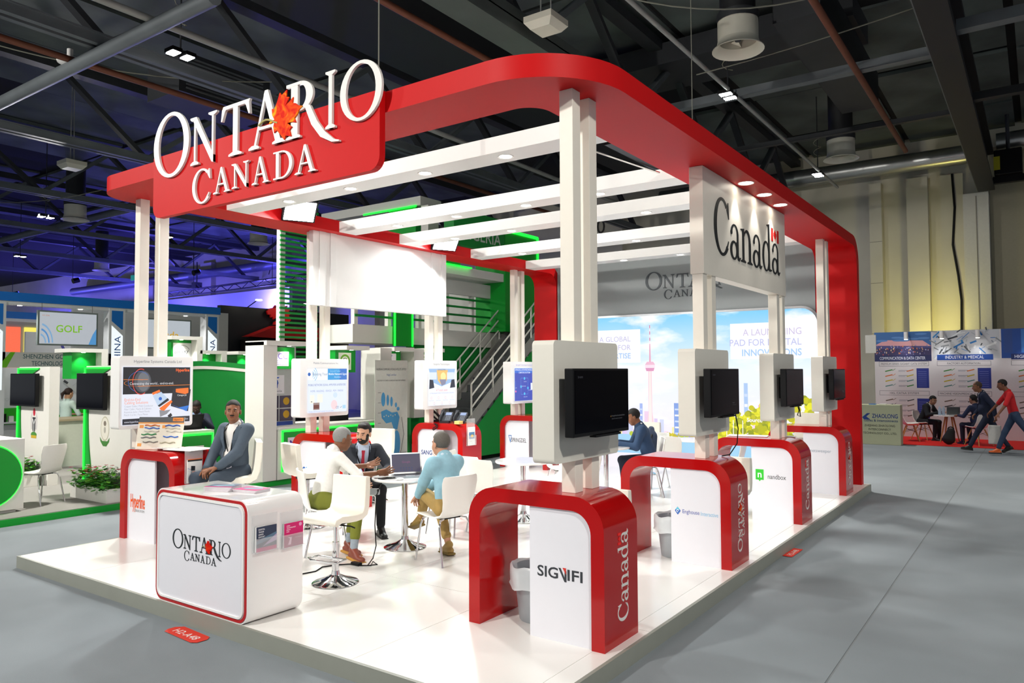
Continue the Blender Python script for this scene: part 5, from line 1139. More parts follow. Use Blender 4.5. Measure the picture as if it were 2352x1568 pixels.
MB().tube([(-8.2 + .05 * math.sin(k * .5) * (k > 2), 9.52 - .10 * (k > 1) + .004 * (k % 2), CH + .02 - (.012 * k if k < 11 else .012 * (22 - k))) for k in range(2, 21)], .008, 6, BLACK).build('phone_cord', None, label='coiled black cord looping over the red counter front', cat='cord')
t = thing('note_block', 'small yellow note block on the red counter with phones', 'notes', (-7.78, 9.52, CH)); MB().box(-7.83, -7.73, 9.47, 9.57, CH, CH + .05).build('notes', M('note_yellow', '#e8c878', .7), t)
# papers on right-hand counters
sheet('white brochures lying on the third red counter along the aisle', -3.35, 9.6, CH + .002, .2, .5, .25, name='brochure'); sheet('folder at the curved end of the third red counter', -2.75, 9.85, CH + .004, .3, .2, .1, name='brochure')
# laptop table things
t = thing('laptop', 'silver laptop with a dark screen open on the round table', 'laptop', (-5.6, 6.0, .87)); a = .95
u = Vector((math.cos(a), math.sin(a), 0)); w = Vector((-math.sin(a), math.cos(a), 0)); c = Vector((-5.53, 5.93, .8705))
F = FR(c, u, w); MB().prism(rrect(-.17, -.12, .17, .12, .01), F, 0, .016).build('laptop_base', STEEL, t); p = Print(FR(c + Vector((0, 0, .0155)), u, w)); p.rect(-.15, -.01, .15, .1, '#2a2a30'); p.rect(-.05, -.1, .05, -.03, '#8d9096'); p.build(t, 'keyboard_print')
v = (w * .28 + Vector((0, 0, .96))).normalized(); F = FR(c + w * .12 + Vector((0, 0, .016)), u, v); MB().prism(rrect(-.17, 0, .17, .225, .01), F, -.007, 0).build('laptop_lid', STEEL, t)
p = Print(FR(F(0, 0, 0), F.u, F.v), .35); p.rect(-.155, .015, .155, .21, '#6a6484'); p.rect(-.155, .2, .155, .21, '#4a5a80'); p.text('Google', 0, .115, .022, '#c06aa8', 'C'); [p.disc(-.06 + .03 * i, .06 - .025 * j, .007, '#4a5a9a') for i in range(5) for j in range(2)]; p.build(t, 'laptop_screen')
sheet('loose papers and a pen beside the laptop', -5.86, 5.82, .871, .5, .24, .17, name='papers')
t = thing('computer_mouse', 'white mouse on the round table', 'mouse', (-5.42, 5.68, .87)); MB().sphere((-5.42, 5.68, .882), (.03, .05, .014), 8).build('mouse_shell', WHG, t, smooth=80)
t = thing('mobile_phone', 'dark phone lying on the laptop table edge', 'phone', (-5.62, 5.66, .87)); MB().box(-5.66, -5.58, 5.60, 5.74, .87, .879).build('phone_slab', BLACK, t, bevel=.003)
t = thing('power_adapter', 'black charger brick and coiled cable on the white floor', 'cable', (-5.42, 5.12, PZ))
MB().box(-5.50, -5.39, 5.08, 5.13, PZ, PZ + .03).build('adapter_brick', BLACK, t, bevel=.004)
MB().tube([(-5.5, 5.10, PZ + .006), (-5.6, 4.98, PZ + .006), (-5.65, 4.86, PZ + .006), (-5.58, 4.72, PZ + .006), (-5.62, 4.55, PZ + .006), (-5.75, 4.4, PZ + .006), (-5.9, 4.3, PZ + .006)], .006, 6).tube([(-5.39, 5.1, PZ + .006), (-5.3, 5.16, PZ + .006), (-5.36, 5.24, PZ + .02), (-5.28, 5.22, PZ + .006), (-5.33, 5.14, PZ + .006), (-5.42, 5.3, PZ + .03), (-5.56, 5.48, PZ + .1), (-5.66, 5.56, .4), (-5.66, 5.58, .7), (-5.6, 5.62, .875), (-5.5, 5.8, .88)], .006, 6).build('adapter_cable', BLACK, t, smooth=60)
t = thing('small_bin_box', 'small metal box against the red counter behind the desk', 'box', (-7.9, 6.75, PZ)); MB().box(-8.15, -7.9, 6.62, 6.88, PZ, PZ + .3).build('box_body', STEEL, t, bevel=.004)
# floor tags
for fr_, s_, l in ((FR((-5.56, 3.34, .004), (.97, -.06, 0), (.06, .97, 0)), 1, 'red stand number sticker on the carpet before the desk'), (FR((-2.20, 8.26, .004), (.02, 1, 0), (-1, .02, 0)), .95, 'red stand number sticker on the carpet by the aisle')):
    t = thing('floor_sticker', l, 'sticker', fr_.o); p = Print(fr_)
    if 'desk' in l: p.poly([(0, -.02), (.05, .03), (.42, .03), (.46, -.01), (.46, -.09), (.42, -.12), (.03, -.12), (0, -.08)], '#d8301c'); p.text('H2-A48', .23, -.08, .065, '#ece4e0', 'C', width=.32)
    else: p.rect(0, .0, .42, .10, '#e2301c'); p.text('H2-A48', .21, .02, .06, '#f0e8e4', 'C', width=.28)
    p.build(t, 'sticker_print')
# ------------------------------------------------------------------ people on the stand
# grey-suited man on the stool at the left
person('man in grey suit with white shirt and lanyard, seated on a white stool', (-7.33, 5.05, PZ), (.2, -.98),
       dict(pelvis=(0, -.03, .78), neck=(0, -.02, 1.31), head=(0, .03, 1.435), headrot=(38, -2, 0), gaze=.004, wrist_r=(.10, .30, .83), wrist_l=(-.10, .34, .86), elbow_r=(.8, -.5, -.6), elbow_l=(-.8, -.5, -.6), hand_r=(-.6, .7, -.2), hand_l=(.7, .55, -.2), palm_r=(-.3, 0, -1), palm_l=(.3, 0, -1),
            ankle_r=(.2, .36, .32), ankle_l=(-.12, .36, .33), knee_r=(.1, 1, .5), knee_l=(-.1, 1, .5), belly=.9), '#8c5c42', '#16130f', ('#e8e4e0', 'long'), '#3f4a58', '#1a1614', jacket='#4c5866', lanyard=True, moustache=True, fine=.0058, open=.085)
t = thing('water_bottle', 'clear water bottle with blue cap beside the grey-suited man', 'bottle', (-7.42, 4.86, .9))
# white-shirted man, seen from behind
person('grey-haired man in white polo shirt and olive trousers gesturing, seen from behind', (-6.15, 5.31, PZ), (.15, .99),
       dict(pelvis=(0, -.04, .55), neck=(.02, .10, 1.055), head=(.03, .2, 1.15), headrot=(-14, 16, 0), chestdir=(.1, .95, 0), wrist_r=(.36, .42, .80), wrist_l=(.02, .52, .84), elbow_r=(.7, -.3, -.6), elbow_l=(-.8, -.3, -.5), hand_r=(.8, .6, .2), hand_l=(.75, .6, .3), palm_r=(-.5, .6, .5), palm_l=(.5, -.5, .6), curl_r=12, curl_l=12, spread_r=9, spread_l=9,
            ankle_r=(.54, .0, .10), ankle_l=(.30, .10, .11), knee_r=(1, .5, .8), knee_l=(.8, 1, .8), toe_r=(1, -.05, -.1), toe_l=(1, .1, -.1), belly=1.1, cuff=.13), '#7d5138', '#8a8a88', ('#e8e6e2', 'short'), '#6f7426', '#7a3a2a', sock='#8f9aa4', sole='#b08030', fine=.0058)
# man in the red tie
person('bearded man in black suit and red tie leaning in at the round table', (-6.6, 6.25, PZ), (.75, -.62),
       dict(pelvis=(0, -.04, .55), neck=(-.02, .12, 1.03), head=(-.02, .19, 1.155), headrot=(-30, 10, -6), wrist_r=(-.04, .47, .56), wrist_l=(-.18, .45, .70), elbow_r=(.9, -.3, -.5), elbow_l=(-.9, -.3, -.5), hand_r=(.0, .9, .1), hand_l=(.4, .9, .2), palm_r=(-.9, .1, .2), palm_l=(.6, 0, -.5),
            ankle_r=(.1, .36, .10), ankle_l=(-.20, .40, .10), toe_r=(.2, 1, -.1), toe_l=(-.2, 1, -.1), knee_r=(.2, 1, .9), knee_l=(-.3, 1, .9)), '#c8987c', '#1a1512', ('#b9c6dc', 'long'), '#14161c', '#0c0b0c', jacket='#1e222b', tie='#a81c34', lanyard=True, beard=True, hair='quiff', fine=.0058, open=.08)
# blue-jacketed man
person('man in light blue jacket and khaki trousers with crossed leg, seen from behind', (-4.86, 5.74, PZ), (-.97, .22),
       dict(pelvis=(0, -.06, .55), neck=(0, .02, 1.035), head=(0, .08, 1.14), headrot=(0, 4, 0), chestdir=(-.1, 1, 0), wrist_r=(.08, .44, .62), wrist_l=(-.04, .45, .53), elbow_r=(.9, -.2, -.3), elbow_l=(-.9, -.3, -.3), hand_r=(-.1, .9, -.4), hand_l=(.3, .8, -.5), palm_r=(-.2, 0, -1), palm_l=(.2, 0, -1), curl_l=32,
            ankle_l=(.14, .62, .32), knee_l=(-.15, .3, 1), toe_l=(.1, .85, -.3), sole_l=(-.3, .2, -.8), ankle_r=(.16, .16, .10), knee_r=(.2, 1, .6), toe_r=(.2, 1, -.1), cuff=.1), '#c08c70', '#5a5650', ('#c2d4e0', 'long'), '#a88a50', '#a8884c', jacket='#8fb9c9', open=0, sole='#8a7238', fine=.0058, hair='short')
# glasses of the blue-jacketed man are his own part
# man in navy at the back
person('man in dark blue suit bent over a round table at the back', (-4.86, 10.42, PZ), (-.85, -.5),
       dict(pelvis=(0, -.05, .55), neck=(0, .12, 1.06), head=(0, .2, 1.17), headrot=(0, 22, 0), wrist_r=(.1, .42, .78), wrist_l=(-.2, .42, .78), ankle_r=(.12, .3, .10), ankle_l=(-.14, .34, .10), toe_r=(0, 1, -.1), toe_l=(0, 1, -.1), cuff=.05), '#8a5a40', '#1a1614', ('#e0e0e4', 'long'), '#1a2234', '#101014', jacket='#28405f', open=0, fine=.009)
chair(-4.86, 10.42, PZ, -.85, -.5, 'white moulded chair with the man in the dark blue suit')
t = bpy.data.objects['water_bottle']; B_ = M('bottle_clear', '#bcd8f0', .05, alpha=.45)
MB().lathe([(0, 0), (.03, 0), (.033, .02), (.033, .13), (.02, .165), (.013, .18)], (-7.42, 4.86, .86), 16).build('bottle_body', B_, t, smooth=50); MB().cyl((-7.42, 4.86, 1.04), (-7.42, 4.86, 1.06), .015, n=12).build('cap', M('cap_blue', '#2a5ac0', .4), t)

t = thing('held_phone', 'silver phone in the hand of the man in the red tie', 'phone', (-6.06, 5.88, .66))
f = FR((-6.03, 5.86, .675), (.82, .57, 0), (.1, -.1, 1)); MB().prism(rrect(-.04, -.035, .10, .035, .012), f, 0, .009).build('phone_slab', M('phone_silver', '#b8bcc4', .25, metal=.3), t); MB().prism(rrect(.07, .0, .092, .028, .006), f, .009, .011).build('camera_bump', BLACK, t)
# ------------------------------------------------------------------ green neighbouring stand
GZ = .1
t = thing('green_platform', 'grey carpeted platform with green edge of the neighbouring stand', 'platform', (-14, 8, 0))
MB().box(-16.2, -11.0, -2, 17.5, 0, GZ - .01).build('platform_edge', GREEN, t); MB().box(-16.18, -11.02, -1.98, 17.48, GZ - .01, GZ).build('platform_carpet', M('carpet_warm_grey', '#8d8b86', .95, noise=.25, scale=220, bump=.4), t)
GW = M('green_stand_white', '#dcdad4', .5, noise=.02)
# desk with the glowing disc
t = thing('round_logo_desk', 'white desk with a glowing green disc at the left picture edge', 'desk', (-12, 4.1, GZ))
MB().box(-12.4, -11.46, 2.9, 4.60, GZ + .04, 1.09).build('desk_body', GW, t); MB().box(-12.35, -11.5, 2.95, 4.52, GZ, GZ + .04).build('plinth', BOOTHG, t)
f = FR((-11.46, 4.12, .61), (0, 1, 0), (0, 0, 1)); MB().prism(ell(0, 0, .44, .42, 40), f, 0, .03).build('green_disc', GREEN, t); MB().ring(ell(0, 0, .455, .435, 40), ell(0, 0, .43, .41, 40), f, .0, .012).build('led_ring', GLOWG, t)
# pylons with televisions
def crest(fr, parent, kind):
    p = Print(fr)
    if kind == 0:
        p.poly([(-.06, .10), (.06, .10), (.05, -.12), (0, -.2), (-.05, -.12)], '#2a2a30'); p.line((0, -.16), (0, -.02), .02, '#e8e8e8'); p.line((0, -.02), (-.05, .07), .02, '#e8e8e8'); p.line((0, -.02), (.05, .07), .02, '#e8e8e8'); p.disc(0, .19, .045, '#b8283c', ry=.07); p.poly([(-.13, .1), (-.08, .2), (-.06, -.1), (-.11, -.12)], '#c4c0c0'); p.poly([(.13, .1), (.08, .2), (.06, -.1), (.11, -.12)], '#c4c0c0'); p.disc(0, -.2, .11, '#4a8a3a', ry=.05); p.rect(-.1, -.26, .1, -.21, '#c8a830')
    else:
        p.disc(0, 0, .13, '#b8b49c', ry=.19); p.disc(0, 0, .115, '#dcd8cc', ry=.17); p.disc(0, .08, .04, '#7a7064'); p.disc(0, -.02, .03, '#a8a49a', ry=.05); p.poly([(-.15, -.13), (-.08, -.19), (.08, -.19), (.15, -.13), (.13, -.2), (.05, -.27), (-.05, -.27), (-.13, -.2)], '#3f7a34')
    p.build(parent, 'crest_print')
def pylon(x0, x1, y, label, kind, tvw, h=2.1):
    t = thing('display_pylon', label, 'pylon', ((x0 + x1) / 2, y, GZ), group='white pylons with green light edges')
    MB().box(x0, x1, y, y + .16, GZ, h).build('panel', GW, t)
    # green blade curving away along the left edge, lit
    pts = [(0, GZ), (.36, GZ)] + [(.36 - .26 * math.sin(k / 10 * math.pi / 2) ** .8, GZ + k * .13) for k in range(1, 11)] + [(.09, 1.6), (.09, h - .28), (.8, h - .04), (.8, h - .02), (0, h - .02)]
    MB().prism(pts, FR((x0, y, 0), (1, 0, 0), (0, 0, 1)), .0, .02).build('green_blade', GREEN, t); MB().box(x0 - .01, x0 + .035, y - .03, y - .021, GZ, h - .02).build('led_strip', GLOWG, t); MB().box(x0, x0 + .8, y - .03, y - .021, h - .045, h - .02).build('led_strip', GLOWG, t)
    crest(FR((x0 + .62, y, 1.13), (1, 0, 0), (0, 0, 1)), t, kind)
    tv = thing('television', ('black television on the pylon at far left' if kind == 0 else 'black television above the oval crest on the pylon'), 'television', (x0 + .4, y - .06, 1.4)); MB().box(x0 - .06, x0 - .06 + tvw, y - .12, y - .06, 1.42, 1.985).build('bezel', BLACK, tv, bevel=.006); MB().box(x0 - .04, x0 - .08 + tvw, y - .124, y - .12, 1.45, 1.965).build('screen', SCREEN, tv); MB().box(x0 + .2, x0 + .5, y - .06, y, 1.6, 1.8).build('bracket', BLACK, tv)
pylon(-14.85, -13.68, 5.85, 'white pylon at far left with green light edge', 0, 1.0); pylon(-12.42, -11.05, 5.85, 'white pylon with green light edge and oval crest beside the first red counter', 1, .86)
def planter(x0, x1, y0, y1, label, seed):
    random.seed(seed); t = thing('flower_planter', label, 'planter', ((x0 + x1) / 2, y0, GZ), group='long white planters with red and white flowers')
    MB().box(x0, x1, y0, y1, GZ, GZ + .2).build('planter_box', GW, t, bevel=.004)
    lf = MB(); LM = [M('leaf_green_a', '#4a9a34', .6, noise=.3), M('leaf_green_b', '#74b83c', .6, noise=.3), M('leaf_green_c', '#357a2c', .6, noise=.3)]; FM = [M('petal_red', '#b8203c', .5), M('petal_white', '#f0ece4', .5)]
    for k in range(900):
        x, y, z = random.uniform(x0 + .02, x1 - .02), random.uniform(y0 - .03, y1), GZ + .18 + random.random() ** 1.6 * .26; a, l = random.uniform(0, 6.28), random.uniform(.05, .1); d = Vector((math.cos(a), math.sin(a), random.uniform(-.4, .6))); s_ = Vector((-d.y, d.x, 0)) * .4; c = Vector((x, y, z))
        lf.add([c, c + d * l * .5 + s_ * l, c + d * l, c + d * l * .5 - s_ * l], [(0, 1, 2, 3)], random.choice(LM))
    o = lf.build('foliage', None, t, kind='stuff')
    for k in range(64):
        c = Vector((random.uniform(x0 + .03, x1 - .03), random.uniform(y0 - .02, y1), GZ + .34 + random.random() * .16)); m = MB()
        for q in range(5):
            a = q * 1.257 + k; d = Vector((math.cos(a), math.sin(a), .25)) * .034; s_ = Vector((-d.y, d.x, 0)) * .6; m.add([c, c + d * .6 + s_, c + d, c + d * .6 - s_], [(0, 1, 2, 3)], FM[k % 3 == 0])
        m.build('flower', None, t)
planter(-12.16, -11.06, 5.52, 5.80, 'long white planter of red and white flowers beside the first red counter', 1); planter(-14.8, -13.8, 5.50, 5.76, 'white planter with flowers behind the empty steel-legged chair', 2)
chair(-11.9, 5.0, GZ, -.9, -.35, 'white steel-legged chair beside the desk with the glowing disc', 'white chairs of the green stand')
# canopies with green cubes on slim kiosks
def kiosk(x, y, z, w, label, sign=None):
    t = thing('sign_kiosk', label, 'kiosk', (x, y, GZ), group='white kiosks topped with green lit sign boxes')
    MB().box(x - .3, x + .3, y, y + .12, GZ, z).build('kiosk_wall', GW, t); MB().box(x - .35, x + .3, y - w, y + .12, z, z + .07).build('shelf_top', GW, t); MB().box(x - .28, x + .08, y - w + .12, y, z - .5, z).build('green_sign_box', GREEN, t)
    MB().cyl((x + .18, y - w * .5, z - .004), (x + .18, y - w * .5, z), .035, n=12).build('shelf_lamp', GLOWW, t); lamp('SPOT', 'shelf_light', (x + .18, y - w * .5, z - .02), 16, (x + .1, y - w * .5, 0), (1, 1, .95), t, spot_size=1.8, spot_blend=.7, shadow_soft_size=.03)
    if sign: p = Print(FR((x + .082, y - w + .16, z - .42), (0, 1, 0), (0, 0, 1))); sign(p); p.build(t, 'sign_print')
def gal(p): p.rect(0, 0, w_, .36, '#f0f0ee'); p.text('galaxy', .04, .16, .08, '#5a5a60', width=.3, slant=.15); p.arc(.2, .18, .16, .17, 20, 200, '#6a6a70', .8)
w_ = .42
kiosk(-15.0, 7.2, 2.38, .56, 'white kiosk with green box above the long company name board'); kiosk(-14.5, 8.88, 2.66, .56, 'white kiosk with a white logo sign behind the front white posts', gal); kiosk(-14.5, 9.45, 2.38, .5, 'white kiosk with green box left of the black stand'); kiosk(-14.5, 10.35, 2.38, .5, 'white kiosk with green box below the red roof of the black stand')
# curved green wall and its desk
t = thing('curved_wall', 'curved green partition with a white stripe behind the grey-suited man', 'partition', (-13.2, 8.7, GZ))
cp = [(-13.3 - .35 * math.sin(k / 16 * math.pi), 7.7 + 1.95 * k / 16) for k in range(17)]
def strip(z0f, z1f, d, mat, name):
    m = MB(); P = []
    for k, (x, y) in enumerate(cp): P += [(x + d, y, z0f(k)), (x + d, y, z1f(k))]
    m.add(P, [(2 * k, 2 * k + 2, 2 * k + 3, 2 * k + 1) for k in range(16)]); m.build(name, mat, t, smooth=60)
tp = lambda k: 2.13 + .09 * math.sin(k / 16 * math.pi)
strip(lambda k: GZ, tp, 0, GREEND, 'green_panel'); strip(lambda k: tp(k) - .16, lambda k: tp(k) - .10, .01, GW, 'white_stripe'); strip(lambda k: GZ, tp, -.06, GREEND, 'rear_panel')
t = thing('reception_table', 'white desk with green light panel behind the grey-suited man', 'desk', (-12.5, 7.6, GZ)); MB().box(-13.0, -12.0, 7.1, 7.85, GZ, .98).build('desk_body', GW, t); MB().box(-12.0, -11.98, 7.14, 7.8, .35, .9).build('green_panel', GREEN, t)
for b in ((-11.99, -11.97, 7.12, 7.82, .9, .93), (-11.99, -11.97, 7.79, 7.82, .33, .93)): MB().box(*b).build('led_strip', GLOWG, t)
p = Print(FR((-11.978, 7.22, .42), (0, 1, 0), (0, 0, 1))); p.rect(0, 0, .42, .3, '#e8e8e6'); p.arc(.2, .14, .1, .11, 0, 180, '#5a5a60', .5); p.build(t, 'desk_logo')
t = thing('laptop', 'black laptop on the desk of the green stand', 'laptop', (-12.45, 7.55, .98)); MB().box(-12.6, -12.3, 7.45, 7.8, .98, 1.0).build('laptop_base', BLACK, t); MB().prism([(-.2, 0), (.2, 0), (.2, .26), (-.2, .26)], FR((-12.28, 7.6, 1.0), (-.2, .97, 0), (.25, .05, .96)), 0, .012).build('laptop_lid', BLACK, t)
# sign pylon, long counter with light frame
t = thing('logo_counter', 'long green counter with glowing frame and purple letter logo', 'counter', (-11.3, 9.9, GZ))
MB().box(-11.95, -10.97, 8.42, 11.45, GZ, .98).build('counter_body', GW, t); MB().box(-12.0, -10.93, 8.40, 11.5, .98, 1.02).build('counter_top', GW, t)
for a, b in ((8.5, 11.4),):
    MB().box(-10.97, -10.955, a + .03, b - .03, .26, .93).build('green_panel', GREEN, t)
    for q in ((a, b, .93, .955), (a, b, .235, .26), (a, a + .025, .235, .955), (b - .025, b, .235, .955)): MB().box(-10.97, -10.95, *q).build('led_strip', GLOWG, t)
def ncc(p, s, full=True):
    p.rect(0, 0, .9 * s, .62 * s, '#e6e2ee'); p.text('NCC', .06 * s, .3 * s, .26 * s, '#5a3a9c', width=.78 * s, bold=.01)
    for k, q in enumerate(('NIGERIAN', 'COMMUNICATIONS', 'COMMISSION')): p.text(q, .06 * s, (.2 - .08 * k) * s, .055 * s, '#6a5a9c', width=(.5 if k == 0 else .78) * s)
p = Print(FR((-10.953, 8.62, .38), (0, 1, 0), (0, 0, 1))); ncc(p, .72); p.build(t, 'logo_print')
def comsat(p, x, y, s): p.rect(x, y, x + .5 * s, y + .56 * s, '#e6e4ea'); p.poly(xf([(-.2, .3), (.1, .32), (.2, .05), (.12, -.1), (.1, -.35), (-.02, -.38), (-.05, -.05), (-.22, .05)], x + .22 * s, y + .30 * s, .36 * s), '#2a5ab8'); p.poly(xf([(-.3, .1), (.3, .1), (.15, -.1), (-.15, -.1)], x + .26 * s, y + .48 * s, .2 * s), '#3a6ad0'); p.text('NigComSat', x + .08 * s, y + .05 * s, .06 * s, '#444a5a', width=.34 * s)
p = Print(FR((-10.953, 9.75, .38), (0, 1, 0), (0, 0, 1))); comsat(p, 0, 0, .72); comsat(p, 1.0, 0, .78); p.build(t, 'logo_print')
t = thing('sign_pylon', 'white pylon with purple letter sign and map posters at the slatted tower', 'pylon', (-11.3, 8.4, GZ))
MB().box(-11.5, -10.98, 8.12, 8.40, GZ, 2.52).build('side_wall', GW, t); MB().box(-11.5, -10.90, 8.12, 9.0, 2.46, 2.54).build('shelf_top', GW, t); MB().box(-11.6, -11.35, 8.42, 9.1, 1.0, 2.46).build('back_panel', M('poster_grey', '#b8bcbc', .5), t)
MB().cyl((-11.1, 8.75, 2.455), (-11.1, 8.75, 2.46), .035, n=12).build('shelf_lamp', GLOWW, t); lamp('SPOT', 'shelf_light', (-11.1, 8.75, 2.44), 16, (-11.25, 8.75, 1), (1, 1, .95), t, spot_size=1.9, spot_blend=.7, shadow_soft_size=.03)
MB().box(-11.35, -11.2, 8.41, 8.95, 2.05, 2.44).build('green_sign_box', GREEN, t); p = Print(FR((-11.198, 8.44, 2.1), (0, 1, 0), (0, 0, 1))); ncc(p, .42); p.build(t, 'logo_print')
p = Print(FR((-11.348, 8.44, 1.02), (0, 1, 0), (0, 0, 1))); comsat(p, .1, .58, .6)
for k in range(2): p.rect(.0, .08 + k * .24, .28, .3 + k * .24, '#3a3448'); p.disc(.16, .2 + k * .24, .08, '#c87818'); p.disc(.16, .2 + k * .24, .05, '#a83c14'); p.rect(.3, .08 + k * .24, .6, .3 + k * .24, '#4a4458'); p.disc(.45, .2 + k * .24, .07, '#b89018')
p.rect(0, 0, .6, .07, '#2a4aa0'); p.build(t, 'poster_print')
for x, y, l in ((-11.3, 10.05, 'white pylon with a round green seal sign over the long green counter'), (-11.3, 11.35, 'white pylon with a blue map sign behind the man in the red tie'), (-11.3, 12.35, 'white pylon with a green seal above the map banner')):
    t = thing('sign_pylon', l, 'pylon', (x, y, GZ), group='white sign pylons over the long green counter')
    if y > 11: MB().box(-11.55, -10.98, y - .42, y - .1, GZ if y < 12 else 1.0, 2.48).build('side_wall', GW, t)
    MB().box(-11.5, -10.9, y - .1, y + .5, 2.42, 2.5).build('shelf_top', GW, t); MB().box(-11.45, -11.25, y - .08, y + .45, 1.98, 2.42).build('green_sign_box', GREEN, t); MB().box(-11.55, -11.45, y - .1, y + .45, 1.0, 2.42).build('back_panel', M('pylon_back', '#a89a80', .6) if y > 11 and y < 12 else BLACK, t)
    p = Print(FR((-11.248, y, 2.03), (0, 1, 0), (0, 0, 1)))
    if y > 11 and y < 12: comsat(p, .0, 0, .62)
    else: p.rect(0, 0, .33, .34, '#e8ecda'); p.arc(.17, .18, .09, .13, 0, 360, '#6aaa2c'); p.disc(.17, .18, .06, '#3a5a34'); p.disc(.17, .2, .03, '#e8ecda')
    p.build(t, 'sign_print'); MB().cyl((-11.1, y + .2, 2.415), (-11.1, y + .2, 2.42), .035, n=12).build('shelf_lamp', GLOWW, t)
# roll-up banner with the foot-shaped coverage map
t = thing('roll_banner', 'tall roll-up banner with a blue foot-shaped coverage map', 'banner', (-10.6, 10.9, GZ)); f = FR((-10.7, 10.5, GZ + .02), (.05, 1, 0), (0, 0, 1)); MB().prism([(0, .04), (.88, .04), (.88, 2.1), (0, 2.1)], f, -.01, 0).build('banner_sheet', M('banner_grey', '#c9cdc4', .5), t); MB().box(-10.75, -10.6, 10.48, 11.42, GZ, GZ + .06).build('banner_base', STEEL, t)
p = Print(f); p.text('NIGERIAN COMMUNICATIONS SATELLITE LIMITED', .44, 1.9, .04, '#3a3a3c', 'C', width=.8); p.text('NigComSat', .44, 1.79, .04, '#3a5a9a', 'C'); p.text('NIGCOMSAT-1R C BAND, KU BAND & KA BAND EIRP COVERAGE', .44, 1.68, .03, '#4a4a4c', 'C', width=.76)
BL = '#4a98c8'
for x, y, r, ry in ((.22, 1.32, .055, .14), (.34, 1.30, .035, .11), (.44, 1.27, .035, .10), (.56, 1.2, .03, .05), (.62, 1.12, .04, .04)): p.disc(x, y, r, BL, ry=ry)
p.poly([(.16, 1.08), (.3, 1.12), (.45, 1.05), (.6, 1.06), (.66, .95), (.6, .7), (.5, .72), (.44, .86), (.3, .84), (.18, .95)], BL); p.disc(.58, .42, .1, BL, ry=.27); p.line((.72, .95), (.78, .6), .012, '#4a4c4a'); p.line((.78, .6), (.66, .1), .012, '#4a4c4a')
for k in range(6): p.disc(.24 + .06 * k, .98 + .02 * (k % 2), .012, '#e8d8b0'); p.rect(.08, 1.45 - k * .2, .16, 1.46 - k * .2, '#7a7c7a')
for k in range(5): p.rect(.56, .22 - k * .03, .86, .232 - k * .03, '#6a6c6a')
p.build(t, 'banner_print')
# slatted tower
t = thing('slatted_tower', 'tall white frame with green horizontal slats behind the blank hanging board', 'tower', (-12.4, 9.9, GZ))
for y in (9.62, 10.42): MB().box(-12.62, -12.5, y, y + .12, GZ, 6.0).build('tower_post', GW, t)
for k in range(44): MB().box(-12.5, -12.46, 9.6, 10.56, 1.7 + k * .098, 1.742 + k * .098).build('slat', GREEND, t)
# mezzanine, railing, stairs
t = thing('mezzanine', 'upper floor of the green stand with slatted railing behind the stairs', 'mezzanine', (-12.5, 13.5, 2.6))
MB().box(-12.4, -11.55, 10.7, 17.2, 2.6, 2.98).build('floor_edge', GW, t); MB().box(-11.6, -11.52, 12.4, 17.2, 3.86, 4.2).build('upper_rail_beam', BOOTHG, t)
for k in range(7): MB().box(-11.66, -11.56, 10.75 + k * .98, 10.85 + k * .98, 2.98, 3.9).build('railing_post', GW, t)
for k in range(4): MB().box(-11.55, -11.53, 10.75, 17.0, 3.14 + k * .2, 3.19 + k * .2).build('railing_slat', GREEND, t)
MB().box(-14.5, -11.9, 16.9, 17.0, 2.98, 4.3).build('rear_parapet', GW, t)
t = thing('green_light_panel', 'vertical green panel with light edge under the upper floor', 'panel', (-11.5, 12.1, 2.55)); MB().box(-11.55, -11.48, 11.86, 12.42, 2.55, 3.8).build('panel', GREEN, t)
for a in (11.84, 12.40): MB().box(-11.49, -11.46, a, a + .03, 2.55, 3.8).build('led_strip', GLOWG, t)
t = thing('under_stair_wall', 'dark green wall below the upper floor beside the stairs', 'wall', (-11.6, 14, GZ)); MB().box(-11.75, -11.6, 12.5, 17.2, GZ, 2.6).build('wall_panel', GREEND, t)
t = thing('staircase', 'grey carpeted staircase with white pipe railings on the green stand', 'staircase', (-10.8, 14.2, GZ)); SX0, SX1 = -11.28, -10.30; n_ = 18; STP = M('stair_carpet', '#55575a', .9, noise=.2, scale=60)
for k in range(n_): y, z = 12.31 + k * .224, GZ + k * .1745; MB().box(SX0 + .03, SX1 - .03, y, y + .25, z, z + .175).build('step', STP, t)
RA = M('rail_white', '#c9c9c2', .4)
for x in (SX0, SX1):
    MB().add([(x - .02, 12.2, GZ), (x - .02, 16.35, 3.2), (x - .02, 16.35, 3.5), (x - .02, 12.2, GZ + .3), (x + .02, 12.2, GZ), (x + .02, 16.35, 3.2), (x + .02, 16.35, 3.5), (x + .02, 12.2, GZ + .3)], [(0, 1, 2, 3), (7, 6, 5, 4), (0, 4, 5, 1), (1, 5, 6, 2), (2, 6, 7, 3), (3, 7, 4, 0)]).build('stringer', M('stringer_grey', '#8a8a86', .5), t)
    for k in range(5): y = 13.05 + k * .8; z = GZ + .2 + (y - 12.3) * .779; MB().cyl((x, y, z), (x, y, z + .82), .022, n=8).build('rail_post', RA, t, smooth=60)
    for q in (.82, .56, .30): MB().cyl((x, 13.05, GZ + .2 + .75 * .779 + q), (x, 16.4, GZ + .2 + 4.1 * .779 + q), .02, n=8).build('rail_pipe', RA, t, smooth=60)
MB().add([(SX1 + .03, 12.6, GZ), (SX1 + .03, 16.35, GZ), (SX1 + .03, 16.35, 3.2), (SX1 + .03, 12.6, .3)], [(0, 1, 2, 3)]).build('stair_side_panel', GREEND, t)
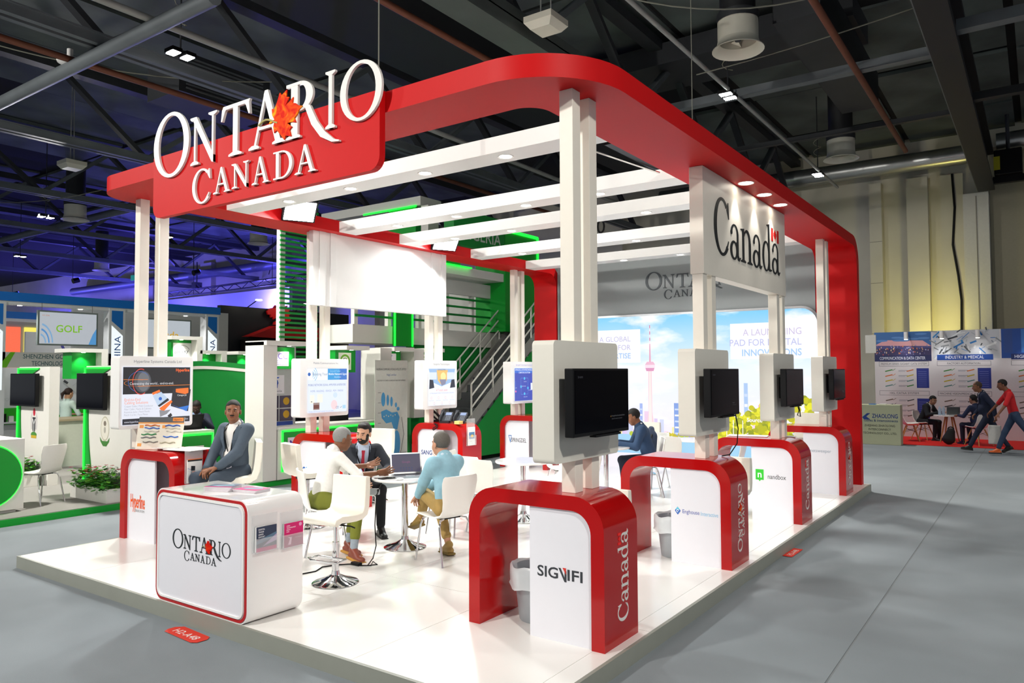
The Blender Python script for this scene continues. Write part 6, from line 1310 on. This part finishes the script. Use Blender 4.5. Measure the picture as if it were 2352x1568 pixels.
t = thing('upper_sign', 'upper green fascia with white country name lettering', 'sign', (-11.6, 14, 4.4)); MB().box(-12.3, -11.1, 12.0, 16.9, 4.26, 4.46).build('white_soffit', GW, t); MB().box(-11.6, -11.05, 12.0, 13.6, 4.46, 4.9).build('green_fascia', GREEN, t); MB().box(-11.06, -11.02, 12.0, 14.0, 4.44, 4.47).build('led_strip', GLOWG, t)
MB().box(-11.3, -11.0, 13.3, 15.3, 4.95, 5.8).build('name_board', GREEND, t); p = Print(FR((-10.998, 13.55, 5.13), (0, 1, 0), (0, 0, 1))); p.text('NIGERIA', 0, 0, .30, '#b9c4b8', width=1.6, bold=.01); p.build(t, 'name_print')
MB().box(-12, -11.05, 15.4, 16.9, 3.0, 5.6).build('green_panel', GREEN, t); MB().box(-11.06, -11.02, 15.4, 16.9, 5.55, 5.62).build('led_strip', GLOWG, t); MB().box(-11.06, -11.02, 16.86, 16.92, 3.0, 5.6).build('led_strip', GLOWG, t)
t = thing('roof_box', 'grey boxed roof edge of the green stand seen above the white beams', 'roof box', (-13, 14, 6)); MB().box(-16.4, -12.67, 14, 14.8, 6.2, 6.43).build('roof_fascia', BOOTHG, t); MB().box(-14.7, -12.8, 13.97, 14, 6.17, 6.21).build('led_strip', GLOWG, t); MB().box(-13.8, -12.85, 14.02, 14.3, 5.5, 6.17).build('green_end', GREEN, t); MB().box(-12.74, -12.5, 14.1, 14.5, 3.0, 6.2).build('support_post', GW, t)
# ------------------------------------------------------------------ blue framed stand at the left
t = thing('blue_frame', 'blue beamed white frame of the stand at far left', 'frame', (-21, 9, 0)); BW = M('blue_stand_white', '#d6d8da', .5, noise=.02)
for x, y0, y1, z in ((-20, 7.1, 13.25, 3.72), (-26, 9.0, 13.2, 3.70)): MB().box(x - .2, x, y0, y1, z, z + .21).build('blue_beam', BLUE, t); MB().box(x - .22, x - .02, y0, y1, z - .09, z).build('beam_underside', BW, t)
for x, y in ((-20, 7.15), (-20, 9.98), (-20, 12.78), (-26, 11.2), (-26, 12.9)):
    MB().box(x - .3, x, y, y + .42, 0, 3.7).build('column', BW, t)
    p = Print(FR((x, y, 0), (0, 1, 0), (0, 0, 1))); p.poly([(.06, 3.64), (.36, 3.64), (.36, 3.15), (.32, 3.15), (.06, 3.36)], '#1472c8'); p.poly([(.06, 3.25), (.36, 2.98), (.36, 1.6), (.06, 1.6)], PM('#f0f8fa', .8))
    p.build(t, 'column_print'); p = Print(FR((x + .004, y + .3, 2.12), (0, 0, 1), (0, -1, 0))); p.text('CHINA', 0, 0, .17, '#2a72c8', width=.85); p.build(t, 'column_lettering')
for y in (7.9, 9.3, 10.9, 12.2):
    MB().cyl((-20.12, y, 3.622), (-20.12, y, 3.63), .05, n=12).build('beam_lamp', GLOWW, t); lamp('SPOT', 'frame_light', (-20.1, y, 3.6), 45, (-19.9, y, 0), (1, 1, .97), t, spot_size=2.4, spot_blend=.8, shadow_soft_size=.05)
t = thing('green_logo_screen', 'flat screen with green four-letter logo hanging in the blue frame', 'screen', (-20, 9, 2.7)); MB().box(-20.06, -19.98, 8.25, 9.68, 2.68, 3.54).build('screen_frame', M('frame_steel', '#8a9490', .4, metal=.4), t)
p = Print(FR((-19.98, 8.25, 2.68), (0, 1, 0), (0, 0, 1)), .62); p.rect(.04, .04, 1.39, .82, '#c4cad2'); [p.arc(.045, .05, .12 + .08 * q, .15 + .08 * q, 2, 80, '#5a9ad8' if q % 2 else '#8ab8e0', 1.6) for q in range(3)]; p.poly([(1.2, .04), (1.39, .04), (1.39, .45), (1.3, .3)], '#5aa0dc'); p.text('GOLF', .42, .34, .18, '#84c81c', width=.62, bold=.012); p.text('H1-E46', .1, .72, .04, '#d08a6a'); p.build(t, 'screen_print')
for y in (8.35, 9.55): MB().cyl((-20.02, y, 3.54), (-20.02, y, 3.72), .006, n=6).build('hanging_wire', WIRE, t)
t = thing('name_board', 'grey board with a long company name at far left', 'board', (-20, 7.9, 2.1)); MB().box(-20.1, -20, 6.9, 10.2, 2.13, 2.5).build('board', BOOTHG, t); p = Print(FR((-20, 7.4, 2.13), (0, 1, 0), (0, 0, 1))); p.poly([(.0, 0), (.2, 0), (.38, .37), (.28, .37)], '#6ab81c'); p.text('SHENZHEN GOLF &', .55, .22, .11, '#4a6a70', width=1.18, bold=.01); p.text('TECHNOLOGY CO.', .74, .05, .11, '#4a6a70', width=1.0, bold=.01); p.text('E46', -.28, .12, .1, '#7a8ac0'); p.build(t, 'name_print')
t = thing('product_wall', 'white product wall with green base and printed devices at far left', 'wall', (-21, 9, 0)); MB().box(-20.6, -20.5, 6.0, 10.6, 0, 2.13).build('panel', BW, t); MB().box(-20.5, -20.47, 6.0, 10.6, .75, 1.15).build('green_band', M('lime_green', '#2ca41c', .5), t); MB().box(-20.5, -20.3, 6.0, 8.2, .30, .34).build('shelf', BW, t); MB().box(-20.5, -20.3, 6.0, 8.2, .78, .82).build('shelf', BW, t)
p = Print(FR((-20.495, 7.0, 1.2), (0, 1, 0), (0, 0, 1)))
for k in range(2): p.poly(xf([(-.25, -.15), (.25, -.1), (.25, .12), (-.1, .18), (-.25, .1)], .5 + k * .7, .55 - .06 * k, 1), '#3c4248'); p.rect(.38 + k * .7, .55, .55 + k * .7, .57, '#c8ccd0')
p.text('STORAGE POWER', .2, .12, .08, '#c4c8c8'); p.line((2.1, .3), (2.5, .6), .012, '#c0c4c4'); p.line((2.1, .6), (2.5, .25), .08, '#d8dad8'); p.line((2.1, .6), (2.2, .53), .06, '#4a4c50'); p.build(t, 'device_print')
for k in range(7): t = thing('product_box', ('black', 'white')[k % 2 == 0] + ' boxed device on the product wall shelf, %s from its left end' % ['first', 'second', 'third', 'fourth', 'fifth', 'sixth', 'seventh'][k], 'box', (-20.4, 6.9 + k * .16, .82), group='boxed devices on the product wall'); MB().box(-20.46, -20.36, 6.86 + k * .16, 6.96 + k * .16, .82, .82 + .14 + .03 * (k % 3)).build('carton', BLACK if k % 2 else WHT, t)
t = thing('cream_counter', 'cream counter where the woman with the ponytail stands', 'counter', (-16.5, 8.0, 0)); MB().box(-17.4, -16.5, 7.2, 8.9, 0, 1.0).build('counter_body', M('cream_counter', '#d0d4c4', .5), t); MB().box(-17.45, -16.45, 7.15, 8.95, 1.0, 1.04).build('counter_top', M('counter_tan', '#a89a7c', .5), t)
person('woman with ponytail in a pale top standing at the cream counter', (-17.9, 8.0, 0), (-.3, 1), dict(pelvis=(0, 0, .9), neck=(0, .03, 1.40), head=(0, .07, 1.53), headrot=(0, 15, 0), wrist_r=(.15, .35, 1.05), wrist_l=(-.15, .35, 1.05), ankle_r=(.1, 0, .09), ankle_l=(-.1, 0, .09)), '#c89878', '#2a1a14', ('#b9ccc4', 'short'), '#26262c', '#1a1614', hair='pony', fine=.012)
t = thing('hanging_screen', 'second flat screen with an orange logo behind the front white posts', 'screen', (-19.8, 11.6, 2.6)); MB().box(-20.06, -19.98, 10.9, 12.3, 2.66, 3.5).build('screen_frame', MATS['frame_steel'], t); p = Print(FR((-19.98, 10.9, 2.66), (0, 1, 0), (0, 0, 1)), .62); p.rect(.04, .04, 1.36, .8, '#c8d0d8'); p.text('sda', .62, .3, .2, '#e0b030', width=.4, bold=.012); p.poly([(1.1, .04), (1.36, .04), (1.36, .35)], '#a8c8e4'); p.build(t, 'screen_print')
t = thing('grey_partition', 'tall grey partition panel between the blue frame and the black stand', 'partition', (-22.5, 13.5, 0)); MB().box(-22.6, -22.5, 10.2, 15.2, 0, 4.0).build('panel', BOOTHG, t)
t = thing('ring_logo_board', 'white panel with a blue ring logo and Chinese characters', 'panel', (-24, 11, 0)); MB().box(-24.1, -24, 9.6, 12.6, 0, 3.2).build('panel', BW, t); p = Print(FR((-24, 10.3, 2.3), (0, 1, 0), (0, 0, 1))); p.arc(.6, .6, .28, .36, 0, 360, '#4a48a0'); p.text('\u535a\u83b1\u7279\u5149\u7535', .1, .05, .18, '#4a5a9a', width=1.0); p.build(t, 'logo_print')
LCD = [M('lcd_%d' % k, c, .4, emit=.9) for k, c in enumerate(('#e8e8ff', '#3a8af0', '#f06a4a', '#f0e060', '#7a6ae8'))]
t = thing('lit_shelf_wall', 'grey shelf wall holding bright panels at far left', 'wall', (-28.2, 10.8, 0)); MB().box(-28.3, -28.06, 9.0, 12.8, 0, 3.9).build('wall_panel', BOOTHG, t)
LPN = ['pale', 'blue', 'orange', 'yellow', 'violet']
for k in range(9): t = thing('light_panel', LPN[k % 5] + (' bright panel in the upper row' if k > 4 else ' bright panel in the lower row') + ' of the lit shelves at far left', 'panel', (-28, 9.5 + .6 * k, 1.5), group='bright panels of the far left stand'); MB().box(-28.05, -28, 9.3 + (k % 5) * .62, 9.8 + (k % 5) * .62, 1.6 + (k // 5) * 1.05, 2.5 + (k // 5) * 1.05).build('panel_face', LCD[k % 5], t)
# ------------------------------------------------------------------ black stand with the red emblem
t = thing('black_stand', 'black stand wall with a red emblem head and red slanted roof', 'stand', (-26, 18, 0)); BK = M('stand_black', '#1e2024', .45, noise=.08); RD = M('stand_red', '#d01818', .4, noise=.04)
MB().box(-24.2, -24, 15.9, 22, 0, 4.42).build('black_wall', BK, t); MB().prism([(16.7, 3.3), (17.9, 3.75), (21.5, 3.75), (21.5, 3.2)], FR((-23.9, 0, 0), (0, 1, 0), (0, 0, 1)), 0, .5).build('red_roof', RD, t); MB().box(-23.95, -23.5, 16.7, 21.5, 2.5, 3.2).build('dark_fascia', M('fascia_brown', '#2a2018', .6), t)
em = [(0, .25), (.12, .42), (.3, .5), (.38, .66), (.48, .56), (.62, .72), (.7, .58), (.95, .7), (.9, .5), (1.1, .5), (.98, .34), (1.15, .2), (1.0, .1), (1.1, -.2), (.9, -.5), (.3, -.55), (.34, -.38), (.6, -.2), (.55, -.02), (.42, .08), (.4, -.12), (.3, -.22), (.26, -.05), (.18, -.12), (.16, .06), (.05, .05)]
MB().prism([(17.75 + a * 1.0, 4.15 + b * .62) for a, b in em], FR((-23.9, 0, 0), (0, 1, 0), (0, 0, 1)), 0, .08).build('emblem', RD, t)
MB().box(-23.45, -23.43, 16.7, 21, 2.3, 2.33).build('red_neon', M('neon_red', '#ff2a20', .4, emit=1.5), t)
for k in range(3): MB().cyl((-23.3, 17.0 + k * 1.1, 4.62), (-23.3, 17.0 + k * 1.1, 4.66), .12, n=14).build('arm_lamp', GLOWW, t); MB().tube([(-24, 17.0 + k * 1.1, 4.4), (-23.3, 17.0 + k * 1.1, 4.68)], .02, 6).build('lamp_arm', DARKM, t)
t = thing('white_banner_wall', 'large pale banner wall behind the black stand', 'wall', (-40, 26, 0)); MB().box(-58, -33, 26, 26.2, 0, 6.6).build('banner', M('banner_pale', '#d8d8e4', .6), t); p = Print(FR((-38, 25.99, 4.9), (1, 0, 0), (0, 0, 1))); p.text('GITEX', 0, 0, .45, '#3a3860', bold=.01); p.build(t, 'banner_print')
def ltruss(a, b, label, s=.32):
    t = thing('lighting_truss', label, 'truss', a); a, b = Vector(a), Vector(b); n = 22; off = [Vector((0, 0, 0)), Vector((0, 0, s)), Vector((.2, .2, s))]
    for o in off: MB().tube([a + o, b + o], .035, 6).build('truss_tube', DARKM, t)
    for k in range(n):
        if k in (5, 16): MB().cyl(a.lerp(b, k / n), a.lerp(b, k / n) + Vector((0, 0, ZC + .15 - a.z)), .015, n=6).build('hanger', DARKM, t)
        p0 = a.lerp(b, k / n); p1 = a.lerp(b, (k + 1) / n); MB().tube([p0 + off[k % 2], p1 + off[(k + 1) % 2]], .02, 5).build('truss_brace', DARKM, t)
    return t
ltruss((-42, 24, 6.35), (-28, 24, 6.5), 'dark lighting truss hanging before the blue-lit wall')
t = thing('chain_hoist', 'dark chain hoist above the lighting truss', 'hoist', (-38.5, 24, 7)); MB().tube([(-38.5, 24, 6.7), (-38.5, 24, 8.2)], .03, 6).build('chain', DARKM, t); MB().box(-38.7, -38.3, 23.8, 24.2, 6.72, 7.05).build('hoist_body', DARKM, t)
t = thing('exit_sign', 'small green exit sign hanging before the blue-lit wall', 'exit sign', (-41.5, 22, 7.3)); MB().box(-41.8, -41.2, 22, 22.05, 7.2, 7.5).build('sign_box', M('exit_teal', '#2a9a9a', .4, emit=.5), t); MB().cyl((-41.5, 22, 7.5), (-41.5, 22, ZC + .15), .01, n=6).build('hanger', DARKM, t)
t = thing('script_sign', 'blue outlined script sign on the far wall at left', 'sign', (-47, 25.9, 5.6)); MB().tube([(-52 + .05 * k, 25.85, 5.5 + .16 * math.sin(k * .95) + .08 * math.sin(k * .37)) for k in range(80)], .03, 5).build('script_line', M('script_blue', '#2a2ab8', .4, emit=.6), t); MB().box(-52, -48, 25.86, 25.95, 5.1, 5.2).build('sign_bar', M('sign_bar', '#2a2a90', .5), t)
for x, y, l in ((-52, 20, 'blue stage lamp over the far left stands'), (-42, 19, 'blue stage lamp above the lighting truss'), (-34, 21, 'blue stage lamp near the numbered wall'), (-62, 20, 'blue stage lamp at the far left wall')):
    t = thing('stage_lamp', l, 'lamp', (x, y, 7), group='blue stage lamps at the far left'); MB().cyl((x, y, 6.9), (x, y + .3, 7.0), .14, n=12).build('lamp_can', BLACK, t, smooth=40); MB().cyl((x, y + .31, 7.0), (x, y + .32, 7.0), .12, n=12).build('lamp_lens', M('lens_blue', '#3030ff', .3, emit=6), t); MB().cyl((x, y, 7), (x, y, ZC + .15), .015, n=6).build('hanger', DARKM, t)
    lamp('POINT', 'blue_light', (x, y + 4, 5.8), E_BLUE, None, (.12, .10, 1), t, shadow_soft_size=.3)
# man behind the desk of the green stand
person('dark-suited man bent over the black laptop on the green stand', (-13.0, 8.15, GZ), (.75, -.6), dict(pelvis=(0, 0, .62), neck=(0, .1, 1.13), head=(0, .17, 1.245), headrot=(0, 28, 0), wrist_r=(.14, .42, 1.02), wrist_l=(-.14, .42, 1.02), ankle_r=(.1, .3, .1), ankle_l=(-.1, .3, .1)), '#3a241a', '#0e0b0a', ('#9ab0d8', 'long'), '#181c28', '#101014', jacket='#1c2234', tie='#6a2a3a', fine=.011, open=.07)
# ------------------------------------------------------------------ stand at the far right
WY = 25.0
t = thing('cable_stand_wall', 'white printed product wall of the stand at far right', 'wall', (-1, WY, 0)); MB().box(-4.1, 4.2, WY, WY + .12, 0, 3.12).build('wall_panel', M('stand_wall_white', '#dcd8dc', .55, noise=.02), t); MB().box(-4.35, -4.05, WY - .02, WY + .02, 2.5, 3.05).build('side_flag', BOOTHG, t)
p = Print(FR((-4.1, WY, 0), (1, 0, 0), (0, 0, 1)))
p.rect(0, 2.3, 1.52, 3.12, '#4a4c86'); p.poly([(0, 2.75), (1.52, 2.72), (1.52, 3.12), (0, 3.12)], '#3a6aa8'); p.poly([(0, 2.72), (1.52, 2.68), (1.3, 2.85), (.3, 2.88)], '#d8a0a8'); p.rect(0, 2.3, 1.52, 2.62, '#3a3460')
random.seed(5)
for k in range(90): p.rect(x_ := random.uniform(.02, 1.46), y_ := random.uniform(2.42, 2.7), x_ + .02, y_ + random.uniform(.01, .05), random.choice(['#f0a050', '#f8d8a0', '#8a8ac0', '#c85a50', '#5a5a9a', '#b0b0d8']))
for k in range(8): p.disc(random.uniform(.1, 1.4), random.uniform(2.85, 3.05), .16, '#5a8ac8', ry=.03)
p.rect(0, 2.24, 1.52, 2.42, '#232a5c'); p.text('COMMUNICATION & DATA CENTER', .14, 2.29, .09, '#d4d8ec', width=1.22, bold=.012)
p.rect(1.56, 2.3, 3.2, 3.12, '#c8ccd4')
for k in range(60):
    a_ = (random.uniform(1.6, 3.15), random.uniform(2.45, 3.1)); p.line(a_, (a_[0] + random.uniform(-.25, .25), a_[1] + random.uniform(-.2, .2)), random.uniform(.01, .05), random.choice(['#5a6068', '#3a4048', '#8a9098', '#e8ecf0', '#3a8ac8', '#2a78c0', '#b0b8c0']))
p.rect(1.66, 2.26, 3.04, 2.42, '#1c4aa0'); p.text('INDUSTRY & MEDICAL', 1.87, 2.30, .09, '#e0e6f4', width=.95, bold=.012)
p.rect(3.24, 2.3, 8.2, 3.12, '#1c4a9c'); p.rect(3.7, 2.45, 4.1, 3.1, '#3a78c8'); p.rect(3.3, 2.45, 3.5, 3.1, '#2a4a90'); p.rect(3.46, 2.26, 8, 2.42, '#1c2e6c'); p.text('HIGH SPEED INTERCONNECT', 3.54, 2.30, .09, '#d8dcf0', width=1.5, bold=.012)
for x, s1, s2 in ((.12, 'PREMIUM SERIES GIGABIT CAT6 SYSTEM', '10G, CAT6A SYSTEM'), (1.66, 'FACTORY AUTOMATION', 'MACHINE VISION/MEDICAL EQUIPMENT'), (3.46, 'SWITCHING DEVICE', 'STORAGE DEVICE')):
    for y, s_ in ((2.1, s1), (1.23, s2)): p.line((x, y), (x + 1.32, y), .008, '#5a5a68'); p.line((x, y + .13), (x + 1.32, y + .13), .008, '#5a5a68'); p.line((x, y), (x, y + .13), .008, '#5a5a68'); p.line((x + 1.32, y), (x + 1.32, y + .13), .008, '#5a5a68'); p.text(s_, x + .66, y + .035, .06, '#4a4c58', 'C', width=min(1.22, .045 * len(s_)))
    for y in (1.45, .56): p.rect(x + 1.0, y, x + 1.32, y + .58, '#2c3a90'); [p.rect(x + 1.04, y + .05 + q * .06, x + 1.26, y + .065 + q * .06, '#6a74b8') for q in range(8)]
    for r, cs in enumerate((('#3a8a3a', '#d8743a', '#c8b020', '#5a8a8a'), ('#6a5a50', '#4a4a50', '#8a7a6a', '#9a9aa0'))):
        for q in range(4): y = 1.96 - r * .88 - q * .15; p.line((x + .16, y - .02), (x + .36, y + .03), .03, cs[q]); p.line((x + .36, y + .0), (x + .44, y + .06), .012, cs[q]); p.rect(x + .52, y, x + .76, y + .015, '#9a9aa8'); p.rect(x + .52, y - .03, x + .7, y - .015, '#b0b0bc'); p.line((x + .74, y - .02), (x + .92, y + .03), .028, cs[(q + 1) % 4])
p.build(t, 'wall_print')
for x, wl in ((-3.2, 'city skyline picture'), (-2.28, 'left half of the machinery picture'), (-1.4, 'right half of the machinery picture'), (-.15, 'deep blue picture')):
    tt = thing('wall_spot', 'white cylinder spot above the %s on the printed wall' % wl, 'spotlight', (x, WY - .3, 2.9), group='cylinder spots along the printed wall'); MB().cyl((x, WY - .28, 2.88), (x, WY - .28, 3.1), .06, n=14).build('spot_can', WHT, tt, smooth=40); MB().cyl((x, WY - .28, 2.874), (x, WY - .28, 2.88), .05, n=14).build('spot_lens', GLOWW, tt); MB().box(x - .015, x + .015, WY - .28, WY, 3.08, 3.1).build('spot_arm', WHT, tt); lamp('SPOT', 'wall_spot_light', (x, WY - .3, 2.86), 10, (x, WY - .05, 2), (1, 1, 1), tt, spot_size=1.6, spot_blend=.8, shadow_soft_size=.05)
t = thing('red_carpet', 'bright red carpet of the stand at far right', 'carpet', (0, 23.7, 0)); MB().box(-4.1, 4.2, 22.35, WY, .001, .012).build('carpet_sheet', REDC, t)
t = thing('name_counter', 'cream counter with blue company lettering beside the red back leg', 'counter', (-3.5, 22.1, 0)); MB().box(-4.3, -3.02, 21.95, 22.35, 0, 1.06).build('counter_body', M('counter_cream', '#c2c4a4', .55, noise=.03), t, bevel=.01)
p = Print(FR((-4.3, 21.948, 0), (1, 0, 0), (0, 0, 1))); p.poly([(.36, .72), (.48, .83), (.56, .83), (.46, .74), (.56, .66), (.4, .66)], '#2a4a94'); p.text('ZHAOLONG', .6, .71, .11, '#22408c', width=.62, bold=.014); p.text('cables & interconnects', .4, .61, .065, '#34507c', width=.82, bold=.01)
for k, (s_, w) in enumerate((('ZHEJIANG ZHAOLONG', .74), ('INTERCONNECT', .54), ('TECHNOLOGY CO., LTD.', .82))): p.text(s_, .78, .48 - k * .1, .055, '#4a4c44', 'C', width=w, bold=.008)
p.build(t, 'counter_print')
for k, x in enumerate((-3.7, -3.45)): tt = thing('leaflet_pile', ('small white leaflets' if k else 'small blue leaflets') + ' on the cream counter', 'leaflets', (x, 22.1, 1.06)); MB().box(x - .08, x + .08, 22.0, 22.2, 1.06, 1.075 + .01 * k).build('paper_block', WHT if k else BLUE, tt)
def eames():
    t = thing('shell_chair', 'proto', 'chair', group='white shell chairs with wooden legs')
    prof = [(-.22, .43, .2), (-.18, .445, .22), (-.05, .43, .23), (.08, .43, .23), (.16, .47, .22), (.2, .55, .215), (.22, .65, .215), (.235, .75, .2), (.245, .81, .16)]
    G = [[(w * (i / 4 - 1), y - .05 * (i / 4 - 1) ** 2 * (k > 3), z + .06 * (i / 4 - 1) ** 2 * (k <= 5)) for i in range(9)] for k, (y, z, w) in enumerate(prof)]
    MB().grid(G, .014).build('shell', PLAST, t, smooth=60)
    for sx in (-1, 1):
        for y0, y1 in ((-.1, -.22), (.08, .24)): MB().tube([(sx * .11, y0, .42), (sx * .23, y1, 0)], [.018, .011], 8).build('leg', WOOD, t, smooth=60)
        MB().tube([(sx * .13, -.12, .34), (sx * .16, .14, .25)], .005, 5).tube([(sx * .13, .1, .34), (sx * .17, -.16, .25)], .005, 5).build('wire_brace', BLACK, t)
    return t
shell = placer(eames())
shell(-3.0, 23.5, .012, 1, .2, 'white wooden-legged chair left of the small table at far right'); shell(-1.35, 23.0, .012, -.75, .66, 'white wooden-legged chair with the man in the navy hoodie'); shell(.55, 23.6, .012, -1, 0, 'white wooden-legged chair behind the walking men')
shell(-2.75, 24.1, .012, .9, -.3, 'white wooden-legged chair with the man in the black suit at far right')
t = thing('small_table', 'small round table with wooden legs at far right', 'table', (-2.05, 23.6, .012)); MB().lathe([(0, .72), (.38, .72), (.38, .745), (0, .745)], (-2.05, 23.6, 0), 30).build('table_top', WHT, t, smooth=40)
for a in range(4): c_, s_ = math.cos(a * 1.571 + .6), math.sin(a * 1.571 + .6); MB().tube([(-2.05 + .1 * c_, 23.6 + .1 * s_, .72), (-2.05 + .26 * c_, 23.6 + .26 * s_, .012)], [.022, .014], 8).build('leg', WOOD, t, smooth=60)
t = thing('laptop', 'open laptop on the small table at far right', 'laptop', (-1.9, 23.6, .745)); MB().box(-2.05, -1.75, 23.5, 23.72, .745, .762).build('laptop_base', STEEL, t); MB().prism([(-.16, 0), (.16, 0), (.16, .22), (-.16, .22)], FR((-1.95, 23.5, .76), (.95, .3, 0), (.05, -.1, .98)), 0, .01).build('laptop_lid', STEEL, t); MB().prism([(-.145, .012), (.145, .012), (.145, .205), (-.145, .205)], FR((-1.95, 23.488, .76), (.95, .3, 0), (.05, -.1, .98)), .0, .002).build('laptop_screen', M('lcd_grey', '#5a5e60', .3), t)
t = thing('water_bottles', 'pair of shrink-wrapped blue water bottles on the small table', 'bottles', (-2.22, 23.45, .745))
for x in (-2.26, -2.17): MB().lathe([(0, 0), (.04, 0), (.04, .17), (.02, .21), (.015, .24)], (x, 23.45, .745), 14).build('bottle', B_, t, smooth=50)
seat = dict(pelvis=(0, -.02, .53), ankle_r=(.12, .38, .09), ankle_l=(-.12, .38, .09), toe_r=(0, 1, -.1), toe_l=(0, 1, -.1))
person('man in black suit leaning over the small table at far right', (-2.75, 24.1, .012), (.9, -.35), dict(seat, neck=(0, .2, 1.02), head=(0, .3, 1.12), headrot=(-10, 22, 0), wrist_r=(.15, .5, .78), wrist_l=(-.15, .5, .78)), '#b08468', '#14110f', ('#d8d8dc', 'long'), '#181a20', '#101012', jacket='#1c1e24', fine=.012, open=.06)
person('man in navy hoodie seen from behind at the small table at far right', (-1.35, 23.0, .012), (-.75, .66), dict(seat, neck=(0, .08, 1.06), head=(0, .14, 1.19), headrot=(0, 10, 0), wrist_r=(.2, .42, .76), wrist_l=(-.2, .42, .76), belly=1.1), '#9a7058', '#14110f', ('#27304e', 'long'), '#1a1e30', '#101012', fine=.012, hair='fringe')
t = thing('floor_bag', 'black bag on the red carpet beside the navy-hooded man', 'bag', (-2.0, 22.75, .012)); b_ = Blob(.015, .04); b_.cap((0, 0, .16), (.05, 0, .34), .15, .10, 0, ((0, 1, 0), 1.6)); blob_obj('bag_body', [b_], [M('bag_black', '#141416', .7)], t)
b_ = Blob(.012, .02); [b_.cap((.05 + .07 * math.cos(a * .4), 0, .40 + .07 * math.sin(a * .4)), (.05 + .07 * math.cos(a * .4 + .4), 0, .40 + .07 * math.sin(a * .4 + .4)), .012) for a in range(8)]; blob_obj('bag_handle', [b_], [MATS['bag_black']], t)
person('balding man in dark suit walking left at far right', (-1.0, 21.25, 0), (-.97, -.25), dict(pelvis=(0, .05, .92), neck=(0, .16, 1.45), head=(0, .25, 1.57), headrot=(0, 12, 0), wrist_r=(.26, .25, .92), wrist_l=(-.26, -.05, .9), elbow_r=(.4, -1, 0), elbow_l=(-.4, -1, 0), ankle_r=(.1, -.38, .16), ankle_l=(-.08, .48, .10), knee_r=(0, 1, .1), knee_l=(0, 1, .2), toe_r=(0, 1, -.5), toe_l=(0, 1, .1), belly=1.0, cuff=.03, hem=.10), '#8a5c40', '#4a3a2c', ('#d8d8d8', 'long'), '#20263a', '#16120f', jacket='#222a40', fine=.010, hair='receding', open=.05)
person('man in red and grey shirt and jeans striding left at far right', (-.5, 20.55, 0), (-.97, -.2), dict(pelvis=(0, .0, .95), neck=(0, .12, 1.50), head=(0, .22, 1.63), headrot=(0, 16, 0), wrist_r=(.3, .42, 1.0), wrist_l=(-.32, .36, .98), elbow_r=(.4, -1, 0), elbow_l=(-.4, -1, 0), ankle_r=(.1, .34, .10), ankle_l=(-.1, -.52, .2), knee_r=(0, 1, .1), knee_l=(0, 1, .2), toe_r=(0, 1, .0), toe_l=(0, 1, -.7), cuff=.05), '#7a4c36', '#15110f', ('#c01c22', 'short'), '#2a3a54', '#c85a20', fine=.010, sole='#20242a')
t = thing('paper_bag', 'white paper carrier bag hanging beside the walking dark-suited man', 'bag', (-.95, 20.75, .0)); b_ = Blob(.012, .01); b_.box((.0, 0, .26), (.13, .05, .22), 0, None, .01, rd=.02); blob_obj('bag_body', [b_], [M('paper_bag', '#c9c7c4', .7, noise=.1)], t); t.location = (-.9, 20.85, .22); t.matrix_basis = Matrix.Translation((-.9, 20.85, .2))
t = thing('wash_lamp', 'yellow wash lamp hidden behind the printed wall at far right', 'lamp', (-2.6, 26.2, 0)); MB().box(-2.8, -2.4, 26.1, 26.3, 2.5, 2.6).build('lamp_case', BLACK, t); MB().box(-2.78, -2.42, 26.12, 26.28, 2.6, 2.61).build('lamp_lens', M('wash_yellow', '#fff08a', .4, emit=6), t); MB().cyl((-2.6, 26.2, 0), (-2.6, 26.2, 2.5), .02, n=8).build('lamp_stand', BLACK, t)
lamp('SPOT', 'wash_light', (-2.6, 26.2, 2.65), 150, (-2.9, 28, 4.2), (1, .88, .25), t, spot_size=2.3, spot_blend=1, shadow_soft_size=.2)
MB().tube([(-2.15, 27.75, 8.3), (-2.1, 27.74, 7.2), (-2.18, 27.75, 6), (-2.05, 27.73, 5), (-1.98, 27.72, 4.2), (-2.02, 27.7, 2.4)], .035, 6, BLACK).build('wall_cable', None, label='bundle of black cables hanging down the far wall', cat='cable')
t = thing('ceiling_machine', 'black hoist machine with yellow marks right of the girder end', 'machine', (-.6, 26.6, 7.6)); MB().box(-.95, -.25, 26.3, 26.9, 7.75, 8.5).build('machine_body', BLACK, t, bevel=.03); MB().box(-.96, -.8, 26.28, 26.3, 7.9, 8.3).build('yellow_mark', M('mark_yellow', '#b8b020', .5), t); MB().box(-1.0, .6, 26.5, 26.7, 7.55, 7.75).build('machine_rail', BLACK, t); MB().cyl((-.6, 26.6, 8.5), (-.6, 26.6, ZC + .15), .05, n=8).build('hanger', DARKM, t)
